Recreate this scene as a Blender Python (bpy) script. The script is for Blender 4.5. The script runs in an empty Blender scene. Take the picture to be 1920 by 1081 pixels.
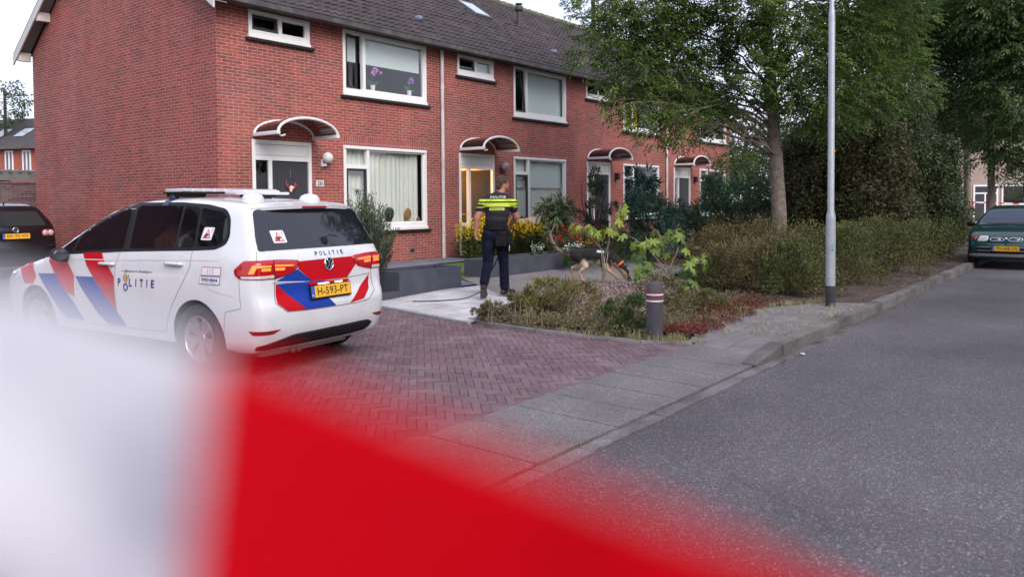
import bpy, bmesh, math, random
import numpy as np
from mathutils import Vector, Matrix
from mathutils.bvhtree import BVHTree
R_ = math.radians
sc = bpy.context.scene
COL = sc.collection
rng = np.random.default_rng(7)
random.seed(7)

# ---------------------------------------------------------------- camera
FPX, PITCH, ROLL, PYC, CAMH = 1464.516, 0.0313, 0.0074, 423.846, 1.57
cs, sn = math.cos(ROLL), math.sin(ROLL)
CR = Vector((1, 0, 0)); CU = Vector((0, math.sin(PITCH), math.cos(PITCH))); CF = Vector((0, math.cos(PITCH), -math.sin(PITCH)))
r2 = CR*cs - CU*sn; u2 = CR*sn + CU*cs
cam = bpy.data.cameras.new('camera'); cam_o = bpy.data.objects.new('camera', cam); COL.objects.link(cam_o)
m = Matrix.Identity(4)
for i in range(3):
    m[i][0] = r2[i]; m[i][1] = u2[i]; m[i][2] = -CF[i]
m[2][3] = CAMH
cam_o.matrix_world = m
cam.sensor_width = 36; cam.lens = FPX*36/1920; cam.shift_y = -(540.5-PYC)/1920
cam.clip_start = 0.02; cam.clip_end = 3000
cam.dof.use_dof = True; cam.dof.focus_distance = 10.0; cam.dof.aperture_fstop = 2.8
sc.camera = cam_o

# ---------------------------------------------------------------- sky, sun, exposure
SUN_EL, SUN_AZ = R_(38), R_(150)       # azimuth clockwise from +Y: behind and to the right of the camera
wd = bpy.data.worlds.new('World'); sc.world = wd; wd.use_nodes = True
nt = wd.node_tree; nt.nodes.clear()
out = nt.nodes.new('ShaderNodeOutputWorld'); sky = nt.nodes.new('ShaderNodeTexSky')
sky.sky_type = 'NISHITA'; sky.sun_disc = False; sky.sun_elevation = SUN_EL; sky.sun_rotation = SUN_AZ
sky.dust_density = 3.0; sky.air_density = 1.0
bg1 = nt.nodes.new('ShaderNodeBackground'); bg1.inputs[1].default_value = 0.05
bg2 = nt.nodes.new('ShaderNodeBackground'); bg2.inputs[0].default_value = (0.785, 0.80, 0.99, 1); bg2.inputs[1].default_value = 0.62
add = nt.nodes.new('ShaderNodeAddShader')
nt.links.new(sky.outputs[0], bg1.inputs[0]); nt.links.new(bg1.outputs[0], add.inputs[0]); nt.links.new(bg2.outputs[0], add.inputs[1]); nt.links.new(add.outputs[0], out.inputs[0])
sl = bpy.data.lights.new('sun', 'SUN'); sl.energy = 1.5; sl.angle = R_(40); sl.color = (1, 0.95, 0.9)
so = bpy.data.objects.new('sun', sl); COL.objects.link(so)
sd = Vector((math.sin(SUN_AZ)*math.cos(SUN_EL), math.cos(SUN_AZ)*math.cos(SUN_EL), math.sin(SUN_EL)))
so.rotation_euler = sd.to_track_quat('Z', 'Y').to_euler(); so.location = (0, -10, 30)
sc.view_settings.view_transform = 'Standard'; sc.view_settings.look = 'None'; sc.view_settings.gamma = 1; sc.view_settings.exposure = 0.78
sc.cycles.use_denoising = True
sc.cycles.max_bounces = 8; sc.cycles.transparent_max_bounces = 24; sc.cycles.sample_clamp_indirect = 4.0
try: sc.cycles.denoiser = 'OPENIMAGEDENOISE'
except Exception: pass

# ---------------------------------------------------------------- frames of reference
ANG = R_(38.2483)
OX, OY = -5.5224, 14.7475
AX = Vector((math.sin(ANG), math.cos(ANG), 0)); BX = Vector((-math.cos(ANG), math.sin(ANG), 0))
ROTF = math.pi/2 - ANG                 # street frame: a along the row of houses, b away from the street
def L(a, b, z=0.0): return Vector((OX, OY, 0)) + AX*a + BX*b + Vector((0, 0, z))
UNIT = 6.022

# ---------------------------------------------------------------- object helpers
def tag(o, label=None, cat=None, group=None, kind=None):
    if label: o['label'] = label
    if cat: o['category'] = cat
    if group: o['group'] = group
    if kind: o['kind'] = kind
    return o
def thing(name, label, cat, loc=(0, 0, 0), rotz=0.0, group=None):
    o = bpy.data.objects.new(name, None); COL.objects.link(o); o.empty_display_size = .2
    o.location = loc; o.rotation_euler = (0, 0, rotz)
    return tag(o, label, cat, group)
def link_mesh(name, verts, faces, mats, parent=None, mi=None, smooth=False, loc=None):
    me = bpy.data.meshes.new(name)
    me.from_pydata([tuple(v) for v in verts], [], [tuple(f) for f in faces])
    o = bpy.data.objects.new(name, me); COL.objects.link(o)
    for mm in (mats if isinstance(mats, (list, tuple)) else [mats]): me.materials.append(mm)
    if mi is not None: me.polygons.foreach_set('material_index', np.asarray(mi, dtype=np.int32))
    if smooth: me.polygons.foreach_set('use_smooth', np.ones(len(me.polygons), dtype=bool))
    me.update()
    if parent: o.parent = parent
    if loc is not None: o.location = loc
    return o
def np_mesh(name, V, nper, mat, parent=None, loc=None, smooth=False):
    """V: (n*nper,3) verts, one polygon of nper verts each."""
    V = np.asarray(V, dtype=np.float32).reshape(-1, 3); n = len(V)//nper
    me = bpy.data.meshes.new(name); me.vertices.add(n*nper); me.loops.add(n*nper); me.polygons.add(n)
    me.vertices.foreach_set('co', V.ravel()); me.loops.foreach_set('vertex_index', np.arange(n*nper, dtype=np.int32))
    me.polygons.foreach_set('loop_start', np.arange(0, n*nper, nper, dtype=np.int32))
    try: me.polygons.foreach_set('loop_total', np.full(n, nper, dtype=np.int32))
    except Exception: pass
    me.update(calc_edges=True); me.validate()
    if isinstance(mat, (list, tuple)):
        for q in mat: me.materials.append(q)
    else: me.materials.append(mat)
    o = bpy.data.objects.new(name, me); COL.objects.link(o)
    if parent: o.parent = parent
    if loc is not None: o.location = loc
    return o

class MB:
    def __init__(s): s.v = []; s.f = []; s.m = []
    def add(s, vs, fs, m=0):
        k = len(s.v); s.v += [tuple(v) for v in vs]; s.f += [tuple(i+k for i in f) for f in fs]; s.m += [m]*len(fs); return s
    def box(s, x0, x1, y0, y1, z0, z1, m=0, bev=0.0):
        if bev > 0:
            b = min(bev, abs(x1-x0)*.4, abs(y1-y0)*.4, abs(z1-z0)*.4)
            bm = bmesh.new(); bmesh.ops.create_cube(bm, size=1)
            for v in bm.verts: v.co = Vector(((x0+x1)/2+v.co.x*(x1-x0), (y0+y1)/2+v.co.y*(y1-y0), (z0+z1)/2+v.co.z*(z1-z0)))
            bmesh.ops.bevel(bm, geom=bm.edges[:], offset=b, segments=2, profile=.6, affect='EDGES')
            bm.verts.index_update()
            s.add([v.co for v in bm.verts], [[v.index for v in f.verts] for f in bm.faces], m); bm.free(); return s
        vs = [(x, y, z) for z in (z0, z1) for y in (y0, y1) for x in (x0, x1)]
        return s.add(vs, [(0, 2, 3, 1), (4, 5, 7, 6), (0, 1, 5, 4), (2, 6, 7, 3), (0, 4, 6, 2), (1, 3, 7, 5)], m)
    def quad(s, a, b, c, d, m=0): return s.add([a, b, c, d], [(0, 1, 2, 3)], m)
    def poly(s, pts, m=0): return s.add(pts, [tuple(range(len(pts)))], m)
    def tube(s, pts, rad, n=8, m=0, caps=True, flat=None):
        pts = [Vector(p) for p in pts]; rs = rad if isinstance(rad, (list, tuple)) else [rad]*len(pts)
        vs = []; up = None
        for i, p in enumerate(pts):
            t = (pts[min(i+1, len(pts)-1)]-pts[max(i-1, 0)])
            if t.length < 1e-9: t = Vector((0, 0, 1))
            t.normalize()
            if up is None: up = t.orthogonal().normalized()
            else:
                up = up - t*up.dot(t)
                up = up.normalized() if up.length > 1e-6 else t.orthogonal().normalized()
            w = t.cross(up)
            for k in range(n):
                a = 2*math.pi*k/n; vs.append(p + (up*math.cos(a)+w*math.sin(a))*rs[i])
        fs = [(i*n+k, i*n+(k+1) % n, (i+1)*n+(k+1) % n, (i+1)*n+k) for i in range(len(pts)-1) for k in range(n)]
        if caps: fs += [tuple(range(n))[::-1], tuple(range((len(pts)-1)*n, len(pts)*n))]
        return s.add(vs, fs, m)
    def lathe(s, prof, n=24, m=0, c=(0, 0, 0), axis='z', close=True):
        vs = []
        for r, h in prof:
            for k in range(n):
                a = 2*math.pi*k/n; p = (r*math.cos(a), r*math.sin(a), h)
                if axis == 'y': p = (p[0], h, p[1])
                elif axis == 'x': p = (h, p[0], p[1])
                vs.append((p[0]+c[0], p[1]+c[1], p[2]+c[2]))
        fs = [(i*n+k, i*n+(k+1) % n, (i+1)*n+(k+1) % n, (i+1)*n+k) for i in range(len(prof)-1) for k in range(n)]
        if close: fs += [tuple(range(n))[::-1], tuple(range((len(prof)-1)*n, len(prof)*n))]
        return s.add(vs, fs, m)
    def sphere(s, c, r, n=12, m=0, sc3=(1, 1, 1)):
        prof = [(max(1e-4, math.sin(math.pi*i/n))*r, -math.cos(math.pi*i/n)*r) for i in range(n+1)]
        k = len(s.v); s.lathe(prof, n*2, m)
        for i in range(k, len(s.v)):
            p = s.v[i]; s.v[i] = (p[0]*sc3[0]+c[0], p[1]*sc3[1]+c[1], p[2]*sc3[2]+c[2])
        return s
    def xform(s, M, k=0):
        s.v = s.v[:k] + [tuple(M @ Vector(p)) for p in s.v[k:]]; return s
    def build(s, name, mats, parent=None, smooth=False, loc=None, autosmooth=None):
        o = link_mesh(name, s.v, s.f, mats, parent, s.m, smooth, loc)
        if autosmooth:
            me = o.data; me.polygons.foreach_set('use_smooth', np.ones(len(me.polygons), dtype=bool))
            bm = bmesh.new(); bm.from_mesh(me)
            for e in bm.edges:
                if len(e.link_faces) == 2 and e.calc_face_angle(0) > autosmooth: e.smooth = False
            bm.to_mesh(me); bm.free()
        return o

_txt = {}
def text2d(s, size=1.0, bold=0.0, space=1.0):
    key = (s, size, bold, space)
    if key in _txt: return _txt[key]
    cu = bpy.data.curves.new('lettering', 'FONT'); cu.body = s; cu.size = size; cu.offset = bold; cu.align_x = 'CENTER'; cu.align_y = 'CENTER'; cu.space_character = space; cu.resolution_u = 3
    o = bpy.data.objects.new('lettering', cu); COL.objects.link(o)
    dg = bpy.context.evaluated_depsgraph_get(); me = o.evaluated_get(dg).to_mesh()
    v = [tuple(p.co[:2]) for p in me.vertices]; f = [tuple(p.vertices) for p in me.polygons]
    o.evaluated_get(dg).to_mesh_clear(); bpy.data.objects.remove(o); bpy.data.curves.remove(cu)
    _txt[key] = (v, f); return v, f
def put_text(mb, s, size, fn, m=0, bold=0.0, space=1.0, width=None, height=None):
    v, f = text2d(s, 1.0, bold, space)
    xs = [p[0] for p in v]; ys = [p[1] for p in v]; cx = (max(xs)+min(xs))/2; cy = (max(ys)+min(ys))/2
    kx = ky = size
    if width: kx = width/(max(xs)-min(xs))
    if height: ky = height/(max(ys)-min(ys))
    mb.add([fn((p[0]-cx)*kx, (p[1]-cy)*ky) for p in v], f, m)

# ---------------------------------------------------------------- materials
def srgb(r, g, b):
    return tuple(((c/255+.055)/1.055)**2.4 if c > 10 else c/255/12.92 for c in (r, g, b))
MATS = {}
def mat(name, col=(.5, .5, .5), rough=.6, metal=0.0, noise=None, bump=None, spec=.5, coat=0.0, emit=None, estr=0.0, island=0.0, trans=0.0, alpha=1.0, coord='Object'):
    """noise = (scale, colour2, low, high); bump = (scale, strength, distance)"""
    if name in MATS: return MATS[name]
    mt = bpy.data.materials.new(name); mt.use_nodes = True; n = mt.node_tree.nodes; l = mt.node_tree.links; p = n['Principled BSDF']
    p.inputs['Base Color'].default_value = (*col, 1); p.inputs['Roughness'].default_value = rough; p.inputs['Metallic'].default_value = metal
    p.inputs['Specular IOR Level'].default_value = spec; p.inputs['Coat Weight'].default_value = coat; p.inputs['Coat Roughness'].default_value = .04
    if emit: p.inputs['Emission Color'].default_value = (*emit, 1); p.inputs['Emission Strength'].default_value = estr
    if alpha < 1: p.inputs['Alpha'].default_value = alpha
    tc = n.new('ShaderNodeTexCoord'); last = None
    def rgb(c): q = n.new('ShaderNodeRGB'); q.outputs[0].default_value = (*c, 1); return q.outputs[0]
    if noise:
        no = n.new('ShaderNodeTexNoise'); no.inputs['Scale'].default_value = noise[0]; no.inputs['Detail'].default_value = 6; no.inputs['Roughness'].default_value = .65
        l.new(tc.outputs[coord], no.inputs['Vector'])
        mr = n.new('ShaderNodeMapRange'); mr.inputs[1].default_value = noise[2]; mr.inputs[2].default_value = noise[3]; l.new(no.outputs[0], mr.inputs[0])
        mx = n.new('ShaderNodeMix'); mx.data_type = 'RGBA'; l.new(mr.outputs[0], mx.inputs[0]); l.new(rgb(col), mx.inputs[6]); l.new(rgb(noise[1]), mx.inputs[7]); last = mx.outputs[2]
    if island:
        ge = n.new('ShaderNodeNewGeometry'); mr = n.new('ShaderNodeMapRange'); mr.inputs[3].default_value = 1-island; mr.inputs[4].default_value = 1+island
        l.new(ge.outputs['Random Per Island'], mr.inputs[0])
        hs = n.new('ShaderNodeHueSaturation'); l.new(mr.outputs[0], hs.inputs['Value'])
        mr2 = n.new('ShaderNodeMapRange'); mr2.inputs[3].default_value = .5-.03*island; mr2.inputs[4].default_value = .5+.03*island
        wn = n.new('ShaderNodeTexWhiteNoise'); wn.noise_dimensions = '1D'; l.new(ge.outputs['Random Per Island'], wn.inputs['W']); l.new(wn.outputs[0], mr2.inputs[0]); l.new(mr2.outputs[0], hs.inputs['Hue'])
        l.new(last if last else rgb(col), hs.inputs['Color']); last = hs.outputs[0]
    if last: l.new(last, p.inputs['Base Color'])
    if bump:
        nb = n.new('ShaderNodeTexNoise'); nb.inputs['Scale'].default_value = bump[0]; nb.inputs['Detail'].default_value = 5; l.new(tc.outputs[coord], nb.inputs['Vector'])
        bu = n.new('ShaderNodeBump'); bu.inputs['Strength'].default_value = bump[1]; bu.inputs['Distance'].default_value = bump[2]; l.new(nb.outputs[0], bu.inputs['Height']); l.new(bu.outputs[0], p.inputs['Normal'])
    if trans:
        tr = n.new('ShaderNodeBsdfTranslucent'); ms = n.new('ShaderNodeMixShader'); ms.inputs[0].default_value = trans
        if last: l.new(last, tr.inputs[0])
        else: tr.inputs[0].default_value = (*col, 1)
        l.new(p.outputs[0], ms.inputs[1]); l.new(tr.outputs[0], ms.inputs[2]); l.new(ms.outputs[0], n['Material Output'].inputs[0])
    MATS[name] = mt; return mt
def glass(name, tint=(.9, .95, .95), refl=1.0, see=1.0):
    mt = bpy.data.materials.new(name); mt.use_nodes = True; n = mt.node_tree.nodes; l = mt.node_tree.links; n.remove(n['Principled BSDF'])
    tr = n.new('ShaderNodeBsdfTransparent'); tr.inputs[0].default_value = (*[c*see for c in tint], 1)
    gl = n.new('ShaderNodeBsdfGlossy'); gl.inputs['Roughness'].default_value = .015
    fr = n.new('ShaderNodeFresnel'); fr.inputs[0].default_value = 1.5
    mu = n.new('ShaderNodeMath'); mu.operation = 'MULTIPLY_ADD'; mu.inputs[1].default_value = refl; mu.inputs[2].default_value = .02; mu.use_clamp = True; l.new(fr.outputs[0], mu.inputs[0])
    ge = n.new('ShaderNodeNewGeometry'); ir = n.new('ShaderNodeMapRange'); ir.inputs[3].default_value = 1.5; ir.inputs[4].default_value = 1/1.5; l.new(ge.outputs['Backfacing'], ir.inputs[0]); l.new(ir.outputs[0], fr.inputs[0])
    ms = n.new('ShaderNodeMixShader'); l.new(mu.outputs[0], ms.inputs[0]); l.new(tr.outputs[0], ms.inputs[1]); l.new(gl.outputs[0], ms.inputs[2]); l.new(ms.outputs[0], n['Material Output'].inputs[0])
    MATS[name] = mt; return mt
def brick_mat(name, c1, c2, mortar, dark, bw=.2225, rh=.0625, ms=.011, vertical=False, patch=(.55, .42, .43), patch_k=.25):
    """brick courses in object coordinates: u = x - y (runs round a corner unbroken), v = z"""
    mt = bpy.data.materials.new(name); mt.use_nodes = True; n = mt.node_tree.nodes; l = mt.node_tree.links; p = n['Principled BSDF']
    tc = n.new('ShaderNodeTexCoord'); sp = n.new('ShaderNodeSeparateXYZ'); l.new(tc.outputs['Object'], sp.inputs[0])
    su = n.new('ShaderNodeMath'); su.operation = 'SUBTRACT'; l.new(sp.outputs[0], su.inputs[0]); l.new(sp.outputs[1], su.inputs[1])
    cb = n.new('ShaderNodeCombineXYZ')
    if vertical: l.new(sp.outputs[2], cb.inputs[0]); l.new(su.outputs[0], cb.inputs[1])
    else: l.new(su.outputs[0], cb.inputs[0]); l.new(sp.outputs[2], cb.inputs[1])
    wob = n.new('ShaderNodeTexNoise'); wob.inputs['Scale'].default_value = 9; l.new(tc.outputs['Object'], wob.inputs['Vector'])
    wm = n.new('ShaderNodeVectorMath'); wm.operation = 'MULTIPLY_ADD'; wm.inputs[1].default_value = (.006, .006, 0); l.new(wob.outputs[1], wm.inputs[0]); l.new(cb.outputs[0], wm.inputs[2])
    br = n.new('ShaderNodeTexBrick'); br.offset = .5 if not vertical else 0; br.squash = 1
    br.inputs['Scale'].default_value = 1; br.inputs['Brick Width'].default_value = bw; br.inputs['Row Height'].default_value = rh; br.inputs['Mortar Size'].default_value = ms*.5; br.inputs['Mortar Smooth'].default_value = .15; br.inputs['Bias'].default_value = -.1
    br.inputs['Color1'].default_value = (*c1, 1); br.inputs['Color2'].default_value = (*c2, 1); br.inputs['Mortar'].default_value = (*mortar, 1)
    l.new(wm.outputs[0], br.inputs['Vector'])
    # darker fired bricks: one random value per brick
    br2 = n.new('ShaderNodeTexBrick'); br2.offset = .5 if not vertical else 0
    for k in ('Scale', 'Brick Width', 'Row Height', 'Mortar Smooth'): br2.inputs[k].default_value = br.inputs[k].default_value
    br2.inputs['Mortar Size'].default_value = 0; br2.inputs['Color1'].default_value = (0, 0, 0, 1); br2.inputs['Color2'].default_value = (1, 1, 1, 1); br2.inputs['Mortar'].default_value = (0, 0, 0, 1)
    vo = n.new('ShaderNodeVectorMath'); vo.operation = 'ADD'; vo.inputs[1].default_value = (bw*40, rh*26, 0); l.new(wm.outputs[0], vo.inputs[0]); l.new(vo.outputs[0], br2.inputs['Vector'])
    # weathering in big soft patches
    wn = n.new('ShaderNodeTexNoise'); wn.inputs['Scale'].default_value = .55; wn.inputs['Detail'].default_value = 5; l.new(tc.outputs['Object'], wn.inputs['Vector'])
    mr = n.new('ShaderNodeMapRange'); mr.inputs[1].default_value = .62; mr.inputs[2].default_value = 1.05; mr.inputs[4].default_value = .85
    ad = n.new('ShaderNodeMath'); ad.operation = 'MULTIPLY_ADD'; ad.inputs[1].default_value = .55; l.new(br2.outputs[0], ad.inputs[0]); l.new(wn.outputs[0], ad.inputs[2]); l.new(ad.outputs[0], mr.inputs[0])
    mx = n.new('ShaderNodeMix'); mx.data_type = 'RGBA'; l.new(mr.outputs[0], mx.inputs[0]); l.new(br.outputs[0], mx.inputs[6]); mx.inputs[7].default_value = (*dark, 1)
    mo = n.new('ShaderNodeMix'); mo.data_type = 'RGBA'; l.new(br.outputs[1], mo.inputs[0]); l.new(mx.outputs[2], mo.inputs[6]); mo.inputs[7].default_value = (*mortar, 1)
    wn2 = n.new('ShaderNodeTexNoise'); wn2.inputs['Scale'].default_value = .38; wn2.inputs['Detail'].default_value = 7; wn2.inputs['Roughness'].default_value = .7
    vo2 = n.new('ShaderNodeVectorMath'); vo2.operation = 'ADD'; vo2.inputs[1].default_value = (17, 5, 3); l.new(tc.outputs['Object'], vo2.inputs[0]); l.new(vo2.outputs[0], wn2.inputs['Vector'])
    mr2 = n.new('ShaderNodeMapRange'); mr2.inputs[1].default_value = .5; mr2.inputs[2].default_value = .75; mr2.inputs[4].default_value = patch_k; l.new(wn2.outputs[0], mr2.inputs[0])
    mp = n.new('ShaderNodeMix'); mp.data_type = 'RGBA'; l.new(mr2.outputs[0], mp.inputs[0]); l.new(mo.outputs[2], mp.inputs[6]); mp.inputs[7].default_value = (*patch, 1)
    sm_ = n.new('ShaderNodeMapping'); sm_.inputs['Scale'].default_value = (2.2, 2.2, .16); l.new(tc.outputs['Object'], sm_.inputs[0])
    sn_ = n.new('ShaderNodeTexNoise'); sn_.inputs['Scale'].default_value = 1; sn_.inputs['Detail'].default_value = 6; sn_.inputs['Roughness'].default_value = .7; l.new(sm_.outputs[0], sn_.inputs['Vector'])
    fn_ = n.new('ShaderNodeTexNoise'); fn_.inputs['Scale'].default_value = 14; fn_.inputs['Detail'].default_value = 4; l.new(tc.outputs['Object'], fn_.inputs['Vector'])
    m1_ = n.new('ShaderNodeMapRange'); m1_.inputs[1].default_value = .35; m1_.inputs[2].default_value = .7; m1_.inputs[3].default_value = 1.06; m1_.inputs[4].default_value = .86; l.new(sn_.outputs[0], m1_.inputs[0])
    m2_ = n.new('ShaderNodeMapRange'); m2_.inputs[1].default_value = .3; m2_.inputs[2].default_value = .7; m2_.inputs[3].default_value = .80; m2_.inputs[4].default_value = 1.2; l.new(fn_.outputs[0], m2_.inputs[0])
    mm_ = n.new('ShaderNodeMath'); mm_.operation = 'MULTIPLY'; l.new(m1_.outputs[0], mm_.inputs[0]); l.new(m2_.outputs[0], mm_.inputs[1])
    sv_ = n.new('ShaderNodeVectorMath'); sv_.operation = 'SCALE'; l.new(mp.outputs[2], sv_.inputs[0]); l.new(mm_.outputs[0], sv_.inputs['Scale'])
    l.new(sv_.outputs[0], p.inputs['Base Color']); p.inputs['Roughness'].default_value = .85
    bu = n.new('ShaderNodeBump'); bu.inputs['Strength'].default_value = .6; bu.inputs['Distance'].default_value = .006; bu.invert = True; l.new(br.outputs[1], bu.inputs['Height']); l.new(bu.outputs[0], p.inputs['Normal'])
    MATS[name] = mt; return mt

BRICK = brick_mat('red_brick', (.318, .064, .052), (.392, .084, .062), (.40, .28, .25), (.19, .052, .048), patch=(.46, .30, .29), patch_k=.22)
BRICKV = brick_mat('red_brick_upright', (.30, .062, .055), (.36, .08, .065), (.42, .30, .28), (.2, .05, .05), vertical=True)
WHITE = mat('white_frame_paint', (.80, .79, .80), .35, noise=(3, (.72, .71, .71), .5, .8))
WHITE2 = mat('white_plastic', (.74, .74, .75), .4)
DARKF = mat('dark_casement', (.035, .035, .045), .4)
SILL = mat('glazed_sill_brick', (.012, .010, .010), .35, noise=(18, (.04, .03, .03), .45, .7))
TILE = mat('roof_tile', (.034, .026, .027), .75, noise=(1.3, (.070, .052, .050), .48, .72), bump=(25, .5, .01))
ZINC = mat('dark_gutter', (.06, .055, .06), .5, noise=(4, (.12, .11, .115), .45, .7))
PIPE = mat('downpipe_plastic', (.62, .58, .58), .5, noise=(2, (.45, .40, .39), .45, .7))
PANE = glass('window_glass', (.95, .97, .97), 2.0)
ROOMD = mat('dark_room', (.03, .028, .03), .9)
NET = mat('net_curtain', (.82, .84, .78), .9, noise=(2, (.74, .77, .72), .4, .7), trans=.15)
BLIND = mat('pale_blind', (.74, .83, .81), .8, trans=.1)
SMOKE = glass('smoked_plastic', (.075, .06, .058), 1.8)
CONC = mat('concrete', (.30, .29, .30), .9, noise=(9, (.22, .21, .22), .4, .7), bump=(60, .4, .004))
# ================================================================ the row of houses
def arc(cx, z0, half, rise, y, n=14):
    return [(cx+half*math.cos(math.pi*(1-i/n)), y, z0+rise*math.sin(math.pi*i/n)) for i in range(n+1)]
def facade(mb, x0, x1, z0, z1, holes, depth=.11):
    xs = sorted({x0, x1, *[h[0] for h in holes], *[h[1] for h in holes]}); zs = sorted({z0, z1, *[h[2] for h in holes], *[h[3] for h in holes]})
    for i in range(len(xs)-1):
        for k in range(len(zs)-1):
            cx, cz = (xs[i]+xs[i+1])/2, (zs[k]+zs[k+1])/2
            if any(h[0] < cx < h[1] and h[2] < cz < h[3] for h in holes): continue
            mb.quad((xs[i], 0, zs[k]), (xs[i+1], 0, zs[k]), (xs[i+1], 0, zs[k+1]), (xs[i], 0, zs[k+1]))
    for a, b, c, d in holes:
        mb.quad((a, 0, c), (a, 0, d), (a, depth, d), (a, depth, c)); mb.quad((b, 0, c), (b, depth, c), (b, depth, d), (b, 0, d))
        mb.quad((a, 0, d), (b, 0, d), (b, depth, d), (a, depth, d)); mb.quad((a, 0, c), (a, depth, c), (b, depth, c), (b, 0, c))
def frame_box(mb, x0, x1, z0, z1, w, y0, y1, bottom=None):
    bt = bottom if bottom else w
    mb.box(x0, x0+w, y0, y1, z0, z1); mb.box(x1-w, x1, y0, y1, z0, z1)
    mb.box(x0+w, x1-w, y0, y1, z1-w, z1); mb.box(x0+w, x1-w, y0, y1, z0, z0+bt)
def pleats(mb, x0, x1, z0, z1, y, amp, step, slope=0):
    n = max(4, int((x1-x0)/step*6)); pts = []
    for i in range(n+1):
        x = x0+(x1-x0)*i/n
        pts.append((x, y+amp*math.sin(i*math.pi/3+.9*math.sin(x*5.1))*(.65+.35*math.sin(x*7.7))+amp*.7*math.sin(x*9+1.3)))
    for i in range(n):
        (a, ya), (b, yb) = pts[i], pts[i+1]; mb.quad((a, ya, z0), (b, yb, z0), (b, yb, z1), (a, ya, z1))
def window(house, x0, x1, z0, z1, mull, transom=None, tilt=None, curtain='net', sash_left=True, swing=0.0):
    f = MB(); w = .075; yf, yb = -.012, .085
    frame_box(f, x0, x1, z0, z1, w, yf, yb, .10)
    f.box(x0+.012, x1-.012, yf-.022, yf-.002, z1-w+.012, z1-.012)       # head drip moulding
    f.box(mull-w*.5, mull+w*.5, yf+.004, yb-.004, z0+.10, z1-w)
    if transom: f.box(x0+w, mull-w*.5, yf+.004, yb-.004, transom-.045, transom+.045)
    # inner bead round the fixed pane
    frame_box(f, mull+w*.5, x1-w, z0+.10, z1-w, .028, yf+.030, yb-.010)
    w_o = f.build('window', WHITE, house)
    s = MB(); s.box(x0-.02, x1+.0, -.055, .02, z0-.062, z0-.002, bev=.006); s.build('sill_board', WHITE, w_o)
    s = MB(); n = int((x1-x0+.2)/.075)
    for i in range(n):
        a = x0-.07+i*(x1-x0+.17)/n; s.box(a, a+(x1-x0+.17)/n-.012, -.075, .02, z0-.125, z0-.066, bev=.006)
    s.build('sill', SILL, w_o)
    p = MB()
    def pq(q_, a_, b_, y_, c_, d_): q_.quad((a_, y_, c_), (b_, y_, c_), (b_, y_, d_), (a_, y_, d_))
    pq(p, mull+w*.5+.02, x1-w-.02, .038, z0+.12, z1-w-.02)
    if transom: pq(p, x0+w, mull-w*.5, .038, transom+.045, z1-w)
    p.build('pane', PANE, w_o)
    # opening casement in a dark sash
    c = MB(); ca, cb, cz0, cz1 = x0+w, mull-w*.5, z0+.10, (transom-.045 if transom else z1-w)
    frame_box(c, ca+.004, cb-.004, cz0+.004, cz1-.004, .05, .0, .05, .055)
    co = c.build('casement', DARKF, w_o)
    g = MB(); pq(g, ca+.05, cb-.05, .026, cz0+.055, cz1-.05)
    g_o = g.build('casement_pane', PANE, w_o)
    for q in (co, g_o):
        if tilt:      # top-hung / bottom-hung: lean inwards about the bottom edge
            q.location = (0, 0, cz0); q.data.transform(Matrix.Translation((0, 0, -cz0))); q.rotation_euler = (-tilt, 0, 0)
        elif swing:
            q.location = (ca, .02, 0); q.data.transform(Matrix.Translation((-ca, -.02, 0))); q.rotation_euler = (0, 0, swing)
    # what stands behind the glass
    yc = .17
    if curtain == 'net':
        k = MB(); pleats(k, x0+.03, x1-.14, z0+.03, z1-.02, yc, .028, .15); k.build('net_curtain', NET, w_o)
    elif curtain == 'halfblind':
        k = MB(); k.box(mull, x1-.10, yc-.02, yc-.014, z0+(z1-z0)*.52, z1-.02); k.box(x0+.03, mull-.12, yc-.02, yc-.014, z0+(z1-z0)*.52, z1-.02); k.build('roller_blind', BLIND, w_o)
    elif curtain == 'blind':
        k = MB(); k.box(mull, x1-.05, yc-.02, yc-.014, z0+.03, z1-.02); k.build('roller_blind', BLIND, w_o)
    elif curtain == 'scallop':
        k = MB(); zt = z0+.88*(z1-z0)*.62
        for a, b in ((x0+.03, mull-.02), (mull+.02, x1-.05)):
            n = 9*int(max(2, (b-a)/.16)); top = z1-.02
            for i in range(n):
                xa, xb = a+(b-a)*i/n, a+(b-a)*(i+1)/n
                za, zb = [zt-.045*abs(math.sin(math.pi*t/9)) for t in (i, i+1)]
                k.quad((xa, yc-.03, za), (xb, yc-.03, zb), (xb, yc-.03, top), (xa, yc-.03, top))
        k.build('scalloped_blind', BLIND, w_o)
        k = MB(); pleats(k, x0+.03, x1-.05, z0+.03, zt, yc+.02, .018, .10); k.build('net_curtain', NET, w_o)
    elif curtain == 'yellow':
        k = MB(); pleats(k, x0+.05, x0+1.25, z0+.03, z1-.02, yc, .03, .14); k.build('curtain', mat('yellow_curtain', (.62, .42, .06), .9), w_o)
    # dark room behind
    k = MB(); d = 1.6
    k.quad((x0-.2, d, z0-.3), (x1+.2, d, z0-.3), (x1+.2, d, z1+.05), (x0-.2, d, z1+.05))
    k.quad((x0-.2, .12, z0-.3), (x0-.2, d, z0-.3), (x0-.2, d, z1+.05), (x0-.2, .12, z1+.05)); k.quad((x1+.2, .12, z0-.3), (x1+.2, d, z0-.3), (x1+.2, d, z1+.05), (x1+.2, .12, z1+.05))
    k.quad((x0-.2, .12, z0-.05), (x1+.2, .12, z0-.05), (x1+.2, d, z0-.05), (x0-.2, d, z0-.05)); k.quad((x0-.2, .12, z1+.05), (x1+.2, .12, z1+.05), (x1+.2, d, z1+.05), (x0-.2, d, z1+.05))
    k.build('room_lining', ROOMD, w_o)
    return w_o
EAVE, WD, ROOFK = 5.386, 8.442, .69
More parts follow.
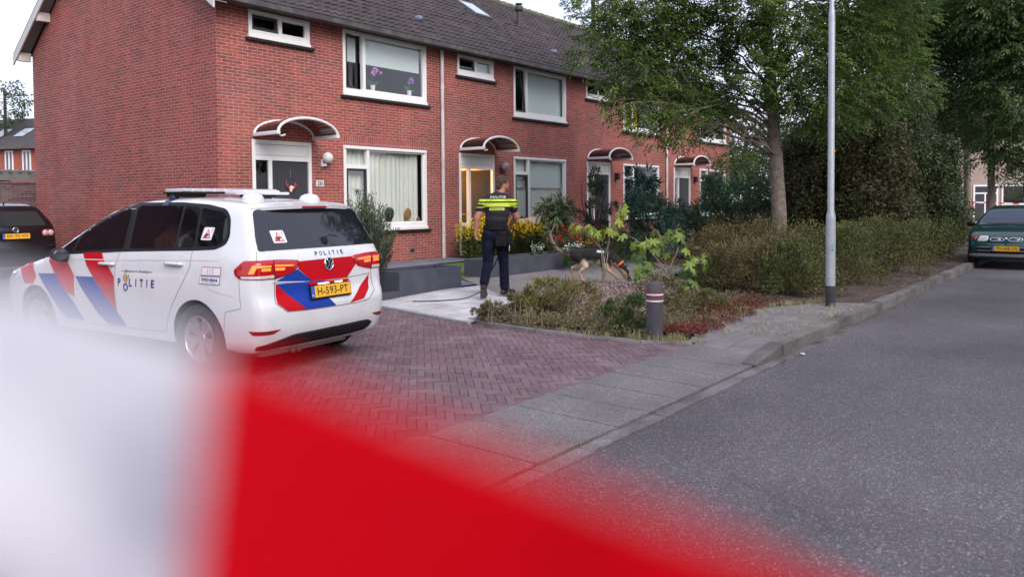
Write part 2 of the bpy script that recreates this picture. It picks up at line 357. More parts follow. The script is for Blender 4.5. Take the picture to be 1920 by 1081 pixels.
def roof_z(b): return 5.45+ROOFK*(b+.3)
RIDGE = WD/2
def tiles(mb, x0, x1, seed):
    rg = np.random.default_rng(seed); tw = .21; ns = 5; nc = int(round((x1-x0)/tw*ns)); rows = 19
    bl = np.linspace(-.40, RIDGE, rows+1); nrm = Vector((0, -ROOFK, 1)).normalized()
    for r in range(rows):
        b0, b1 = bl[r], bl[r+1]; k = len(mb.v); jit = rg.normal(0, .004, nc//ns+2)
        vs = []
        for j, (b, lift) in enumerate(((b0, .0), (b0, .034), (b1+.03, .012))):
            for i in range(nc+1):
                x = x0+(x1-x0)*i/nc; ph = (i % ns)/ns
                h = .020*math.sin(2*math.pi*ph)+(.008 if ph > .7 else 0)+jit[i//ns]
                p = Vector((x, b, roof_z(b)+.02))+nrm*(lift+(h if j else min(h, 0)-.01)); vs.append(p)
        W_ = nc+1
        mb.add(vs, [(j*W_+i, j*W_+i+1, (j+1)*W_+i+1, (j+1)*W_+i) for j in range(2) for i in range(nc)])
HLAB = ['end-of-row red brick house with number 281 and blank gable wall behind the police car',
        'red brick row house whose front door stands open on a yellow lit hallway',
        'red brick row house half screened by the bluish green leafy shrub, third along the row',
        'last red brick house of the row, farthest one, beside the dark green hedge']
GW, UW, SW, DR = (2.99, 5.56, .99, 2.83), (3.01, 5.585, 3.985, 5.355), (.69, 2.135, 4.865, 5.345), (.72, 2.135, .20, 2.83)
CURT = [('net', 'halfblind'), ('scallop', 'blind'), ('none', 'yellow'), ('none', 'none')]
for h in range(4):
    H = thing('terraced_house', HLAB[h], 'house', L(UNIT*h, 0, 0), ROTF, 'row of brick houses')
    wl = MB(); facade(wl, 0, UNIT, 0.0, EAVE, [GW, UW, SW, DR])
    wall = wl.build('wall', BRICK, H)
    if h in (0, 3):
        g = MB(); xx = 0 if h == 0 else UNIT
        g.poly([(xx, 0, 0), (xx, WD, 0), (xx, WD, EAVE), (xx, RIDGE, roof_z(RIDGE)-.05), (xx, 0, EAVE)][::(1 if h else -1)])
        g.build('gable_wall', BRICK, H)
    bk = MB(); bk.quad((0, WD, 0), (UNIT, WD, 0), (UNIT, WD, EAVE), (0, WD, EAVE)); bk.build('back_wall', BRICK, H)
    # upright brick course over the ground floor openings
    so_ = MB()
    for a, b, c, d in (GW,): so_.quad((a-.1, -.003, d), (b+.1, -.003, d), (b+.1, -.003, d+.20), (a-.1, -.003, d+.20))
    so_.build('lintel', BRICKV, H)
    # roof
    ov0 = -.30 if h == 0 else 0.0; ov1 = UNIT+.30 if h == 3 else UNIT
    rf = MB(); tiles(rf, ov0, ov1, 10+h)
    zr = roof_z(RIDGE)+.02
    rf.quad((ov0, RIDGE, zr), (ov1, RIDGE, zr), (ov1, WD+.4, zr-ROOFK*(WD+.4-RIDGE)), (ov0, WD+.4, zr-ROOFK*(WD+.4-RIDGE)))
    ro = rf.build('roof', TILE, H)
    rd = MB(); n = int((ov1-ov0)/.36)
    for i in range(n):
        a = ov0+(ov1-ov0)*i/n; b = ov0+(ov1-ov0)*(i+1)/n
        rd.tube([(a, RIDGE, zr+.015), (b+.02, RIDGE, zr+.025)], [.115, .135], 10)
    rd.build('ridge', mat('ridge_tile', (.09, .08, .06), .85, noise=(3, (.16, .15, .08), .45, .65)), ro)
    # gutter and soffit
    gt = MB(); gx0, gx1 = (ov0, ov1)
    gt.box(gx0, gx1, -.42, -.405, 5.33, 5.445); gt.box(gx0, gx1, -.405, -.28, 5.325, 5.34); gt.box(gx0, gx1, -.432, -.40, 5.445, 5.462, bev=.006)
    gt.box(gx0, gx1, -.28, -.265, 5.325, 5.45)
    gt.build('gutter', ZINC, H)
    sf = MB(); sf.box(gx0, gx1, -.265, -.002, EAVE+.0, EAVE+.02); sf.build('soffit', mat('soffit_board', (.16, .15, .15), .7), H)
    if h in (0, 3):
        e = -.30 if h == 0 else UNIT+.30; vb = MB(); s_ = -1 if h == 0 else 1
        for b0, b1 in ((-.42, RIDGE), (WD+.42, RIDGE)):
            def zz(b): return roof_z(b) if b <= RIDGE else roof_z(2*RIDGE-b)
            x0_, x1_ = sorted((e, e-s_*.03)); w0 = .24
            p = [(x0_, b0, zz(b0)-w0), (x0_, b1, zz(b1)-w0), (x0_, b1, zz(b1)-.01), (x0_, b0, zz(b0)-.01)]; q = [(x1_, a, c) for _, a, c in p]
            vb.add(p+q, [(0, 1, 2, 3), (7, 6, 5, 4), (0, 4, 5, 1), (3, 2, 6, 7), (0, 3, 7, 4), (1, 5, 6, 2)])
        vb.build('barge_board', mat('cream_board', (.60, .57, .55), .6), H)
        vs = MB(); xa, xb = sorted((e-s_*.03, (0 if h == 0 else UNIT)))
        for b0, b1 in ((-.40, RIDGE), (WD+.40, RIDGE)):
            vs.quad((xa, b0, zz(b0)-.12), (xb, b0, zz(b0)-.12), (xb, b1, zz(b1)-.12), (xa, b1, zz(b1)-.12))
        vs.build('verge_soffit', mat('grey_soffit', (.22, .21, .20), .8), H)
        for b in (WD+.15, WD-1.05, WD-2.4, 1.1):
            pu = MB(); pu.box(*(sorted((e-s_*.032, 0 if h == 0 else UNIT))), b-.07, b+.07, zz(b)-.34, zz(b)-.13)
            pu.build('purlin_end', mat('cream_board', (.6, .57, .55), .6), H)
    # windows
    c1_, c2_ = CURT[h]
    window(H, *GW, GW[0]+.70, transom=2.375, curtain=c1_)
    window(H, *UW, UW[0]+.60, curtain=c2_, swing=(.32 if h == 0 else 0), tilt=(.07 if h == 1 else None))
    window(H, *SW, (SW[0]+SW[1])/2, curtain=('none' if h != 1 else 'blind'), tilt=(.14 if h != 3 else None))
    # front door
    x0, x1, z0, z1 = DR; fr = MB(); w = .075
    frame_box(fr, x0, x1, z0, z1, w, -.012, .09, .03); fr.box(x0+w, x1-w, -.006, .084, 2.43, 2.50); fr.box(1.095, 1.175, -.006, .084, z0+.03, 2.43)
    fr.box(x0+w, 1.095, -.002, .08, .95, 1.03)
    F_ = fr.build('door_frame', WHITE, H)
    pn = MB(); pn.box(x0+w, x1-w, .02, .05, 2.50, z1-w); pn.box(x0+w+.03, x1-w-.03, .004, .02, 2.53, z1-w-.03, bev=.008); pn.build('fanlight_panel', WHITE2, F_)
    gl = MB(); gl.quad((x0+w, .038, 1.03), (1.095, .038, 1.03), (1.095, .038, 2.43), (x0+w, .038, 2.43)); gl.quad((x0+w, .038, z0+.03), (1.095, .038, z0+.03), (1.095, .038, .95), (x0+w, .038, .95)); gl.build('side_light', PANE if h else glass('figured_glass', (.10, .11, .11), 1.0), F_)
    dl = MB(); dl.box(0, .885, 0, .045, 0, 2.19, bev=.004)
    for zz0, zz1 in ((.25, .95), (1.15, 2.0)): dl.box(.14, .74, -.012, .0, zz0, zz1, bev=.01)
    D_ = dl.build('front_door', mat('anthracite_door', (.045, .045, .055), .45, bump=(40, .1, .002)), H, loc=(1.175, .03, z0+.035))
    hd = MB(); hd.tube([(.06, -.06, 1.0), (.18, -.06, 1.0)], .012); hd.tube([(.06, -.06, 1.0), (.06, 0, 1.0)], .012); hd.build('door_handle', mat('steel', (.5, .5, .5), .3, 1.0), D_)
    if h == 1:
        D_.location = (1.175+.885, .06, z0+.035); D_.data.transform(Matrix.Translation((-.885, 0, 0)))
        for c_ in D_.children: c_.data.transform(Matrix.Translation((-.885, 0, 0)))
        D_.rotation_euler = (0, 0, R_(-62))
    # hallway
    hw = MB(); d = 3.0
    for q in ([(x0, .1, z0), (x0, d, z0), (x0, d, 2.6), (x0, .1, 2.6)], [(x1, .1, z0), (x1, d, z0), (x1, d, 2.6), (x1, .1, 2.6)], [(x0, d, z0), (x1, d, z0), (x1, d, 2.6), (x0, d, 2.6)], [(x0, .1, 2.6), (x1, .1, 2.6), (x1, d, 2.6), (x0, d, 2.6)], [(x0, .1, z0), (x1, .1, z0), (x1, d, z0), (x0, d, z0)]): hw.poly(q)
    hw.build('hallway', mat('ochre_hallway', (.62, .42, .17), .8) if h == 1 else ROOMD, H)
    if h == 1:
        lb = MB(); lb.sphere((1.35, 1.5, 2.35), .11, 8); lb.build('ceiling_lamp', mat('lit_lamp_glass', (1, .8, .5), .5, emit=(1, .62, .25), estr=10), H, smooth=True)
        pl_ = bpy.data.lights.new('hall_light', 'POINT'); pl_.energy = 75; pl_.color = (1, .66, .28); pl_.shadow_soft_size = .11; plo = bpy.data.objects.new('hall_light', pl_); COL.objects.link(plo); plo.parent = H; plo.location = (1.35, 1.2, 2.12)
    # porch canopy of smoked plastic in a white frame
    cp = MB(); ca_, cb_ = x0+.05, x0+1.47; cx, hf = (ca_+cb_)/2, (cb_-ca_)/2; zc = 2.935; dp = -.80
    cp.tube(arc(cx, zc, hf, .30, dp), .028, 8); cp.tube(arc(cx, zc, hf, .30, -.02), .024, 8)
    cp.box(ca_-.035, ca_+.035, dp-.02, -.005, zc-.05, zc+.02, bev=.006); cp.box(cb_-.035, cb_+.035, dp-.02, -.005, zc-.05, zc+.02, bev=.006)
    cp.tube([(ca_+.02, dp+.03, zc-.04), (ca_+.10, dp+.06, zc-.075), (ca_+.18, dp+.03, zc-.05)], .016, 6)
    C_ = cp.build('canopy_frame', WHITE2, H, autosmooth=R_(40))
    vl = MB(); n = 18; a0 = arc(cx, zc+.005, hf-.01, .30, dp+.01, n); a1 = arc(cx, zc+.005, hf-.01, .30, -.02, n)
    for i in range(n): vl.quad(a0[i], a0[i+1], a1[i+1], a1[i])
    vl.build('canopy_sheet', SMOKE, C_, smooth=True)
    # wall lamp beside the door
    if h in (0, 1):
        wlm = MB(); wlm.box(2.395, 2.475, -.09, -.002, 2.35, 2.41, bev=.01); wlm.box(2.37, 2.40, -.06, -.002, 2.34, 2.50, bev=.008); wo = wlm.build('wall_lamp', WHITE2 if h == 0 else DARKF, H)
        gb = MB(); gb.sphere((2.47, -.12, 2.53), .115, 10); gb.build('lamp_globe', mat('opal_globe', (.75, .73, .74), .3) if h == 0 else mat('clear_globe', (.30, .28, .30), .15), wo, smooth=True)
    else:
        wlm = MB(); wlm.box(2.42, 2.54, -.16, -.002, 2.28, 2.50, bev=.02); wlm.build('wall_lamp', DARKF, H)
    if h == 0:
        nb = MB(); nb.box(2.245, 2.445, -.016, -.002, 1.92, 2.05, bev=.004)
        no = nb.build('house_number', mat('number_plate_white', (.74, .73, .72), .4), H)
        tx = MB(); put_text(tx, '281', 1, lambda x, y: (2.345+x, -.0185, 1.985+y), bold=.02, width=.14, height=.095); tx.build('number_lettering', DARKF, no)
        vt = MB(); vt.box(4.98, 5.12, -.012, -.001, .38, .46, bev=.003); vt.build('air_brick', DARKF, H)
    if h in (0, 2):
        dp_ = MB(); dp_.tube([(UNIT+.07, -.055, .10), (UNIT+.07, -.055, 5.33)], .045, 10)
        for zz_ in (4.40, 2.62, .75): dp_.lathe([(.052, -.03), (.052, .03)], 10, c=(UNIT+.07, -.055, zz_))
        dp_.build('downpipe', PIPE, H, autosmooth=R_(40))
    # things on the roof
    def on_roof(a, b): return Vector((a-UNIT*h, b, roof_z(b)+.04))
    if h == 1:
        sk = MB(); p0, p1, p2, p3 = [on_roof(a, b) for a, b in ((9.95, 2.18), (10.73, 2.18), (10.73, 3.02), (9.95, 3.02))]; nr = Vector((0, -ROOFK, 1)).normalized()
        up = [p+nr*.09 for p in (p0, p1, p2, p3)]; sk.add([p0, p1, p2, p3]+up, [(0, 1, 5, 4), (1, 2, 6, 5), (2, 3, 7, 6), (3, 0, 4, 7), (4, 5, 6, 7)])
        so2 = sk.build('skylight', mat('lead_flashing', (.10, .10, .11), .5), ro)
        c_ = sum(up, Vector())/4; gp_ = [c_+(p-c_)*.84+nr*.012 for p in up]; gm = MB(); gm.poly(gp_); gm.build('skylight_pane', mat('skylight_glass', (.35, .42, .48), .04, spec=1.0), so2)
    for a, b in {1: [(12.39, 2.38)], 3: [(18.4, 2.42)]}.get(h, []):
        p = on_roof(a, b); vp = MB(); vp.tube([p-Vector((0, 0, .2)), p+Vector((0, 0, .62))], .075, 12); vp.lathe([(.12, .50), (.135, .52), (.135, .64), (.12, .66)], 14, c=tuple(p)); vp.lathe([(.07, .66), (.07, .70), (.12, .71), (.12, .74)], 14, c=tuple(p))
        vp.build('flue', mat('flue_plastic', (.05, .045, .045), .6), ro, autosmooth=R_(40))
    for a, b in {0: [(6.02, .68)], 1: [(11.07, 3.55), (12.0, .73)], 2: []}.get(h, []):
        p = on_roof(a, b); vp = MB(); vp.sphere(tuple(p+Vector((0, 0, .03))), .12, 8, sc3=(.8, 1.2, .75)); vp.build('vent_tile', mat('blue_grey_vent', (.13, .15, .22), .35), ro, smooth=True)

# small things belonging to the first house
wr = thing('door_wreath', 'small wire ring wreath with red and cream flowers on the grey front door', 'wreath', L(1.62, .012, 1.99), ROTF)
q = MB(); q.tube([(.11*math.cos(t), 0, .11*math.sin(t)) for t in np.linspace(0, 2*math.pi, 25)], .004, 6, caps=False); q.tube([(0, 0, .11), (0, .0, .26)], .003, 5); q.build('ring', mat('steel', (.5, .5, .5), .3, 1.0), wr)
for nm, colr, pts in (('red_flower', (.35, .03, .05), [(-.10, -.06), (-.07, -.10), (.08, -.09), (.105, -.05), (.06, -.11)]), ('cream_flower', (.75, .62, .45), [(-.03, -.11), (.0, -.13), (.03, -.10), (.0, -.09), (-.01, -.16)])):
    for x, z in pts:
        q = MB(); q.sphere((x, -.02, z), .034, 6, sc3=(1, .6, 1)); q.build('flower', mat(nm, colr, .8), wr, smooth=True)
# ================================================================ ground
def speckle_mat(name, base, dark, light, sc_=90, k=.55, rough=.9, big=(.6, .12), cracks=False):
    mt = bpy.data.materials.new(name); mt.use_nodes = True; n = mt.node_tree.nodes; l = mt.node_tree.links; p = n['Principled BSDF']
    tc = n.new('ShaderNodeTexCoord'); vo = n.new('ShaderNodeTexVoronoi'); vo.inputs['Scale'].default_value = sc_; l.new(tc.outputs['Object'], vo.inputs['Vector'])
    cr = n.new('ShaderNodeValToRGB'); e = cr.color_ramp; e.elements[0].position = .0; e.elements[0].color = (*dark, 1); e.elements[1].position = 1; e.elements[1].color = (*light, 1)
    q = e.elements.new(.45); q.color = (*base, 1); q = e.elements.new(.90); q.color = (*[c*1.35 for c in base], 1)
    sp = n.new('ShaderNodeSeparateColor'); l.new(vo.outputs['Color'], sp.inputs[0]); l.new(sp.outputs[0], cr.inputs[0])
    no = n.new('ShaderNodeTexNoise'); no.inputs['Scale'].default_value = big[0]; no.inputs['Detail'].default_value = 7; l.new(tc.outputs['Object'], no.inputs['Vector'])
    mr = n.new('ShaderNodeMapRange'); mr.inputs[1].default_value = .3; mr.inputs[2].default_value = .75; mr.inputs[3].default_value = 1-big[1]*2; mr.inputs[4].default_value = 1+big[1]; l.new(no.outputs[0], mr.inputs[0])
    mx = n.new('ShaderNodeMix'); mx.data_type = 'RGBA'; mx.blend_type = 'MIX'; mx.inputs[0].default_value = k; mx.inputs[6].default_value = (*base, 1); l.new(cr.outputs[0], mx.inputs[7])
    vm = n.new('ShaderNodeVectorMath'); vm.operation = 'SCALE'; l.new(mx.outputs[2], vm.inputs[0]); l.new(vm.outputs[0], p.inputs['Base Color'])
    fac = mr.outputs[0]
    if cracks:
        dn = n.new('ShaderNodeTexNoise'); dn.inputs['Scale'].default_value = 1.6; dn.inputs['Detail'].default_value = 6; l.new(tc.outputs['Object'], dn.inputs['Vector'])
        dv = n.new('ShaderNodeVectorMath'); dv.operation = 'MULTIPLY_ADD'; dv.inputs[1].default_value = (.9, .9, .9); l.new(dn.outputs[1], dv.inputs[0]); l.new(tc.outputs['Object'], dv.inputs[2])
        cv = n.new('ShaderNodeTexVoronoi'); cv.feature = 'DISTANCE_TO_EDGE'; cv.inputs['Scale'].default_value = .28; l.new(dv.outputs[0], cv.inputs['Vector'])
        cm = n.new('ShaderNodeMapRange'); cm.inputs[1].default_value = .0015; cm.inputs[2].default_value = .005; cm.inputs[3].default_value = .84; cm.inputs[4].default_value = 1; l.new(cv.outputs[0], cm.inputs[0])
        pn = n.new('ShaderNodeTexNoise'); pn.inputs['Scale'].default_value = .33; pn.inputs['Detail'].default_value = 5; pv = n.new('ShaderNodeMapping'); pv.inputs['Scale'].default_value = (.35, 1.3, 1); l.new(tc.outputs['Object'], pv.inputs[0]); l.new(pv.outputs[0], pn.inputs['Vector'])
        pm = n.new('ShaderNodeMapRange'); pm.inputs[1].default_value = .42; pm.inputs[2].default_value = .60; pm.inputs[3].default_value = .80; pm.inputs[4].default_value = 1.10; l.new(pn.outputs[0], pm.inputs[0])
        for q_ in (cm, pm):
            mu_ = n.new('ShaderNodeMath'); mu_.operation = 'MULTIPLY'; l.new(fac, mu_.inputs[0]); l.new(q_.outputs[0], mu_.inputs[1]); fac = mu_.outputs[0]
    l.new(fac, vm.inputs['Scale'])
    p.inputs['Roughness'].default_value = rough
    bu = n.new('ShaderNodeBump'); bu.inputs['Strength'].default_value = .7; bu.inputs['Distance'].default_value = .006; l.new(vo.outputs['Distance'], bu.inputs['Height']); bu.invert = True; l.new(bu.outputs[0], p.inputs['Normal'])
    MATS[name] = mt; return mt
def tile_mat(name, c1, c2, joint, w, h, ms, off=.5, rot=0.0, noise_k=.3):
    mt = bpy.data.materials.new(name); mt.use_nodes = True; n = mt.node_tree.nodes; l = mt.node_tree.links; p = n['Principled BSDF']
    tc = n.new('ShaderNodeTexCoord'); mp = n.new('ShaderNodeMapping'); mp.inputs['Rotation'].default_value = (0, 0, rot); l.new(tc.outputs['Object'], mp.inputs[0])
    br = n.new('ShaderNodeTexBrick'); br.offset = off; br.inputs['Scale'].default_value = 1; br.inputs['Brick Width'].default_value = w; br.inputs['Row Height'].default_value = h; br.inputs['Mortar Size'].default_value = ms; br.inputs['Mortar Smooth'].default_value = .3
    br.inputs['Color1'].default_value = (*c1, 1); br.inputs['Color2'].default_value = (*c2, 1); br.inputs['Mortar'].default_value = (*joint, 1); l.new(mp.outputs[0], br.inputs['Vector'])
    no = n.new('ShaderNodeTexNoise'); no.inputs['Scale'].default_value = 2.2; no.inputs['Detail'].default_value = 9; no.inputs['Roughness'].default_value = .75; l.new(tc.outputs['Object'], no.inputs['Vector'])
    mr = n.new('ShaderNodeMapRange'); mr.inputs[1].default_value = .3; mr.inputs[2].default_value = .75; mr.inputs[3].default_value = 1-noise_k; mr.inputs[4].default_value = 1+noise_k; l.new(no.outputs[0], mr.inputs[0])
    vm = n.new('ShaderNodeVectorMath'); vm.operation = 'SCALE'; l.new(br.outputs[0], vm.inputs[0]); l.new(mr.outputs[0], vm.inputs['Scale']); l.new(vm.outputs[0], p.inputs['Base Color']); p.inputs['Roughness'].default_value = .9
    bu = n.new('ShaderNodeBump'); bu.inputs['Strength'].default_value = .5; bu.inputs['Distance'].default_value = .006; bu.invert = True; l.new(br.outputs[1], bu.inputs['Height']); l.new(bu.outputs[0], p.inputs['Normal'])
    MATS[name] = mt; return mt
ASPH = speckle_mat('asphalt', (.128, .116, .127), (.050, .044, .050), (.52, .48, .50), 125, .70, .8, (.40, .22), True)
SLABM = speckle_mat('washed_concrete', (.170, .157, .160), (.085, .078, .08), (.36, .34, .335), 110, .7, .9, (1.6, .14))
SOIL = mat('bed_soil', (.060, .042, .034), .95, noise=(5, (.12, .085, .06), .45, .7), bump=(30, .8, .02))
GROUND = mat('garden_ground', (.07, .07, .04), .95, noise=(1.5, (.05, .045, .035), .45, .65))
GREY_TILE = tile_mat('grey_paving_tiles', (.20, .185, .180), (.165, .152, .150), (.10, .095, .085), .30, .30, .006, .5)
LIGHT_TILE = tile_mat('light_paving_tiles', (.50, .49, .50), (.40, .385, .39), (.20, .19, .17), .60, .40, .007, .5)
BLUE_TILE = tile_mat('blue_grey_slabs', (.16, .165, .20), (.13, .135, .17), (.07, .07, .08), .60, .60, .008, 0)
def sheet(name, ab, m, z=0.0, label=None):
    """flat polygon in the street frame; corner tuples are (a, b) or (a, b, z)"""
    q = MB(); q.poly([(p[0], p[1], p[2] if len(p) > 2 else z) for p in ab]); o = q.build(name, m); o.location = (OX, OY, 0); o.rotation_euler = (0, 0, ROTF)
    return tag(o, label, None, None, 'structure')
def street(o): o.location = (OX, OY, 0); o.rotation_euler = (0, 0, ROTF); return o
sheet('ground', [(-600, -600), (600, -600), (600, 600), (-600, 600)], GROUND, -.10)
sheet('road', [(-120, -17.0), (140, -17.0), (140, -10.72), (-120, -10.72)], ASPH, -.022)
# driveway: sand bed, then clay pavers in herringbone
edge = [(-.25, -9.80), (-.47, -9.2), (-.55, -7.76), (-.42, -6.75), (-.62, -6.86), (-.18, -4.48), (-.05, -4.33), (-.02, -3.3), (-.02, 12.)]
sheet('driveway', edge + [(-14, 12.), (-14, -9.80)], tile_mat('old_clay_pavers', (.150, .095, .105), (.115, .075, .085), (.055, .04, .045), .21, .105, .006, .5, R_(45)), -.012)
def inside(x, y, poly):
    c = False; j = len(poly)-1
    for i in range(len(poly)):
        if (poly[i][1] > y) != (poly[j][1] > y) and x < (poly[j][0]-poly[i][0])*(y-poly[i][1])/(poly[j][1]-poly[i][1])+poly[i][0]: c = not c
        j = i
    return c
q = MB(); w = .070; reg = edge[:-2] + [(-.02, -2.0), (-11, -2.0), (-11, -9.80)]; rg = np.random.default_rng(3); c45, s45 = math.cos(R_(45)), math.sin(R_(45))
for r in range(-170, 170):
    for k in range(-40, 40):
        for hv in (0, 1):
            u0, v0, du, dv = ((r+6*k)*w, r*w, 3*w, w) if hv == 0 else ((r+6*k-1)*w, r*w, w, 3*w)
            cu, cv = u0+du/2, v0+dv/2; a = c45*cu-s45*cv-5.5; b = s45*cu+c45*cv-6.0
            if not (-11 < a < 0 and -9.85 < b < -2) or not inside(a, b, reg): continue
            g = .0025; ch = .005; z = rg.normal(0, .0016); tx, ty = rg.normal(0, .008, 2); vs = []
            for zz, e in ((-.012, g), (-.002, g), (0, g+ch)):
                for x, y in ((u0+e, v0+e), (u0+du-e, v0+e), (u0+du-e, v0+dv-e), (u0+e, v0+dv-e)):
                    zz2 = zz+(z+(x-cu)*tx+(y-cv)*ty if zz > -.01 else 0)
                    vs.append((c45*x-s45*y-5.5, s45*x+c45*y-6.0, zz2))
            q.add(vs, [(i, (i+1) % 4, 4+(i+1) % 4, 4+i) for i in range(4)]+[(4+i, 4+(i+1) % 4, 8+(i+1) % 4, 8+i) for i in range(4)]+[(8, 9, 10, 11)])
PAV = mat('clay_pavers', (.132, .080, .092), .8, noise=(1.1, (.185, .135, .145), .45, .75), island=.20, bump=(120, .25, .002))
tag(street(q.build('driveway_pavers', PAV)), kind='structure')
# apron of concrete slabs, gutter, pavement corner, kerb
q = MB(); n = 30
for i in range(n):
    a1 = -.62-.478*i; a0 = a1-.478; jz = rg.normal(0, .002)
    e = .005
    vs = []
    for a, b in ((a0+e, -10.70), (a1-e, -10.70), (a1-e+.0, -9.80), (a0+e, -9.80)):
        sh = .55*(b+10.7)/.9 if i == 0 and a > a0+.1 else 0
        z = .004+.012*(b+10.7)/.9+jz
        vs.append((a+sh*.75, b, z))
    q.add(vs+[(x, y, z-.06) for x, y, z in vs], [(0, 1, 2, 3), (0, 4, 5, 1), (1, 5, 6, 2), (2, 6, 7, 3), (3, 7, 4, 0)])
tag(street(q.build('apron_slabs', SLABM)), kind='structure')
sheet('apron_bed', [(-16, -10.70), (-.35, -10.70), (.0, -9.66), (-16, -9.66)], SLABM, -.004)
q = MB()
for i in range(40):
    a = -16+i*.5
    if a > 1.6: continue
    q.box(a+.004, a+.496, -10.835+rg.normal(0, .006), -10.715, -.10, -.010+rg.normal(0, .0015)-max(0, a+.6)*.004, bev=.006)
tag(street(q.build('gutter_strip', speckle_mat('gutter_concrete', (.170, .157, .158), (.08, .072, .072), (.34, .32, .32), 100, .6, .9, (2.2, .3)))), kind='structure')
q = MB(); a = -1.0
while a < 60:
    ln = 1.0 if a > -.9 else .72; dz = rg.normal(0, .004); db = rg.normal(0, .005); k = len(q.v)
    q.box(a+.004, a+ln-.006, -10.735+db, -10.585+db, -.05, .105+dz, bev=.012)
    if a < -.9:
        for i in range(k, len(q.v)):
            x, y, z = q.v[i]
            if z > 0: q.v[i] = (x, y, max(.012, min(z, .015+(x+1.0)*.32)) if x < -.72 else z)
    a += ln
tag(street(q.build('kerb', speckle_mat('kerb_concrete', (.175, .162, .155), (.08, .075, .07), (.32, .30, .29), 90, .6, .9, (1.3, .34)))), kind='structure')
sheet('pavement', [(-.66, -10.66, .006), (-.30, -9.80, .02), (-.28, -9.70, .03), (-.1, -9.66, .04), (1.19, -9.36, .075), (2.51, -9.55, .085), (3.4, -10.1, .09), (3.7, -10.60, .09), (.2, -10.60, .085)], GREY_TILE)
# planted bed soil, front path, garden
def hills(name, ab, m, z, amp, cell, seed):
    xs = [p[0] for p in ab]; ys = [p[1] for p in ab]; q = MB(); rg2 = np.random.default_rng(seed)
    nx, ny = int((max(xs)-min(xs))/cell)+2, int((max(ys)-min(ys))/cell)+2; idx = {}
    def hgt(x, y): return z+amp*(math.sin(x*1.7+seed)*math.cos(y*2.1)+.5*math.sin(x*4.3+y*3.1))
    for i in range(nx):
        for j in range(ny):
            x, y = min(xs)+i*cell, min(ys)+j*cell
            if all(inside(x+dx, y+dy, ab) for dx in (0, cell) for dy in (0, cell)):
                f = []
                for dx, dy in ((0, 0), (1, 0), (1, 1), (0, 1)):
                    kk = (i+dx, j+dy)
                    if kk not in idx: idx[kk] = len(q.v); q.v.append((min(xs)+kk[0]*cell, min(ys)+kk[1]*cell, hgt(min(xs)+kk[0]*cell, min(ys)+kk[1]*cell)+rg2.normal(0, amp*.25)))
                    f.append(idx[kk])
                q.f.append(tuple(f)); q.m.append(0)
    return tag(street(q.build(name, m, smooth=True)), kind='structure')
BED = [(-.50, -9.3), (-.55, -7.76), (-.42, -6.6), (1.07, -6.15), (2.4, -6.2), (6, -6.3), (7, -5.6), (7, -3), (30, -3), (60, -3), (60, -10.56), (3.75, -10.56), (3.4, -10.05), (2.5, -9.5), (1.2, -9.3), (-.1, -9.6)]
hills('bed_soil', BED, SOIL, .075, .018, .2, 2)
sheet('bed_base', BED, SOIL, .03)
q = MB()                       # kerb edging between the pavers and the bed
for (a0, b0), (a1, b1) in (((-.26, -9.74), (-.52, -9.25)), ((-.52, -9.25), (-.58, -8.5)), ((-.58, -8.5), (-.58, -7.7)), ((-.58, -7.7), (-.46, -6.7)), ((-.66, -6.84), (-.44, -5.66)), ((-.44, -5.66), (-.21, -4.5))):
    d = Vector((a1-a0, b1-b0, 0)); nrm = Vector((-d.y, d.x, 0)).normalized()*.03
    p = [Vector((a0, b0, 0)), Vector((a1, b1, 0))]
    q.add([p[0]-nrm+Vector((0, 0, -.02)), p[1]-nrm+Vector((0, 0, -.02)), p[1]+nrm+Vector((0, 0, -.02)), p[0]+nrm+Vector((0, 0, -.02)), p[0]-nrm+Vector((0, 0, .028)), p[1]-nrm+Vector((0, 0, .028)), p[1]+nrm+Vector((0, 0, .03)), p[0]+nrm+Vector((0, 0, .03))], [(4, 5, 6, 7), (0, 1, 5, 4), (1, 2, 6, 5), (2, 3, 7, 6), (3, 0, 4, 7)])
tag(street(q.build('edging_stones', CONC)), kind='structure')
sheet('garden_soil', [(-.02, -4.3), (60, -4.3), (60, 0.1), (-.02, .1)], GROUND, .10)
sheet('lawn', [(.05, -3.62, .13), (7.0, -3.62, .14), (7.0, -1.2, .16), (.05, -1.2, .16)], mat('lawn_turf', (.075, .13, .022), .95, noise=(30, (.11, .16, .03), .4, .7), bump=(150, .8, .01)))
sheet('terrace', [(.0, -1.25), (6.3, -1.25), (6.3, .05), (.0, .05)], BLUE_TILE, .185)
sheet('garden_path', [(2.0, -4.3, .10), (2.75, -4.3, .10), (2.75, -1.2, .17), (2.0, -1.2, .17)], BLUE_TILE)
sheet('front_path', [(-.62, -6.86, .025), (1.1, -6.25, .06), (2.3, -4.45, .095), (1.4, -4.30, .085), (-.16, -4.35, .035)], LIGHT_TILE)
sheet('front_path_rear', [(1.1, -6.25, .06), (2.5, -6.6, .09), (7, -6.4, .13), (9, -3.4, .16), (2.7, -3.7, .14), (2.3, -4.45, .095)], GREY_TILE)
q = MB(); q.box(6.3, 13.5, -1.25, -.02, .10, .20); tag(street(q.build('flower_bed_soil', SOIL)), kind='structure')
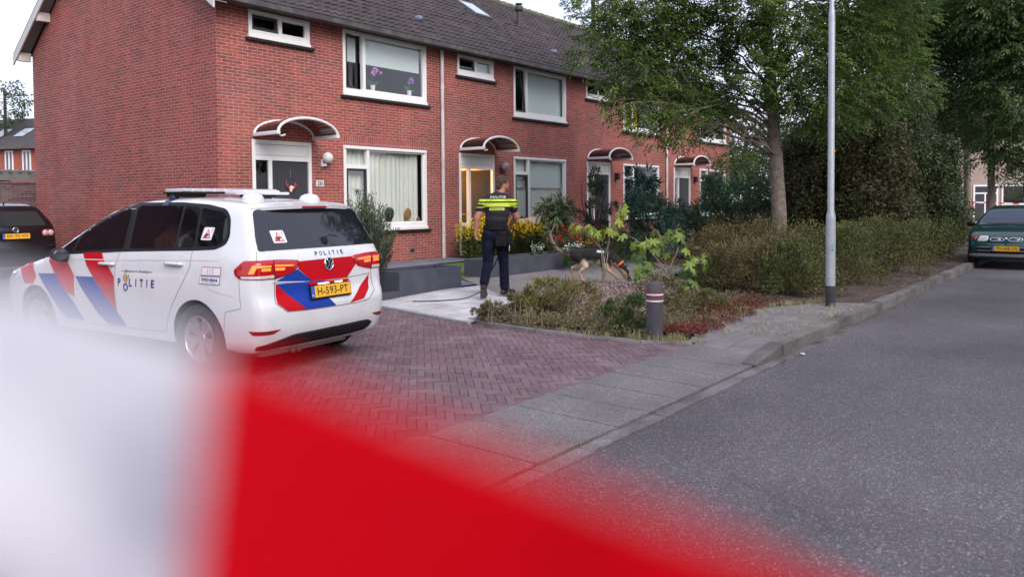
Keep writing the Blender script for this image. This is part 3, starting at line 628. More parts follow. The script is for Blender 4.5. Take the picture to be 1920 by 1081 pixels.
# loose grass, leaves and litter
def blades(pts, hgt, wid, n_, seed, lean=.6):
    rg2 = np.random.default_rng(seed); V = []
    for (x, y, z, s) in pts:
        for _ in range(n_):
            a = rg2.uniform(0, 2*math.pi); d = np.array([math.cos(a), math.sin(a), 0]); o = np.array([x, y, z])+np.array([*rg2.normal(0, .035, 2), 0])
            h_ = hgt*s*rg2.uniform(.5, 1.2); ln = rg2.uniform(.2, 1)*lean; sd = np.array([-d[1], d[0], 0])*wid*rg2.uniform(.6, 1.2)
            m_ = o+d*h_*ln*.4+np.array([0, 0, h_*.65]); t = o+d*h_*ln+np.array([0, 0, h_*(1-.35*ln)])
            V += [o-sd, o+sd, m_+sd*.7, m_-sd*.7, m_-sd*.7, m_+sd*.7, t+sd*.1, t-sd*.1]
    return np.array(V)
gp_ = []
for i in range(34):                                   # along the pavers' edge
    t = (i/33)**.7; P_ = [(-.55, -7.9), (-.56, -8.8), (-.45, -9.4), (-.2, -9.75)]
    k = min(2, int(t*3)); f_ = t*3-k; gp_.append((P_[k][0]*(1-f_)+P_[k+1][0]*f_+rg.normal(0, .06), P_[k][1]*(1-f_)+P_[k+1][1]*f_+rg.normal(0, .05), .03, rg.uniform(.35, 1.4)))
for i in range(40):
    t = rg.uniform(0, 1); gp_.append((-.1+3.6*t, -9.55+.25*math.sin(t*3.1)-.45*t*t+rg.normal(0, .07), .075, rg.uniform(.4, 1.0)))
V1 = blades(gp_, .11, .0026, 26, 5, 1.0)
tag(street(np_mesh('edge_grass', V1, 4, mat('dry_grass', (.34, .32, .15), .9, island=.4, trans=.2))), 'tufts of yellow green grass along the edge of the paving', 'grass', kind='stuff')
gp_ = [(rg.uniform(.2, 3.3), rg.uniform(-10.45, -9.7), .082, rg.uniform(.2, .7)) for _ in range(34)]+[(rg.uniform(.4, 3.3), -10.57+rg.normal(0, .03), .09, rg.uniform(.3, .8)) for _ in range(24)]
tag(street(np_mesh('straw_grass', blades(gp_, .12, .0025, 16, 8, 1.2), 4, mat('straw', (.36, .32, .20), .9, island=.3))), 'dry straw coloured grass growing in the pavement joints', 'grass', kind='stuff')
gp_ = [(rg.uniform(.1, 7), rg.uniform(-3.6, -1.3), .145, rg.uniform(.4, .8)) for _ in range(1300)]
tag(street(np_mesh('lawn_grass', blades(gp_, .06, .003, 8, 9), 4, mat('lawn_blade', (.07, .13, .022), .9, island=.3, trans=.2))), 'short mown green lawn behind the grey planter', 'grass', kind='stuff')
V = []
def flake(a, b, z, s, rg2):
    t = rg2.uniform(0, 6.28); u = np.array([math.cos(t), math.sin(t), rg2.normal(0, .25)])*s; v = np.array([-math.sin(t), math.cos(t), rg2.normal(0, .25)])*s*.55; c = np.array([a, b, z+.006])
    return [c-u, c-v, c+u, c+v]
for _ in range(420): V += flake(rg.uniform(3.2, 14), -10.52+abs(rg.normal(0, .35)), .085, rg.uniform(.012, .03), rg)
for _ in range(420): V += flake(rg.uniform(-1, 16), -10.76-abs(rg.normal(0, .05)), -.018, rg.uniform(.006, .022), rg)
for _ in range(130): V += flake(rg.uniform(-.4, 3.2), rg.uniform(-10.4, -8.8), .09, rg.uniform(.008, .022), rg)
for _ in range(40): V += flake(rg.uniform(-6, -.6), rg.uniform(-9.7, -6.5), .004, rg.uniform(.005, .014), rg)
tag(street(np_mesh('dead_leaves', np.array(V), 4, mat('dead_leaf', (.20, .12, .07), .9, island=.6))), 'scattered brown dead leaves along the kerb and bed', 'leaves', kind='stuff')
pp = thing('paper_scrap', 'flat white scrap of paper lying in the road gutter', 'litter', L(-.05, -10.86, -.014), ROTF+.4)
q = MB(); q.add([(-.05, -.02, 0), (.05, -.025, .004), (.055, .018, .0), (-.045, .022, .008)], [(0, 1, 2, 3)]); q.build('scrap', WHITE2, pp)
# ================================================================ vehicles
def hcurve(pts,n=240):
    pts=np.array(pts,float);t=pts[:,0];v=pts[:,1];m=np.gradient(v,t)
    d=np.diff(v)/np.diff(t);m[0]=d[0];m[-1]=d[-1]
    for i in range(1,len(t)-1):
        m[i]=0 if d[i-1]*d[i]<=0 else 2*d[i-1]*d[i]/(d[i-1]+d[i])
    T=np.linspace(t[0],t[-1],n);k=np.clip(np.searchsorted(t,T)-1,0,len(t)-2)
    h=t[k+1]-t[k];s=(T-t[k])/h
    V=(2*s**3-3*s**2+1)*v[k]+(s**3-2*s**2+s)*h*m[k]+(3*s**2-2*s**3)*v[k+1]+(s**3-s**2)*h*m[k+1]
    return lambda q:np.interp(q,T,V)
class Shape:
    def __init__(s,w,xr,xf,zt,tr=(-.2,.6,.10),tf=(2.9,.8,.14),zb=.22,crown=.06,kr=.06,kf=.12,r=.07,core=(-.35,3.1,.62)):
        s.w=hcurve(w);s.xr=hcurve(xr);s.xf=hcurve(xf);s.zt=hcurve(zt)
        s.tr,s.tf,s.zb,s.crown,s.kr,s.kf,s.r,s.core=tr,tf,zb,crown,kr,kf,r,core
    def F(s,p):
        x,y,z=p[...,0],p[...,1],p[...,2]
        ta=1-s.tr[2]*np.clip((s.tr[0]-x)/s.tr[1],0,2)**2-s.tf[2]*np.clip((x-s.tf[0])/s.tf[1],0,2)**2
        f=[np.abs(y)-s.w(z)*ta, (s.xr(z)+s.kr*y*y-x), (x-s.xf(z)+s.kf*y*y), (z-s.zt(x)+s.crown*y*y)*.92, s.zb-z]
        u=0;m=None
        for q in f:
            a=np.maximum(q+s.r,0);u=u+a*a;m=q if m is None else np.maximum(m,q)
        return np.sqrt(u)-s.r+np.minimum(m+s.r,0)
    def cast(s,o,d,far=4.):
        o=np.broadcast_to(o,d.shape);lo=np.zeros(d.shape[:-1]);hi=np.full(d.shape[:-1],far)
        for _ in range(34):
            m=(lo+hi)/2;i=s.F(o+d*m[...,None])<0
            lo=np.where(i,m,lo);hi=np.where(i,hi,m)
        return o+d*lo[...,None]
    def side(s,x,z,sg=1):
        x=np.asarray(x,float);z=np.asarray(z,float);o=np.stack([x,0*x,z],-1);d=np.zeros_like(o);d[...,1]=sg
        return s.cast(o,d)
    def rear(s,y,z,sg=-1):
        y=np.asarray(y,float);z=np.asarray(z,float);o=np.stack([0*y+1.2,y,np.minimum(z,99)],-1);d=np.zeros_like(o);d[...,0]=sg
        return s.cast(o,d,6.)
touran=Shape(w=[(0,.80),(.2,.86),(.35,.885),(.5,.905),(.7,.915),(.95,.90),(1.05,.885),(1.2,.83),(1.55,.69),(1.8,.6)],
 xr=[(0,-.62),(.3,-.76),(.45,-.81),(.6,-.82),(.68,-.80),(.74,-.775),(1.03,-.765),(1.10,-.74),(1.5,-.52),(1.9,-.30)],
 tr=(-.2,.6,.125),xf=[(0,3.5),(.25,3.62),(.5,3.69),(.65,3.68),(.78,3.58),(.85,3.50),(.95,3.3),(2,3.3)],
 zt=[(-1.2,1.50),(-.5,1.575),(0,1.62),(.6,1.645),(1.2,1.62),(1.6,1.54),(2.1,1.31),(2.65,1.045),(3.0,.97),(3.4,.87),(3.75,.72),(4.2,.5)])
def skin_mesh(S, name, mats, parent, arches, n_ar=96, wy=.42):
    x0, x1, zc = S.core; dirs = []; org = []
    th = np.linspace(0, 2*np.pi, n_ar, endpoint=False); rings = []
    for ph in np.linspace(.02, 1, 34)**.8*np.pi/2: rings.append((x0, -math.cos(ph), math.sin(ph)))
    for x in np.linspace(x0, x1, int((x1-x0)/.045))[1:-1]: rings.append((x, 0, 1))
    for ph in (np.linspace(.02, 1, 34)**.8*np.pi/2)[::-1]: rings.append((x1, math.cos(ph), math.sin(ph)))
    O = np.array([[[r[0], 0, zc]]*n_ar for r in rings]); D = np.array([[(r[1], r[2]*math.cos(t), r[2]*math.sin(t)) for t in th] for r in rings])
    P = S.cast(O, D); n = len(rings); V = P.reshape(-1, 3).tolist()
    F = [(i*n_ar+k, i*n_ar+(k+1) % n_ar, (i+1)*n_ar+(k+1) % n_ar, (i+1)*n_ar+k) for i in range(n-1) for k in range(n_ar)]
    V += [P[0].mean(0).tolist(), P[-1].mean(0).tolist()]
    F += [(len(V)-2, (k+1) % n_ar, k) for k in range(n_ar)] + [(len(V)-1, (n-1)*n_ar+k, (n-1)*n_ar+(k+1) % n_ar) for k in range(n_ar)]
    F = [f[::-1] for f in F]
    o = link_mesh(name, V, F, mats, None, smooth=True)
    cut = MB()
    for (x, z, r) in arches:
        for s in (-1, 1): cut.lathe([(r, s*wy if s > 0 else -1.3), (r, 1.3 if s > 0 else -wy)], 40, c=(x, 0, z), axis='y')
    c = cut.build('cutter', mats[0])
    bm = bmesh.new(); bm.from_mesh(c.data); bmesh.ops.recalc_face_normals(bm, faces=bm.faces); bm.to_mesh(c.data); bm.free()
    bm = bmesh.new(); bm.from_mesh(o.data); bmesh.ops.recalc_face_normals(bm, faces=bm.faces); bm.to_mesh(o.data); bm.free()
    md = o.modifiers.new('b', 'BOOLEAN'); md.operation = 'DIFFERENCE'; md.object = c; md.solver = 'EXACT'
    dg = bpy.context.evaluated_depsgraph_get(); me = bpy.data.meshes.new_from_object(o.evaluated_get(dg)); o.modifiers.clear(); o.data = me; me.name = name
    bpy.data.objects.remove(c)
    co = np.array([p.center[:] for p in me.polygons]); mi = np.zeros(len(co), dtype=np.int32)
    nr = np.array([p.normal[:] for p in me.polygons])
    for (x, z, r) in arches:
        d = np.hypot(co[:, 0]-x, co[:, 2]-z); rad = np.abs(nr[:, 0]*(co[:, 0]-x)+nr[:, 2]*(co[:, 2]-z))/np.maximum(d, 1e-6)
        mi[(d < r+.004) & ((rad > .9) & (np.abs(nr[:, 1]) < .3) | (np.abs(co[:, 1]) < wy+.03))] = 1
    me.polygons.foreach_set('material_index', mi)
    if len(me.materials) < 2: me.materials.append(mats[1])
    bm = bmesh.new(); bm.from_mesh(me)
    for e in bm.edges:
        if len(e.link_faces) == 2 and e.calc_face_angle(0) > R_(38): e.smooth = False
    bm.to_mesh(me); bm.free()
    me.polygons.foreach_set('use_smooth', np.ones(len(me.polygons), dtype=bool))
    o.parent = parent; return o
def clip(poly, ax, val, keep_less):
    out = []
    for i in range(len(poly)):
        p, q = poly[i], poly[(i+1) % len(poly)]; pi = (p[ax] <= val) if keep_less else (p[ax] >= val); qi = (q[ax] <= val) if keep_less else (q[ax] >= val)
        if pi: out.append(p)
        if pi != qi:
            t = (val-p[ax])/(q[ax]-p[ax]); out.append(tuple(p[k]+(q[k]-p[k])*t for k in (0, 1)))
    return out
def roundpoly(poly, r, n=4):
    out = []; N = len(poly)
    for i in range(N):
        p0, p, p1 = [np.array(poly[(i+k) % N], float) for k in (-1, 0, 1)]
        a, b = p0-p, p1-p; la, lb = np.linalg.norm(a), np.linalg.norm(b); d = min(r, la*.45, lb*.45); s, e = p+a/la*d, p+b/lb*d
        for k in range(n+1):
            t = k/n; out.append(tuple((1-t)**2*s+2*t*(1-t)*p+t*t*e))
    return out
class Patcher:
    """lays flat outlines onto the curved skin of a car body"""
    def __init__(s, S): s.S = S
    def to3(s, kind, uv, off):
        uv = np.asarray(uv, float); u, v = uv[:, 0], uv[:, 1]
        if kind == 'L': p = s.S.side(u, v, 1)
        elif kind == 'R': p = s.S.side(u, v, -1)
        elif kind == 'rear': p = s.S.rear(u, v, -1)
        elif kind == 'front': p = s.S.cast(np.stack([0*u+.9, u, v], -1), np.tile([1., 0, 0], (len(u), 1)), 6)
        elif kind == 'top': p = s.S.cast(np.stack([u, v, 0*u+.5], -1), np.tile([0, 0, 1.], (len(u), 1)))
        elif kind == 'wrap':       # u = angle about a vertical axis inside the rear corner
            p = s.S.cast(np.stack([0*u-.1, 0*u, v], -1), np.stack([np.cos(u), np.sin(u), 0*u], -1))
        elif kind == 'fwrap':
            p = s.S.cast(np.stack([0*u+s.fx, 0*u, v], -1), np.stack([np.cos(u), np.sin(u), 0*u], -1))
        e = 1e-3; g = np.stack([s.S.F(p+np.eye(3)[k]*e)-s.S.F(p-np.eye(3)[k]*e) for k in range(3)], -1); g /= np.maximum(np.linalg.norm(g, axis=1, keepdims=True), 1e-9)
        return p+g*off, g
    def patch(s, mb, kind, poly, off=.002, cell=.045, m=0, skirt=.0, hole=None):
        us = [p[0] for p in poly]; vs = [p[1] for p in poly]; V = []; F = []; idx = {}
        def vid(p):
            k = (round(p[0], 5), round(p[1], 5))
            if k not in idx: idx[k] = len(V); V.append(k)
            return idx[k]
        nu, nv = max(1, math.ceil((max(us)-min(us))/cell)), max(1, math.ceil((max(vs)-min(vs))/cell))
        for i in range(nu):
            a, b = min(us)+(max(us)-min(us))*i/nu, min(us)+(max(us)-min(us))*(i+1)/nu
            col = clip(clip(poly, 0, a, False), 0, b, True)
            if len(col) < 3: continue
            for j in range(nv):
                c, d = min(vs)+(max(vs)-min(vs))*j/nv, min(vs)+(max(vs)-min(vs))*(j+1)/nv
                q = clip(clip(col, 1, c, False), 1, d, True)
                if len(q) < 3: continue
                if hole and math.hypot(sum(p[0] for p in q)/len(q)-hole[0], sum(p[1] for p in q)/len(q)-hole[1]) < hole[2]: continue
                f = []
                for p in q:
                    t = vid(p)
                    if not f or (t != f[-1] and t != f[0]): f.append(t)
                if len(f) >= 3: F.append(tuple(f))
        if not F: return
        P, g = s.to3(kind, V, off)
        if kind in ('R',): F = [f[::-1] for f in F]
        k0 = len(mb.v); mb.add(P.tolist(), F, m)
        if skirt:
            cnt = {}
            for f in F:
                for i in range(len(f)):
                    e = (f[i], f[(i+1) % len(f)]); kk = tuple(sorted(e)); cnt.setdefault(kk, []).append(e)
            P2 = (P-g*skirt).tolist(); base = len(mb.v); mb.v += [tuple(p) for p in P2]
            for kk, es in cnt.items():
                if len(es) == 1:
                    a, b = es[0]; mb.f.append((k0+b, k0+a, base+a, base+b)); mb.m.append(m)
    def line(s, mb, kind, pts, w=.006, off=.0015, m=0, step=.04):
        q = [np.array(pts[0], float)]
        for p in pts[1:]:
            p = np.array(p, float); d = np.linalg.norm(p-q[-1]); n = max(1, int(d/step)); a = q[-1]
            q += [a+(p-a)*k/n for k in range(1, n+1)]
        q = np.array(q); P, g = s.to3(kind, q, off); k = len(mb.v); vs = []
        for i in range(len(P)):
            t = P[min(i+1, len(P)-1)]-P[max(0, i-1)]; t /= max(np.linalg.norm(t), 1e-9); c = np.cross(g[i], t)*w/2; vs += [P[i]-c, P[i]+c]
        mb.add(vs, [(2*i, 2*i+1, 2*i+3, 2*i+2) for i in range(len(P)-1)], m)
    def text(s, mb, kind, txt, u0, v0, width, height, du=1, off=.003, bold=.02, space=1.0, m=0, slope=0.0):
        v, f = text2d(txt, 1.0, bold, space); xs = [p[0] for p in v]; ys = [p[1] for p in v]
        kx, ky = width/(max(xs)-min(xs)), height/(max(ys)-min(ys)); cx, cy = (max(xs)+min(xs))/2, (max(ys)+min(ys))/2
        uv = [(u0+du*(p[0]-cx)*kx, v0+(p[1]-cy)*ky+slope*(p[0]-cx)*kx) for p in v]
        P, g = s.to3(kind, uv, off); mb.add(P.tolist(), f if du*1 > 0 else [t[::-1] for t in f], m)
def flatfn(c, ux, uz, nrm, off): return lambda x, y: tuple(Vector(c)+Vector(ux)*x+Vector(uz)*y+Vector(nrm)*off)
TYRE = mat('tyre_rubber', (.014, .014, .015), .8, noise=(30, (.03, .028, .027), .45, .7)); RIM = mat('alloy_rim', (.50, .50, .52), .32, .9); ARCHM = mat('wheel_arch_black', (.010, .010, .011), .9)
CARGL = mat('dark_car_glass', (.005, .005, .007), .03, spec=.45); BLKTRIM = mat('black_trim', (.009, .009, .010), .5, spec=.25); CHROME = mat('chrome', (.75, .76, .78), .12, 1.0)
PLATEY = mat('yellow_plate', (.80, .42, .015), .4); PLATEB = mat('blue_plate_band', (.03, .10, .42), .4); INK = mat('black_ink', (.012, .012, .014), .5)
REDGL = mat('red_lamp_glass', (.34, .004, .008), .12, coat=.5, emit=(.9, .01, .01), estr=.06); CLEARGL = mat('clear_lamp_glass', (.55, .54, .55), .08, coat=1.0)
def wheel(car, x, y, r, w=.205, rimr=.215, spokes=10):
    s = 1 if y > 0 else -1
    t = MB(); hw = w/2
    t.lathe([(rimr-.01, -hw*.8), (rimr+.015, -hw*.95), (r-.035, -hw), (r-.012, -hw*.86), (r, -hw*.55), (r, hw*.55), (r-.012, hw*.86), (r-.035, hw), (rimr+.015, hw*.95), (rimr-.01, hw*.8)], 40, axis='y', close=False)
    for g in (-.45, 0, .45): t.lathe([(r+.0008, g*hw-.006), (r+.0008, g*hw+.006)], 40, 1, axis='y', close=False)
    W_ = t.build('wheel', [TYRE, ARCHM], car, autosmooth=R_(50), loc=(x, y, r))
    k = MB(); k.lathe([(rimr, s*hw*.82), (rimr-.012, s*hw*.86), (rimr-.022, s*hw*.7), (rimr-.03, -s*hw*.5)], 40, axis='y', close=False); k.lathe([(.001, s*hw*.62), (.055, s*hw*.62), (.06, s*hw*.5)], 24, axis='y', close=False)
    for i in range(spokes):
        a = 2*math.pi*i/spokes+(.10 if i % 2 else -.10); c, sn_ = math.cos(a), math.sin(a); h0, h1 = .022, .034; yy = s*hw
        pts = []
        for rr, hh, yo in ((.04, h0, .56), (rimr-.016, h1, .80)):
            for sg in (-1, 1): pts.append((c*rr-sn_*hh*sg, yy*yo, sn_*rr+c*hh*sg))
        pts += [(p[0], p[1]-s*.03, p[2]) for p in pts]
        k.add(pts, [(0, 1, 3, 2), (0, 2, 6, 4), (1, 5, 7, 3), (4, 6, 7, 5)])
    ro = k.build('rim', RIM, W_, autosmooth=R_(35))
    b = MB(); b.lathe([(.0, -s*hw*.1), (rimr-.03, -s*hw*.1)], 30, axis='y', close=False); b.build('brake_disc', ARCHM, W_)
    return W_
def plate(car, name, c, ux, uz, nrm, txt, w=.52, h=.11):
    M = Matrix([[*ux], [*nrm], [*uz]]).transposed().to_4x4(); M.translation = Vector(c)
    b = MB(); b.box(-w/2-.008, w/2+.008, -.006, .004, -h/2-.018, h/2+.008, bev=.004); b.xform(M); o = b.build(name, BLKTRIM, car)
    b = MB(); b.box(-w/2+.045, w/2, .004, .0065, -h/2, h/2, bev=.002); b.xform(M); b.build('yellow_face', PLATEY, o)
    b = MB(); b.box(-w/2, -w/2+.043, .004, .0065, -h/2, h/2, bev=.002); b.xform(M); b.build('blue_band', PLATEB, o)
    t = MB(); put_text(t, txt, 1, lambda x, y: tuple(M @ Vector((x+.02, .0072, y))), bold=.012, space=1.05, width=w*.78, height=h*.66); put_text(t, 'NL', 1, lambda x, y: tuple(M @ Vector((x-w/2+.021, .0072, y-h*.28))), width=.026, height=.02, m=1)
    t.build('lettering', [INK, WHITE2], o); return o
def emblem(mb, c, ux, uz, nrm, r, vw=True):
    c, ux, uz, nrm = [Vector(q) for q in (c, ux, uz, nrm)]
    mb.tube([c+nrm*.008+(ux*math.cos(t)+uz*math.sin(t))*r for t in np.linspace(0, 2*math.pi, 33)], r*.11, 8, caps=False)
    if vw:
        def st(pts): mb.tube([c+nrm*.008+ux*x*r+uz*y*r for x, y in pts], r*.095, 6)
        st([(-.42, .86), (0, .06), (.42, .86)]); st([(-.86, .40), (-.40, -.80), (0, .0), (.40, -.80), (.86, .40)])
CREST_GOLD = mat('gold_emblem', (.36, .25, .06), .45); NAVY = mat('navy_print', (.015, .02, .17), .45)
RED = mat('red_decal', (.46, .004, .012), .45, spec=.12, coat=.05); BLUE = mat('blue_decal', (.012, .045, .30), .45, spec=.12, coat=.05)
CARW = mat('white_car_paint', (.655, .67, .70), .25, coat=.8, noise=(2.6, (.59, .60, .62), .50, .75))

def police_car():
    car = thing('police_car', 'white police van-like estate car with red and blue stripes, brake lights lit, seen from behind', 'police car', (-2.440, 7.945, 0), R_(148.2))
    S = touran; A = [(0, .325, .365), (2.79, .325, .365)]; pt = Patcher(S); pt.fx = 2.6
    body = skin_mesh(S, 'body', [CARW, ARCHM], car, A)
    for x in (0, 2.79):
        for y in (.80, -.80): wheel(car, x, y, .325)
    for sd in ('L', 'R'):
        low = [(2.22, 1.068), (2.052, 1.067), (1.144, 1.117), (.073, 1.155), (-.202, 1.17), (-.316, 1.218), (-.335, 1.291), (-.275, 1.425), (-.18, 1.505), (.1, 1.548), (.53, 1.572), (1.2, 1.572), (1.45, 1.515), (1.75, 1.40), (2.05, 1.255), (2.33, 1.10)]
        tr = MB(); c = np.mean(low, 0); grow = [(p[0]+(.018 if p[0] > c[0] else -.018)*min(1, abs(p[0]-c[0])*3), p[1]+(.016 if p[1] > 1.3 else -.018)) for p in low]
        pt.patch(tr, sd, roundpoly(grow, .05), .002); to = tr.build('window_surround', BLKTRIM, car, smooth=True)
        for nm, pl in (('front_door_glass', [(2.05, 1.085), (1.205, 1.13), (1.29, 1.555), (1.42, 1.50), (1.72, 1.385), (2.0, 1.25)]), ('front_quarter_glass', [(2.25, 1.085), (2.10, 1.09), (2.06, 1.225), (2.20, 1.155)]),
                       ('rear_door_glass', [(1.09, 1.133), (.40, 1.156), (.455, 1.553), (1.18, 1.555)]), ('small_door_glass', [(.355, 1.158), (.105, 1.17), (.20, 1.535), (.415, 1.552)]), ('rear_quarter_glass', [(.06, 1.173), (-.195, 1.185), (-.30, 1.23), (-.318, 1.292), (-.262, 1.415), (-.17, 1.492), (.155, 1.532)])):
            g = MB(); pt.patch(g, sd, roundpoly(pl, .03), .0045); g.build(nm, CARGL, car, smooth=True)
        ln = MB(); pt.line(ln, sd, [(1.225, 1.10), (1.278, .94), (1.284, .83), (1.255, .60), (1.25, .345)]); pt.line(ln, sd, [(.10, 1.14), (.094, .984), (.20, .82), (.326, .649), (.42, .50), (.486, .345), (2.30, .335), (2.36, .5), (2.42, .72), (2.33, 1.06)])
        pt.line(ln, sd, [(-.10, .86), (-.20, .79), (-.42, .75), (-.50, .74)], .0025); pt.line(ln, sd, [(-.55, .90), (-.575, .64), (-.40, .60), (-.36, .40)], .005)
        ln.build('panel_gaps', mat('panel_gap', (.16, .16, .165), .8), body)
        sl_ = MB(); pt.line(sl_, sd, [(1.05, .545), (.47, .54), (.36, .50)], .010, .003); pt.line(sl_, sd, [(2.75, .985), (1.4, 1.01), (.2, 1.05), (-.3, 1.06)], .010, .003); sl_.build('crease_highlight', CARW, body)  # white paint strips; the upper one paints the crease highlight over the red stripes
        for nm, a, b in (('door_handle', 1.291, 1.536), ('door_handle', .20, .445)):
            h = MB(); P, g = pt.to3(sd, [(a+(b-a)*t, .968+.035*(1-(a+b)/2*.6)*.3+(.03 if a < 1 else 0)) for t in (0, .12, .5, .88, 1)], .02); P2, g2 = pt.to3(sd, [(a+.012, .968+(.03 if a < 1 else .0)), (b-.012, .968+(.03 if a < 1 else 0))], -.005)
            h.tube([P2[0], P[0], P[1], P[2], P[3], P[4], P2[1]], [.012, .015, .017, .018, .017, .016, .012], 8); h.build(nm, CARW, car, smooth=True)
            h = MB(); pt.patch(h, sd, roundpoly([(a+.05, .945+(.035 if a < 1 else 0)), (b-.05, .945+(.035 if a < 1 else 0)), (b-.05, .995+(.035 if a < 1 else 0)), (a+.05, .995+(.035 if a < 1 else 0))], .03), .0018); h.build('handle_recess_shade', mat('recess_shade', (.42, .42, .43), .6), body)  # flat grey patch: the shadow of the handle recess put in as colour
        # stripes
        d = MB()
        pt.patch(d, sd, [(2.55, 1.00), (2.50, 1.035), (2.22, 1.045), (2.204, 1.018), (2.10, .92), (2.01, .826), (2.0, .604), (2.135, .633), (2.307, .75), (2.434, .88)], .003, hole=A[1])
        pt.patch(d, sd, [(1.88, 1.066), (1.542, 1.085), (1.48, 1.0), (1.371, .921), (1.292, .848), (1.262, .56), (1.26, .50), (1.659, .828), (1.778, .931)], .003)
        pt.patch(d, sd, [(3.12, .86), (2.88, .945), (2.76, .79), (2.82, .70), (3.02, .70)], .003, cell=.02, hole=A[1]); d.build('red_stripe', RED, car, smooth=True)
        d = MB()
        pt.patch(d, sd, [(2.725, .822), (2.376, .833), (2.26, .72), (2.02, .54), (1.86, .36), (2.22, .36), (2.45, .56)], .003, cell=.02, hole=A[1])
        pt.patch(d, sd, [(1.987, .822), (1.665, .828), (1.19, .44), (1.12, .355), (1.44, .355), (1.60, .46), (1.874, .709)], .003); d.build('blue_stripe', BLUE, car, smooth=True)
        du = -1 if sd == 'L' else 1
        def X(x): return x if sd == 'L' else 1.84-x
        t = MB(); pt.text(t, sd, 'P', X(1.195), .796, .048, .078, du, bold=.03)
        for ch, xx in zip('LITIE', (1.005, .915, .825, .735, .645)): pt.text(t, sd, ch, X(xx), .800+.004*(1.2-xx), {'I': .014}.get(ch, .050), .078, du, bold=.03)
        P, g = pt.to3(sd, [(X(1.082)+.031*math.cos(a), .752+.033*math.sin(a)) for a in np.linspace(0, 2*math.pi, 25)], .003); t.tube([tuple(p) for p in P], .0075, 6, caps=False)
        pt.text(t, sd, '\u00ab waakzaam en dienstbaar \u00bb', X(.91), .915, .50, .026, du, bold=.004, slope=-.012*du); t.build('police_lettering', NAVY, car)
        t = MB()
        for pl in ([(0, -.075), (.035, -.03), (.03, .0), (.018, -.01), (.004, -.045)], [(-.004, -.075), (-.048, -.02), (-.050, .018), (-.024, -.002), (-.006, -.045)], [(0, -.035), (.026, .0), (.018, .035), (-.004, .062), (.004, .03), (-.012, .0)], [(-.02, .0), (-.012, .035), (-.026, .05), (-.018, .085), (-.036, .05), (-.04, .022)], [(.03, .012), (.044, .0), (.052, .026), (.036, .05)], [(0, .055), (.012, .075), (.0, .105), (-.012, .125), (-.006, .09)]):
            pt.patch(t, sd, [(X(1.08)-du*p[0]*-1, .845+p[1]*.75) for p in pl], .004)
        t.build('flame_emblem', CREST_GOLD, car)
        st = MB(); pt.patch(st, sd, [(X(-.087), .997), (X(-.343), .998), (X(-.343), .921), (X(-.075), .916)], .003, m=1); pt.patch(st, sd, [(X(-.092), .991), (X(-.338), .992), (X(-.338), .927), (X(-.083), .922)], .004); pt.text(st, sd, '112', X(-.21), .96, .09, .045, du, .005, .0, m=2)
        pt.patch(st, sd, [(X(-.062), .91), (X(-.339), .913), (X(-.335), .838), (X(-.054), .838)], .003, m=3); pt.patch(st, sd, [(X(-.068), .905), (X(-.334), .908), (X(-.330), .843), (X(-.060), .843)], .004); pt.text(st, sd, '0900\u20228844', X(-.197), .880, .22, .034, du, .005, .02, m=3); pt.text(st, sd, 'geen spoed, wel politie', X(-.197), .853, .19, .011, du, .005, .0, m=3)
        st.build('phone_stickers', [WHITE2, RED, mat('light_blue_ink', (.12, .35, .60), .5), NAVY], car)
        # dog warning sticker on the rear side glass
        st = MB(); fr_ = lambda u, v: (X(.0)+du*0+(-.045)+(-u if sd == 'L' else u)*1+(-.02*v), 1.292+v*.066/.075)
        dogsign(pt, st, sd, fr_); st.build('dog_warning_sticker', [WHITE2, RED, mat('maroon_print', (.16, .02, .03), .5)], car)
        mm = MB(); sg = 1 if sd == 'L' else -1
        mm.sphere((2.15, sg*.985, 1.05), .088, 10, sc3=(.62, 1.15, .82)); mm.tube([(2.17, sg*.86, 1.0), (2.16, sg*.97, 1.0)], [.03, .035], 8); mo = mm.build('side_mirror', BLKTRIM, car, smooth=True)
        mg = MB(); mg.sphere((2.105, sg*.985, 1.05), .074, 10, sc3=(.16, 1.12, .80)); mg.build('mirror_glass', mat('mirror', (.03, .04, .045), .05, spec=.8), mo, smooth=True)
        # tail lights, wrapped round the corner
        src = [(-.495, .875, .98), (-.54, .86, 1.02), (-.593, .84, 1.062), (-.734, .613, 1.062), (-.752, .364, 1.045), (-.758, .345, 1.004), (-.755, .432, .932), (-.743, .616, .892), (-.567, .87, .898), (-.51, .872, .93)]
        if sd == 'R': src = [(x, -y+.0, z) for x, y, z in src]
        W_ = lambda pts: [(math.atan2(y, x+.1) % (2*math.pi), z) for x, y, z in pts]
        tl = MB(); pt.patch(tl, 'wrap', roundpoly(W_(src), .02), .008, m=0, skirt=.012); lo = tl.build('tail_light', REDGL, car, smooth=True)
        mrr = (lambda ps: ps) if sd == 'L' else (lambda ps: [(x, -y, z) for x, y, z in ps])
        ts = MB()
        for sg_ in ([(-.652, .846, .946), (-.683, .823, 1.022), (-.737, .667, 1.015), (-.738, .668, .999), (-.709, .803, .998), (-.695, .825, .949)], [(-.727, .765, .992), (-.739, .675, .990), (-.737, .674, .966), (-.727, .769, .968)], [(-.742, .631, 1.02), (-.755, .43, 1.008), (-.756, .415, .999), (-.751, .489, .996), (-.742, .632, 1.003)], [(-.742, .626, .992), (-.751, .52, .986), (-.751, .53, .962), (-.743, .628, .967)]):
            pt.patch(ts, 'wrap', W_(mrr(sg_)), .010, .02)
        ts.build('lit_lamp', mat('lit_tail_lamp', (1, .25, .06), .4, emit=(1, .11, .012), estr=1.15), lo)
        ts = MB(); pt.patch(ts, 'wrap', W_(mrr([(-.575, .868, .923), (-.741, .643, .928), (-.744, .636, .900), (-.584, .865, .903)])), .010, .02); ts.build('clear_strip', CLEARGL, lo)
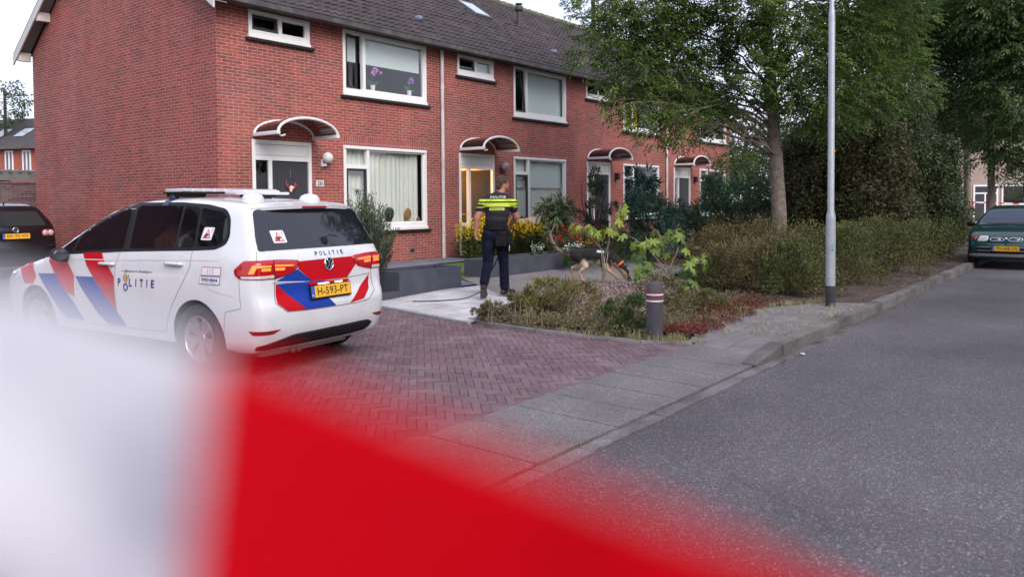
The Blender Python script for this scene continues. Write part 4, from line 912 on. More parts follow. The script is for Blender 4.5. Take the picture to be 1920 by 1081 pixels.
        ts = MB(); pt.line(ts, 'wrap', W_(mrr([(-.736, .640, 1.06), (-.742, .636, .893)])), .008, .0105); ts.build('hatch_gap', BLKTRIM, lo)
        rf = MB(); pt.patch(rf, 'wrap', W_(mrr([(-.64, .846, .437), (-.70, .78, .436), (-.784, .602, .437), (-.77, .679, .403), (-.682, .835, .402)])), .004, .02, skirt=.006); rf.build('bumper_reflector', mat('dark_red_reflector', (.22, .01, .015), .25), car)
    # rear
    g = MB(); pt.patch(g, 'rear', roundpoly([(.755, 1.143), (.735, 1.25), (.655, 1.49), (.62, 1.512), (-.62, 1.512), (-.655, 1.49), (-.735, 1.25), (-.755, 1.143)], .02), .003, m=0); g.build('rear_window', mat('tinted_rear_glass', (.010, .010, .016), .04, spec=.8), car, smooth=True)
    g = MB(); pt.line(g, 'rear', [(.76, 1.15), (.79, 1.073), (.63, .885), (.654, .672), (.542, .588), (.33, .578), (-.33, .572), (-.535, .585), (-.65, .672), (-.63, .885), (-.79, 1.073), (-.76, 1.15)], .008, .002); pt.line(g, 'rear', [(.66, .855), (.28, .83), (-.28, .83), (-.62, .845)], .006, .0025)
    g.build('panel_gaps', MATS['panel_gap'], body)
    d = MB(); pt.patch(d, 'rear', [(.350, 1.032), (.0, 1.036), (-.40, 1.036), (-.413, .968), (-.266, .832), (.199, .835), (.37, .966)], .003); pt.patch(d, 'rear', [(.626, .846), (.638, .67), (.535, .592), (.318, .580), (.40, .65)], .003); pt.patch(d, 'rear', [(-.60, .84), (-.575, .70), (-.46, .603), (-.249, .580)], .003); d.build('red_panel', RED, car, smooth=True)
    d = MB(); pt.patch(d, 'rear', [(.375, .962), (.624, .869), (.199, .835)], .003); pt.patch(d, 'rear', [(.62, .842), (.332, .583), (-.056, .580), (.03, .66), (.03, .83)], .003); d.build('blue_panel', BLUE, car, smooth=True)
    plate(car, 'number_plate', (-.812, .0, .735), (0, -1, 0), (.12, 0, .99), (-.99, 0, .12), 'H-593-PT')
    lb = MB(); lb.box(-.80, -.772, -.26, .26, .80, .822, bev=.006); lb.box(-.797, -.79, -.05, .10, .801, .803); lbo = lb.build('boot_handle', RED, car); 
    for y0, y1 in ((.02, .16), (-.16, -.06)): lb = MB(); lb.box(-.806, -.799, y0, y1, .800, .812); lb.build('plate_lamp', mat('plate_lamp_lit', (1, .8, .6), .4, emit=(1, .55, .35), estr=2.0), lbo)
    e = MB(); emblem(e, (-.768, -.012, .985), (0, -1, 0), (.05, 0, 1), (-1, 0, .05), .058); e.build('maker_emblem', CHROME, car, smooth=True)
    e = MB(); P, g = pt.to3('rear', [(-.012, .985)], .002); e.lathe([(.0, -.772), (.055, -.772)], 24, c=(0, -.012, .985), axis='x', close=False); e.build('emblem_ground', BLKTRIM, car)
    t = MB()
    for i, ch in enumerate('POLITIE'): pt.text(t, 'rear', ch, .125-.057*i, 1.089, {'I': .011}.get(ch, .034), .040, -1, bold=.025)
    t.build('rear_lettering', NAVY, car)
    st = MB(); dogsign(pt, st, 'rear', lambda u, v: (.495-u, 1.262+v*.85)); st.build('dog_warning_sticker', [WHITE2, RED, MATS['maroon_print']], car)
    b = MB(); pt.patch(b, 'rear', roundpoly([(.80, .30), (.60, .335), (.44, .368), (-.44, .378), (-.56, .374), (-.63, .345), (-.60, .30), (-.53, .272), (-.31, .262), (.378, .262), (.80, .262)], .02), .006, skirt=.02); b.build('lower_bumper', BLKTRIM, car, smooth=True)
    ps = MB()
    for y in (.706, .25, -.25, -.65): P, g = pt.to3('rear', [(y, .535)], .002); ps.lathe([(.0, P[0][0]-.001), (.012, P[0][0]-.001), (.013, P[0][0]+.006)], 14, c=(0, y, .535), axis='x', close=False)
    ps.build('parking_sensor', mat('sensor_white', (.6, .6, .6), .5), body)
    ex = MB(); ex.tube([(-.60, .42, .235), (-.74, .42, .215)], .026, 10); ex.tube([(-.60, .34, .235), (-.73, .34, .215)], .026, 10); ex.box(-.70, -.2, -.3, .75, .20, .25); ex.build('exhaust', mat('exhaust_steel', (.16, .15, .15), .5, .8), car)
    sp = MB(); n = 16
    ys = np.linspace(-.64, .64, n+1); top = S.cast(np.stack([0*ys-.36, ys, 0*ys+.9], -1), np.tile([0, 0, 1.], (n+1, 1)))
    for i in range(n):
        a, b_ = top[i], top[i+1]; ka, kb = [-.565+.10*abs(y/.64)**3 for y in (ys[i], ys[i+1])]
        za, zb = [1.548-.05*y*y for y in (ys[i], ys[i+1])]
        q = [(a[0], a[1], a[2]+.003), (b_[0], b_[1], b_[2]+.003), (kb, ys[i+1], zb), (ka, ys[i], za), (ka+.006, ys[i], za-.028), (kb+.006, ys[i+1], zb-.028), (-.44, ys[i+1], zb-.04), (-.44, ys[i], za-.04)]
        sp.add(q, [(0, 1, 2, 3), (3, 2, 5, 4), (4, 5, 6, 7)])
        if i == 0: sp.add(q, [(0, 3, 4, 7)])
        if i == n-1: sp.add(q, [(1, 6, 5, 2)])
    so_ = sp.build('roof_spoiler', CARW, car, autosmooth=R_(35))
    b = MB(); b.box(-.567, -.555, -.20, .12, 1.523, 1.543, bev=.004); b.build('high_brake_lamp', mat('dark_red_reflector', (.22, .01, .015), .25), so_)
    # roof equipment
    lb = MB(); lb.box(.60, .88, -.60, .60, 1.690, 1.728, bev=.014); lo = lb.build('light_bar', mat('light_bar_lens', (.62, .63, .68), .12, coat=1.0), car, autosmooth=R_(40))
    k = MB()
    for i in range(9): y = -.54+i*.13; k.box(.593, .602, y, y+.10, 1.697, 1.721)
    k.build('lens_segment', mat('lens_segment', (.55, .56, .60), .2, .3), lo)
    k = MB(); k.box(.63, .86, .30, .60, 1.64, 1.685, bev=.01); k.box(.63, .86, -.60, -.30, 1.64, 1.685, bev=.01); k.box(.575, .905, -.61, .61, 1.675, 1.69); k.build('bar_foot', BLKTRIM, lo)
    k = MB(); pt.patch(k, 'L', [(.80, 1.555), (.70, 1.555), (.70, 1.625), (.80, 1.625)], .004, .02); P, g = pt.to3('top', [(.75, .62), (.75, .56)], .004); k.tube([P[0], P[1]], [.04, .045], 6); k.build('mounting_strap', mat('navy_strap', (.03, .04, .10), .5), lo)
    k = MB(); k.box(.28, .58, -.36, .12, 1.668, 1.712, bev=.02); k.box(.20, .36, -.42, .16, 1.66, 1.69, bev=.014); k.build('roof_sign_box', CARW, car, autosmooth=R_(40))
    for y, x in ((.32, -.10), (-.32, -.20)):
        k = MB(); P, g = pt.to3('top', [(x, y)], 0); k.lathe([(.105, P[0][2]-.03), (.105, P[0][2]+.012), (.085, P[0][2]+.048), (.045, P[0][2]+.066), (.0, P[0][2]+.07)], 24, c=(x, y, 0), close=False); k.build('antenna_dome', CARW, car, autosmooth=R_(50))
    k = MB(); P, g = pt.to3('top', [(.12, 0.0)], 0); k.box(.05, .2, -.05, .05, P[0][2]-.01, P[0][2]+.02, bev=.008); k.build('roof_antenna', BLKTRIM, car)
    # something round hanging behind the rear glass
    k = MB(); P, g = pt.to3('rear', [(-.033, 1.186), (-.04, 1.215), (-.06, 1.238), (-.12, 1.252), (-.19, 1.25), (-.235, 1.235)], .006); k.sphere(tuple(P[0]), .036, 8, sc3=(.3, 1, 1.1)); k.tube([tuple(p) for p in P[1:]], .003, 5); k.build('window_gadget', BLKTRIM, car, smooth=True)
    # front end, seen only from elsewhere
    g = MB(); pt.patch(g, 'front', [(.62, 1.10), (-.62, 1.10), (-.56, 1.48), (.56, 1.48)], .003); g.build('windscreen', CARGL, car, smooth=True)
    for s_ in (1, -1):
        g = MB(); pt.patch(g, 'fwrap', [(s_*a, z) for a, z in ((.30, .70), (.92, .78), (1.02, .83), (.60, .80), (.34, .77))] if s_ > 0 else [(a, z) for a, z in ((-.30, .70), (-.34, .77), (-.60, .80), (-1.02, .83), (-.92, .78))], .006, skirt=.01); g.build('headlight', CLEARGL, car, smooth=True)
    g = MB(); pt.patch(g, 'front', [(.42, .62), (-.42, .62), (-.45, .70), (.45, .70)], .004); pt.patch(g, 'front', [(.6, .32), (-.6, .32), (-.6, .45), (.6, .45)], .004); g.build('grille', BLKTRIM, car, smooth=True)
    # red hood flank that shows past the mirror
    d = MB(); pt.patch(d, 'top', [(2.60, .40), (2.30, .60), (2.22, .82), (2.56, .84), (2.75, .80)], .004); d.build('red_stripe', RED, car, smooth=True)
    return car
def dogsign(pt, mb, kind, fn, s=.075):
    P = lambda pts: [fn(x*s, y*s) for x, y in pts]
    pt.patch(mb, kind, roundpoly(P([(-1, -.88), (1, -.88), (1, .88), (-1, .88)]), .012), .006, m=0)
    pt.patch(mb, kind, P([(-.80, -.66), (.72, -.66), (-.04, .68)]), .0066, m=1)
    pt.patch(mb, kind, P([(-.58, -.54), (.50, -.54), (-.04, .42)]), .0072, m=0)
    pt.patch(mb, kind, P([(-.52, -.52), (-.40, -.20), (-.22, .0), (-.20, .16), (-.08, .04), (.12, .0), (.32, -.20), (.30, -.30), (.08, -.28), (.10, -.52)]), .0078, m=2)
    pt.patch(mb, kind, P([(.62, .30), (.72, .30), (.80, .74), (.66, .74)]), .0066, m=1); pt.patch(mb, kind, P([(.60, .14), (.70, .14), (.70, .23), (.60, .23)]), .0066, m=1)
police_car()

# ---- black hatchback parked beside the gable, seen from behind
golf = Shape(w=[(0, .78), (.2, .82), (.4, .865), (.7, .875), (.95, .86), (1.05, .84), (1.5, .60), (1.8, .5)], xr=[(0, -.62), (.3, -.74), (.5, -.80), (.62, -.79), (.75, -.75), (1.02, -.72), (1.10, -.68), (1.45, -.40), (1.9, -.05)],
    xf=[(0, 3.2), (.25, 3.35), (.5, 3.42), (.7, 3.40), (.8, 3.2), (2, 3.1)], zt=[(-1.2, 1.46), (-.4, 1.515), (.2, 1.575), (.9, 1.58), (1.4, 1.50), (2.1, 1.20), (2.6, 1.0), (3.1, .88), (3.5, .66), (4, .4)], kr=.10, core=(-.3, 2.8, .62))
BLKP = mat('black_car_paint', (.004, .004, .007), .25, coat=.35)
def black_car():
    car = thing('parked_car', 'black hatchback with number plate 60-TJ-XS parked beside the brick gable', 'car', (-10.35+.72*-.785-.36*.619, 16.9+.72*.619-.36*.785, .04), ROTF+math.pi/2)
    S = golf; pt = Patcher(S); pt.fx = 2.4
    skin_mesh(S, 'body', [BLKP, ARCHM], car, [(0, .315, .35), (2.58, .315, .35)])
    for x in (0, 2.58):
        for y in (.77, -.77): wheel(car, x, y, .315, spokes=5)
    g = MB(); pt.patch(g, 'rear', roundpoly([(.64, 1.09), (.52, 1.40), (-.52, 1.40), (-.64, 1.09)], .04), .003); g.build('rear_window', mat('grey_rear_glass', (.026, .032, .034), .05, spec=.5), car, smooth=True)
    for sd in ('L', 'R'):
        g = MB(); pt.patch(g, sd, roundpoly([(1.9, 1.02), (.1, 1.06), (-.2, 1.2), (.2, 1.42), (1.1, 1.44), (1.6, 1.28)], .06), .003); g.build('side_window', CARGL, car, smooth=True)
        s_ = 1 if sd == 'L' else -1
        for yy in (.60, .735):
            P, gr = pt.to3('wrap', [(math.atan2(s_*yy, -.60) % (2*math.pi), .93)], .004); c = Vector(P[0]); nrm = Vector(gr[0]); nrm.z = 0; nrm.normalize(); ux = nrm.cross(Vector((0, 0, 1)))
            l_ = MB(); k = 20
            for rr, zz in ((.062, .0), (.058, .010), (.05, .016), (.001, .022)):
                for i in range(k): a = 2*math.pi*i/k; p = c+(ux*math.cos(a)+Vector((0, 0, 1))*math.sin(a))*rr+nrm*zz; l_.v.append(tuple(p))
            l_.f = [(j*k+i, j*k+(i+1) % k, (j+1)*k+(i+1) % k, (j+1)*k+i) for j in range(3) for i in range(k)]; l_.m = [0]*len(l_.f)
            l_.build('tail_light', mat('pink_clear_lamp', (.55, .42, .42), .15, coat=1.0), car, smooth=True)
        tl = MB(); pt.patch(tl, 'wrap', [(math.atan2(s_*y, -.60) % (2*math.pi), z) for y, z in ((.52, .86), (.52, .99), (.66, 1.02), (.82, 1.0), (.82, .86))], .003, skirt=.004); tl.build('lamp_housing', mat('dark_red_reflector', (.22, .01, .015), .25), car)
        mm = MB(); mm.sphere((1.95, s_*.95, 1.0), .1, 8, sc3=(.6, 1.1, .8)); mm.build('side_mirror', BLKP, car, smooth=True)
    plate(car, 'number_plate', (-.775, 0, .875), (0, -1, 0), (.05, 0, 1), (-1, 0, .05), '60-TJ-XS')
    e = MB(); emblem(e, (-.73, 0, 1.005), (0, -1, 0), (.05, 0, 1), (-1, 0, .05), .055); e.build('maker_emblem', CHROME, car, smooth=True)
    b = MB(); pt.line(b, 'rear', [(.78, .66), (.4, .62), (-.4, .62), (-.78, .66)], .01, .003); b.build('panel_gaps', ARCHM, car)
    a = MB(); a.tube([(-.1, 0, 1.56), (-.14, 0, 1.61)], [.02, .008], 6); a.build('roof_antenna', BLKTRIM, car)
black_car()

# ---- small green hatchback facing down the road
micra = Shape(w=[(0, .70), (.2, .75), (.45, .785), (.7, .79), (.95, .76), (1.3, .58), (1.6, .5)], xr=[(0, -.5), (.3, -.62), (.6, -.64), (.9, -.6), (1.3, -.35), (1.7, 0)], xf=[(0, 2.75), (.2, 2.86), (.42, 2.93), (.52, 2.93), (.60, 2.86), (.72, 2.80), (.82, 2.70), (2, 2.6)],
    zt=[(-1, 1.30), (-.2, 1.38), (.5, 1.42), (1.1, 1.36), (1.5, 1.17), (1.85, .985), (2.3, .91), (2.7, .80), (2.95, .62), (3.3, .4)], tf=(2.2, .7, .12), kf=.16, r=.06, core=(-.2, 2.3, .55))
GRNP = mat('green_car_paint', (.003, .036, .036), .25, coat=.6)
def green_car():
    F_ = L(0, 0)
    head = ROTF+math.pi
    c = Vector((10.88, 17.2, -.022))-Vector((math.cos(head), math.sin(head), 0))*2.93
    car = thing('parked_car', 'small dark green hatchback with chrome grille parked by the kerb under the trees', 'car', c, head)
    S = micra; pt = Patcher(S); pt.fx = 2.0
    skin_mesh(S, 'body', [GRNP, ARCHM], car, [(0, .28, .315), (2.36, .28, .315)])
    for x in (0, 2.36):
        for y in (.69, -.69): wheel(car, x, y, .28, .165, .18, 8)
    g = MB(); pt.patch(g, 'front', roundpoly([(.62, 1.0), (-.62, 1.0), (-.52, 1.31), (.52, 1.31)], .05), .003); g.build('windscreen', mat('blue_windscreen', (.018, .026, .055), .05, spec=.5), car, smooth=True)
    w = MB(); pt.line(w, 'front', [(-.5, 1.0), (.0, 1.012), (.5, 1.02)], .014, .012); w.build('wiper', BLKTRIM, car)
    for sd in ('L', 'R'):
        s_ = 1 if sd == 'L' else -1
        g = MB(); pt.patch(g, sd, roundpoly([(1.6, .96), (.0, .97), (-.2, 1.1), (.1, 1.28), (.9, 1.30), (1.2, 1.20)], .06), .003); g.build('side_window', CARGL, car, smooth=True)
        m_ = MB(); m_.sphere((1.52, s_*.86, .98), .085, 8, sc3=(.6, 1.1, .75)); m_.build('side_mirror', BLKTRIM, car, smooth=True)
        h = MB(); pt.patch(h, 'fwrap', roundpoly([(math.atan2(s_*y, .86) % (2*math.pi) if s_ < 0 else math.atan2(s_*y, .86), z) for y, z in ((.40, .62), (.36, .68), (.40, .745), (.60, .745), (.62, .62))], .03), .006, .03, skirt=.01); h.build('headlight', CLEARGL, car, smooth=True)
        h = MB(); pt.patch(h, 'fwrap', [(math.atan2(s_*y, .86) % (2*math.pi) if s_ < 0 else math.atan2(s_*y, .86), z) for y, z in ((.655, .64), (.655, .73), (.745, .715), (.745, .65))], .006, .03, skirt=.008); h.build('turn_signal', mat('amber_lens', (.34, .03, .01), .2, coat=.6), car, smooth=True)
        g = MB(); pl = [(s_*y, z) for y, z in ((.035, .655), (.09, .70), (.27, .70), (.31, .68), (.29, .635), (.09, .632))]
        pt.patch(g, 'front', roundpoly(pl, .02), .004, .03); go = g.build('grille', BLKTRIM, car)
        P, gr = pt.to3('front', roundpoly(pl, .02)+[roundpoly(pl, .02)[0]], .008); g = MB(); g.tube([tuple(p) for p in P], .011, 6, caps=False)
        P, gr = pt.to3('front', [(s_*.10, .667), (s_*.27, .667)], .008); g.tube([tuple(p) for p in P], .008, 6); g.build('grille_trim', CHROME, go, smooth=True)
    g = MB(); pt.patch(g, 'front', [(.70, .30), (-.70, .30), (-.72, .345), (.72, .345)], .012, .05, skirt=.02); g.build('bumper_lip', mat('grey_bumper_lip', (.30, .29, .31), .5), car)
    g = MB(); pt.patch(g, 'front', [(.50, .36), (-.50, .36), (-.54, .50), (.54, .50)], .004, .05); g.build('lower_intake', BLKTRIM, car)
    g = MB()
    for z in (.355, .425, .50): pt.line(g, 'front', [(.54, z), (.0, z), (-.54, z)], .012, .008)
    g.build('intake_bars', mat('grey_bumper_lip', (.3, .29, .31), .5), car)
    plate(car, 'number_plate', (2.945, .0, .475), (0, 1, 0), (0, 0, 1), (1, 0, 0), 'YD-NR-LN')
    e = MB(); e.lathe([(.0, 2.885), (.026, 2.882), (.03, 2.872)], 18, c=(0, 0, .69), axis='x', close=False); e.build('maker_emblem', CHROME, car)
green_car()
# ================================================================ living things: grown from overlapping round limbs, fused into one skin
def fuse(name, limbs, mats, parent, voxel=.012, smooth=4, region=None):
    """limbs: ('c', p0, r0, p1, r1) tapered limb | ('e', centre, radii, rotation matrix or None)"""
    q = MB()
    for lm in limbs:
        if lm[0] == 'c':
            p0, r0, p1, r1 = Vector(lm[1]), lm[2], Vector(lm[3]), lm[4]; d = (p1-p0); ln = d.length; d.normalize(); n = 14; ux = d.orthogonal().normalized(); uy = d.cross(ux); prof = []
            for i in range(5): a = math.pi/2*i/5; prof.append((r0*math.sin(a)+1e-4, -r0*math.cos(a)))
            for i in range(0, 6): a = math.pi/2*i/5; prof.append((r1*math.cos(a)+1e-4, ln+r1*math.sin(a)))
            k = len(q.v); q.lathe(prof, n)
            for i in range(k, len(q.v)): p = q.v[i]; q.v[i] = tuple(p0+ux*p[0]+uy*p[1]+d*p[2])
        else:
            k = len(q.v); q.sphere((0, 0, 0), 1, 10); M = (lm[3] if len(lm) > 3 and lm[3] else Matrix.Identity(3))
            for i in range(k, len(q.v)): p = Vector(q.v[i]); p = Vector((p.x*lm[2][0], p.y*lm[2][1], p.z*lm[2][2])); q.v[i] = tuple(M @ p + Vector(lm[1]))
    o = q.build(name, mats)
    md = o.modifiers.new('r', 'REMESH'); md.mode = 'VOXEL'; md.voxel_size = voxel; md.use_smooth_shade = True
    ms = o.modifiers.new('s', 'SMOOTH'); ms.factor = .5; ms.iterations = smooth
    me = bpy.data.meshes.new_from_object(o.evaluated_get(bpy.context.evaluated_depsgraph_get())); o.modifiers.clear(); o.data = me; me.name = name
    for mm in (mats if isinstance(mats, (list, tuple)) else [mats]):
        if mm.name not in [x.name for x in me.materials if x]: me.materials.append(mm)
    mi = np.zeros(len(me.polygons), dtype=np.int32)
    if region: mi = np.array([region(p.center) for p in me.polygons], dtype=np.int32)
    me.polygons.foreach_set('material_index', mi); me.polygons.foreach_set('use_smooth', np.ones(len(me.polygons), dtype=bool))
    o.parent = parent; return o
def zband_mat(name, base, bands, col, rough=.8, estr=0):
    """cloth with reflective bands between given heights (object z)"""
    mt = mat(name, base, rough, bump=(60, .3, .004)); n = mt.node_tree.nodes; l = mt.node_tree.links; p = n['Principled BSDF']
    tc = n.new('ShaderNodeTexCoord'); sp = n.new('ShaderNodeSeparateXYZ'); l.new(tc.outputs['Object'], sp.inputs[0]); acc = None
    for z0, z1, c in bands:
        a = n.new('ShaderNodeMath'); a.operation = 'COMPARE'; a.inputs[1].default_value = (z0+z1)/2; a.inputs[2].default_value = (z1-z0)/2; l.new(sp.outputs[2], a.inputs[0])
        mx = n.new('ShaderNodeMix'); mx.data_type = 'RGBA'; l.new(a.outputs[0], mx.inputs[0])
        if acc: l.new(acc, mx.inputs[6])
        else: mx.inputs[6].default_value = (*base, 1)
        mx.inputs[7].default_value = (*c, 1); acc = mx.outputs[2]
    l.new(acc, p.inputs['Base Color']); return mt
SKIN = mat('skin', (.42, .20, .135), .55, noise=(12, (.34, .145, .10), .45, .75)); HAIR = mat('brown_hair', (.040, .022, .014), .7, bump=(220, 1, .01), noise=(60, (.08, .045, .03), .4, .7))
NEON = (.50, .62, .035)
UNI = zband_mat('police_shirt', (.006, .007, .013), [(1.478, 1.512, NEON), (1.392, 1.452, NEON)], NEON)
UNIS = zband_mat('police_sleeve', (.010, .011, .020), [(1.435, 1.495, NEON), (1.380, 1.390, NEON)], NEON)
TROU = mat('navy_trousers', (.006, .007, .018), .95, spec=.12, noise=(7, (.012, .013, .030), .4, .7), bump=(11, 1.0, .05)); BOOT = mat('black_boot', (.010, .010, .011), .5); LEATH = mat('black_webbing', (.007, .007, .008), .7, spec=.2, bump=(50, .5, .005))
def officer():
    P = thing('person', 'man in dark police uniform with yellow bands walking away holding a dog leash', 'person', (-.09, 12.32, .10))
    hl, hr = (-.30, -.02, .92), (-.06, .04, .93)
    kl, kr = (-.295, -.02, .50), (-.045, .09, .50)
    al, ar = (-.345, -.26, .21), (-.035, .06, .11)
    # one continuous body: head, neck, trunk, arms, hands, legs
    neck = (-.10, .03, 1.60); hd = (-.055, .045, 1.755)
    sl_, sr = (-.345, .02, 1.475), (.075, .05, 1.465)
    el, er = (-.455, .0, 1.215), (.155, .15, 1.225)
    wl, wr_ = (-.475, .03, 1.02), (.075, .33, 1.10)
    hy = Matrix.Rotation(R_(-48), 3, 'Z')
    lm = [('e', hd, (.078, .098, .118), hy), ('e', (-.02, .085, 1.715), (.060, .062, .066), hy), ('c', (-.095, .025, 1.53), .068, (-.07, .035, 1.68), .062), ('c', (.022, .118, 1.735), .014, (.034, .130, 1.722), .016),
          ('c', (.024, .120, 1.685), .016, (.02, .112, 1.66), .018), ('e', (-.035, -.025, 1.745), (.012, .022, .034), Matrix.Rotation(R_(-20), 3, 'Z')),
          ('e', (-.135, .03, 1.42), (.20, .105, .16)), ('e', (-.15, .02, 1.2), (.165, .10, .18)), ('e', (-.17, .01, 1.0), (.150, .10, .12)),
          ('c', sl_, .064, el, .054), ('c', el, .054, wl, .034), ('c', sr, .064, er, .056), ('c', er, .055, wr_, .036),
          ('c', (-.27, -.02, .92), .080, kl, .060), ('c', kl, .06, al, .042), ('c', (-.08, .03, .92), .085, kr, .062), ('c', kr, .06, ar, .042)]
    body = fuse('body', lm, [SKIN], P, .011, 3)
    def hand(name, base, d, side, curl, palm_n):
        b = Vector(base); d = Vector(d).normalized(); s = Vector(side).normalized(); nn = Vector(palm_n).normalized(); L_ = []
        c = b+d*.05
        for k in (-1.5, -.5, .5, 1.5): L_.append(('c', tuple(b+s*k*.012), .017, tuple(b+d*.085+s*k*.0195), .0135))
        for k, ln in ((-1.5, .066), (-.5, .076), (.5, .071), (1.5, .055)):
            p0 = b+d*.085+s*k*.0205; d1 = (d*math.cos(curl*.5)+nn*math.sin(curl*.5)); d2 = (d*math.cos(curl*1.4)+nn*math.sin(curl*1.4)); d3 = (d*math.cos(curl*2.1)+nn*math.sin(curl*2.1))
            p1 = p0+d1*ln*.45; p2 = p1+d2*ln*.32; p3 = p2+d3*ln*.25
            L_ += [('c', tuple(p0), .0098, tuple(p1), .0092), ('c', tuple(p1), .0092, tuple(p2), .0085), ('c', tuple(p2), .0085, tuple(p3), .0075)]
        t0 = b+d*.022-s*.026; t1 = t0+(d*.6-s*.7+nn*.35).normalized()*.042; t2 = t1+(d*.85-s*.25+nn*.45).normalized()*.032
        L_ += [('c', tuple(t0), .0135, tuple(t1), .011), ('c', tuple(t1), .011, tuple(t2), .009)]
        L_.append(('c', tuple(b-d*.02), .027, tuple(b+d*.02), .024))
        return fuse(name, L_, [SKIN], body, .0042, 2)
    hand('hand', wl, (-.05, .02, -1), (.45, .9, .0), .42, (.9, -.45, .05)); hand('hand', wr_, (-.75, .55, -.35), (.2, .5, .8), .95, (-.4, -.75, .3))
    hr_l = [('e', (hd[0]-.012, hd[1]-.010, hd[2]+.028), (.084, .104, .106), hy), ('e', (hd[0]-.045, hd[1]-.035, hd[2]-.03), (.055, .07, .075), hy), ('e', (hd[0]+.03, hd[1]+.04, hd[2]+.085), (.058, .062, .036), hy)]
    hair = fuse('hair', hr_l, [HAIR], P, .010, 2)
    # keep the face clear: push the hair back along the facing direction
    fd = Vector((.74, .67, 0))
    for v in hair.data.vertices:
        r = v.co-Vector(hd); k = r.dot(fd)
        if k > .045 and r.z < .075: v.co -= fd*(k-.045)*1.2
        if v.co.z < 1.665: v.co.z = 1.665+(v.co.z-1.665)*.2
    shirt = fuse('shirt', [('e', (-.135, .03, 1.40), (.215, .132, .16)), ('c', (-.30, .02, 1.475), .088, (-.355, .02, 1.455), .086), ('c', (.04, .045, 1.47), .088, (.09, .05, 1.45), .086), ('e', (-.15, .02, 1.25), (.185, .128, .17)), ('e', (-.16, .015, 1.13), (.18, .122, .10)), ('c', (-.105, .025, 1.535), .080, (-.09, .03, 1.575), .070), ('c', (-.33, .02, 1.49), .07, (.06, .045, 1.48), .07), ('c', (-.30, .01, 1.50), .075, (-.14, .01, 1.555), .082), ('c', (.04, .03, 1.495), .075, (-.08, .015, 1.55), .082)], [UNI], P, .012, 4)
    for a, b in (((-.345, .02, 1.478), (-.408, .012, 1.36)), ((.075, .05, 1.468), (.118, .088, 1.36))):
        fuse('sleeve', [('c', a, .078, b, .074)], [UNIS], shirt, .010, 3)
    vest = fuse('vest', [('e', (-.14, .025, 1.30), (.198, .150, .17)), ('e', (-.15, .02, 1.19), (.192, .145, .13))], [mat('vest_navy', (.008, .009, .014), .8, bump=(40, .5, .006))], P, .012, 3)
    trl = [('e', (-.17, .01, 1.01), (.178, .126, .10)), ('c', (-.270, -.01, .93), .128, kl, .084), ('c', kl, .082, (al[0], al[1], al[2]+.02), .075), ('c', (-.085, .03, .93), .118, kr, .082), ('c', kr, .080, (ar[0], ar[1], ar[2]+.01), .078), ('e', (-.17, -.03, .93), (.165, .12, .10))]
    fuse('trousers', trl, [TROU], P, .013, 3)
    belt = MB(); n = 28
    for (z0, z1, k) in ((1.035, 1.10, 1.0),):
        for i in range(n):
            t0, t1 = 2*math.pi*i/n, 2*math.pi*(i+1)/n
            f_ = lambda t, z, e: (-.165+(.190+e)*math.cos(t), .012+(.138+e)*math.sin(t), z)
            belt.quad(f_(t0, z0, .012), f_(t1, z0, .012), f_(t1, z1, .010), f_(t0, z1, .010)); belt.quad(f_(t0, z1, .010), f_(t1, z1, .010), f_(t1, z1, -.02), f_(t0, z1, -.02))
    belt.build('belt', LEATH, P, smooth=True)
    for c, s_ in (((-.06, -.135, .90), (.075, .045, .125)), ((.03, -.10, .92), (.05, .05, .12)), ((-.13, -.145, .86), (.05, .035, .085)), ((.065, -.03, .87), (.04, .055, .13))):
        k_ = MB(); k_.box(c[0]-s_[0]*.85, c[0]+s_[0]*.85, c[1]-s_[1], c[1]+s_[1], c[2]-s_[2], c[2]+s_[2]*.9, bev=.022); k_.box(c[0]-s_[0]*.8, c[0]+s_[0]*.8, c[1]-s_[1]-.008, c[1]+s_[1]*.5, c[2]+s_[2]*.3, c[2]+s_[2]*.95, bev=.012); k_.build('belt_pouch', LEATH, P, autosmooth=R_(40))
    k = MB(); k.tube([(.052, -.09, 1.02), (.055, -.095, .95), (.045, -.105, .70)], [.006, .007, .004], 6); k.build('cord', WHITE2, P)
    # boots: left one pushing off with the sole showing, right one flat
    fuse('boot', [('c', (al[0], al[1], al[2]+.02), .058, (al[0]-.01, al[1]-.02, .14), .055), ('e', (al[0]-.01, al[1]-.01, .10), (.050, .052, .075)), ('c', (al[0]-.01, al[1]-.02, .135), .046, (al[0]+.01, al[1]+.05, .030), .042)], [BOOT], P, .010, 2)
    so2 = MB(); M = Matrix.Translation((al[0]-.012, al[1]-.062, .115)) @ Matrix.Rotation(R_(68), 4, 'X')
    k0 = len(so2.v); so2.box(-.048, .048, -.13, .085, -.012, .012, bev=.011); so2.xform(M, k0); so2.build('boot_sole', mat('rubber_sole', (.022, .021, .020), .8, bump=(60, 1, .01)), P)
    fuse('boot', [('c', (ar[0], ar[1], .16), .060, (ar[0], ar[1], .06), .052), ('c', (ar[0]-.03, ar[1]-.03, .042), .044, (ar[0]+.135, ar[1]+.10, .036), .040), ('e', (ar[0]+.04, ar[1]+.03, .055), (.075, .055, .055), Matrix.Rotation(R_(40), 3, 'Z'))], [BOOT], P, .010, 2)
    # wristband, collar edge, epaulette flash, lettering laid on the back
    w = MB()
    w.tube([(-.473, .026, 1.065), (-.475, .029, 1.04)], [.037, .036], 14); w.build('wristband', mat('neon_wristband', NEON, .6), P)
    bm = bmesh.new(); bm.from_mesh(shirt.data); bv = BVHTree.FromBMesh(bm); bm2 = bmesh.new(); bm2.from_mesh(vest.data); bv2 = BVHTree.FromBMesh(bm2)
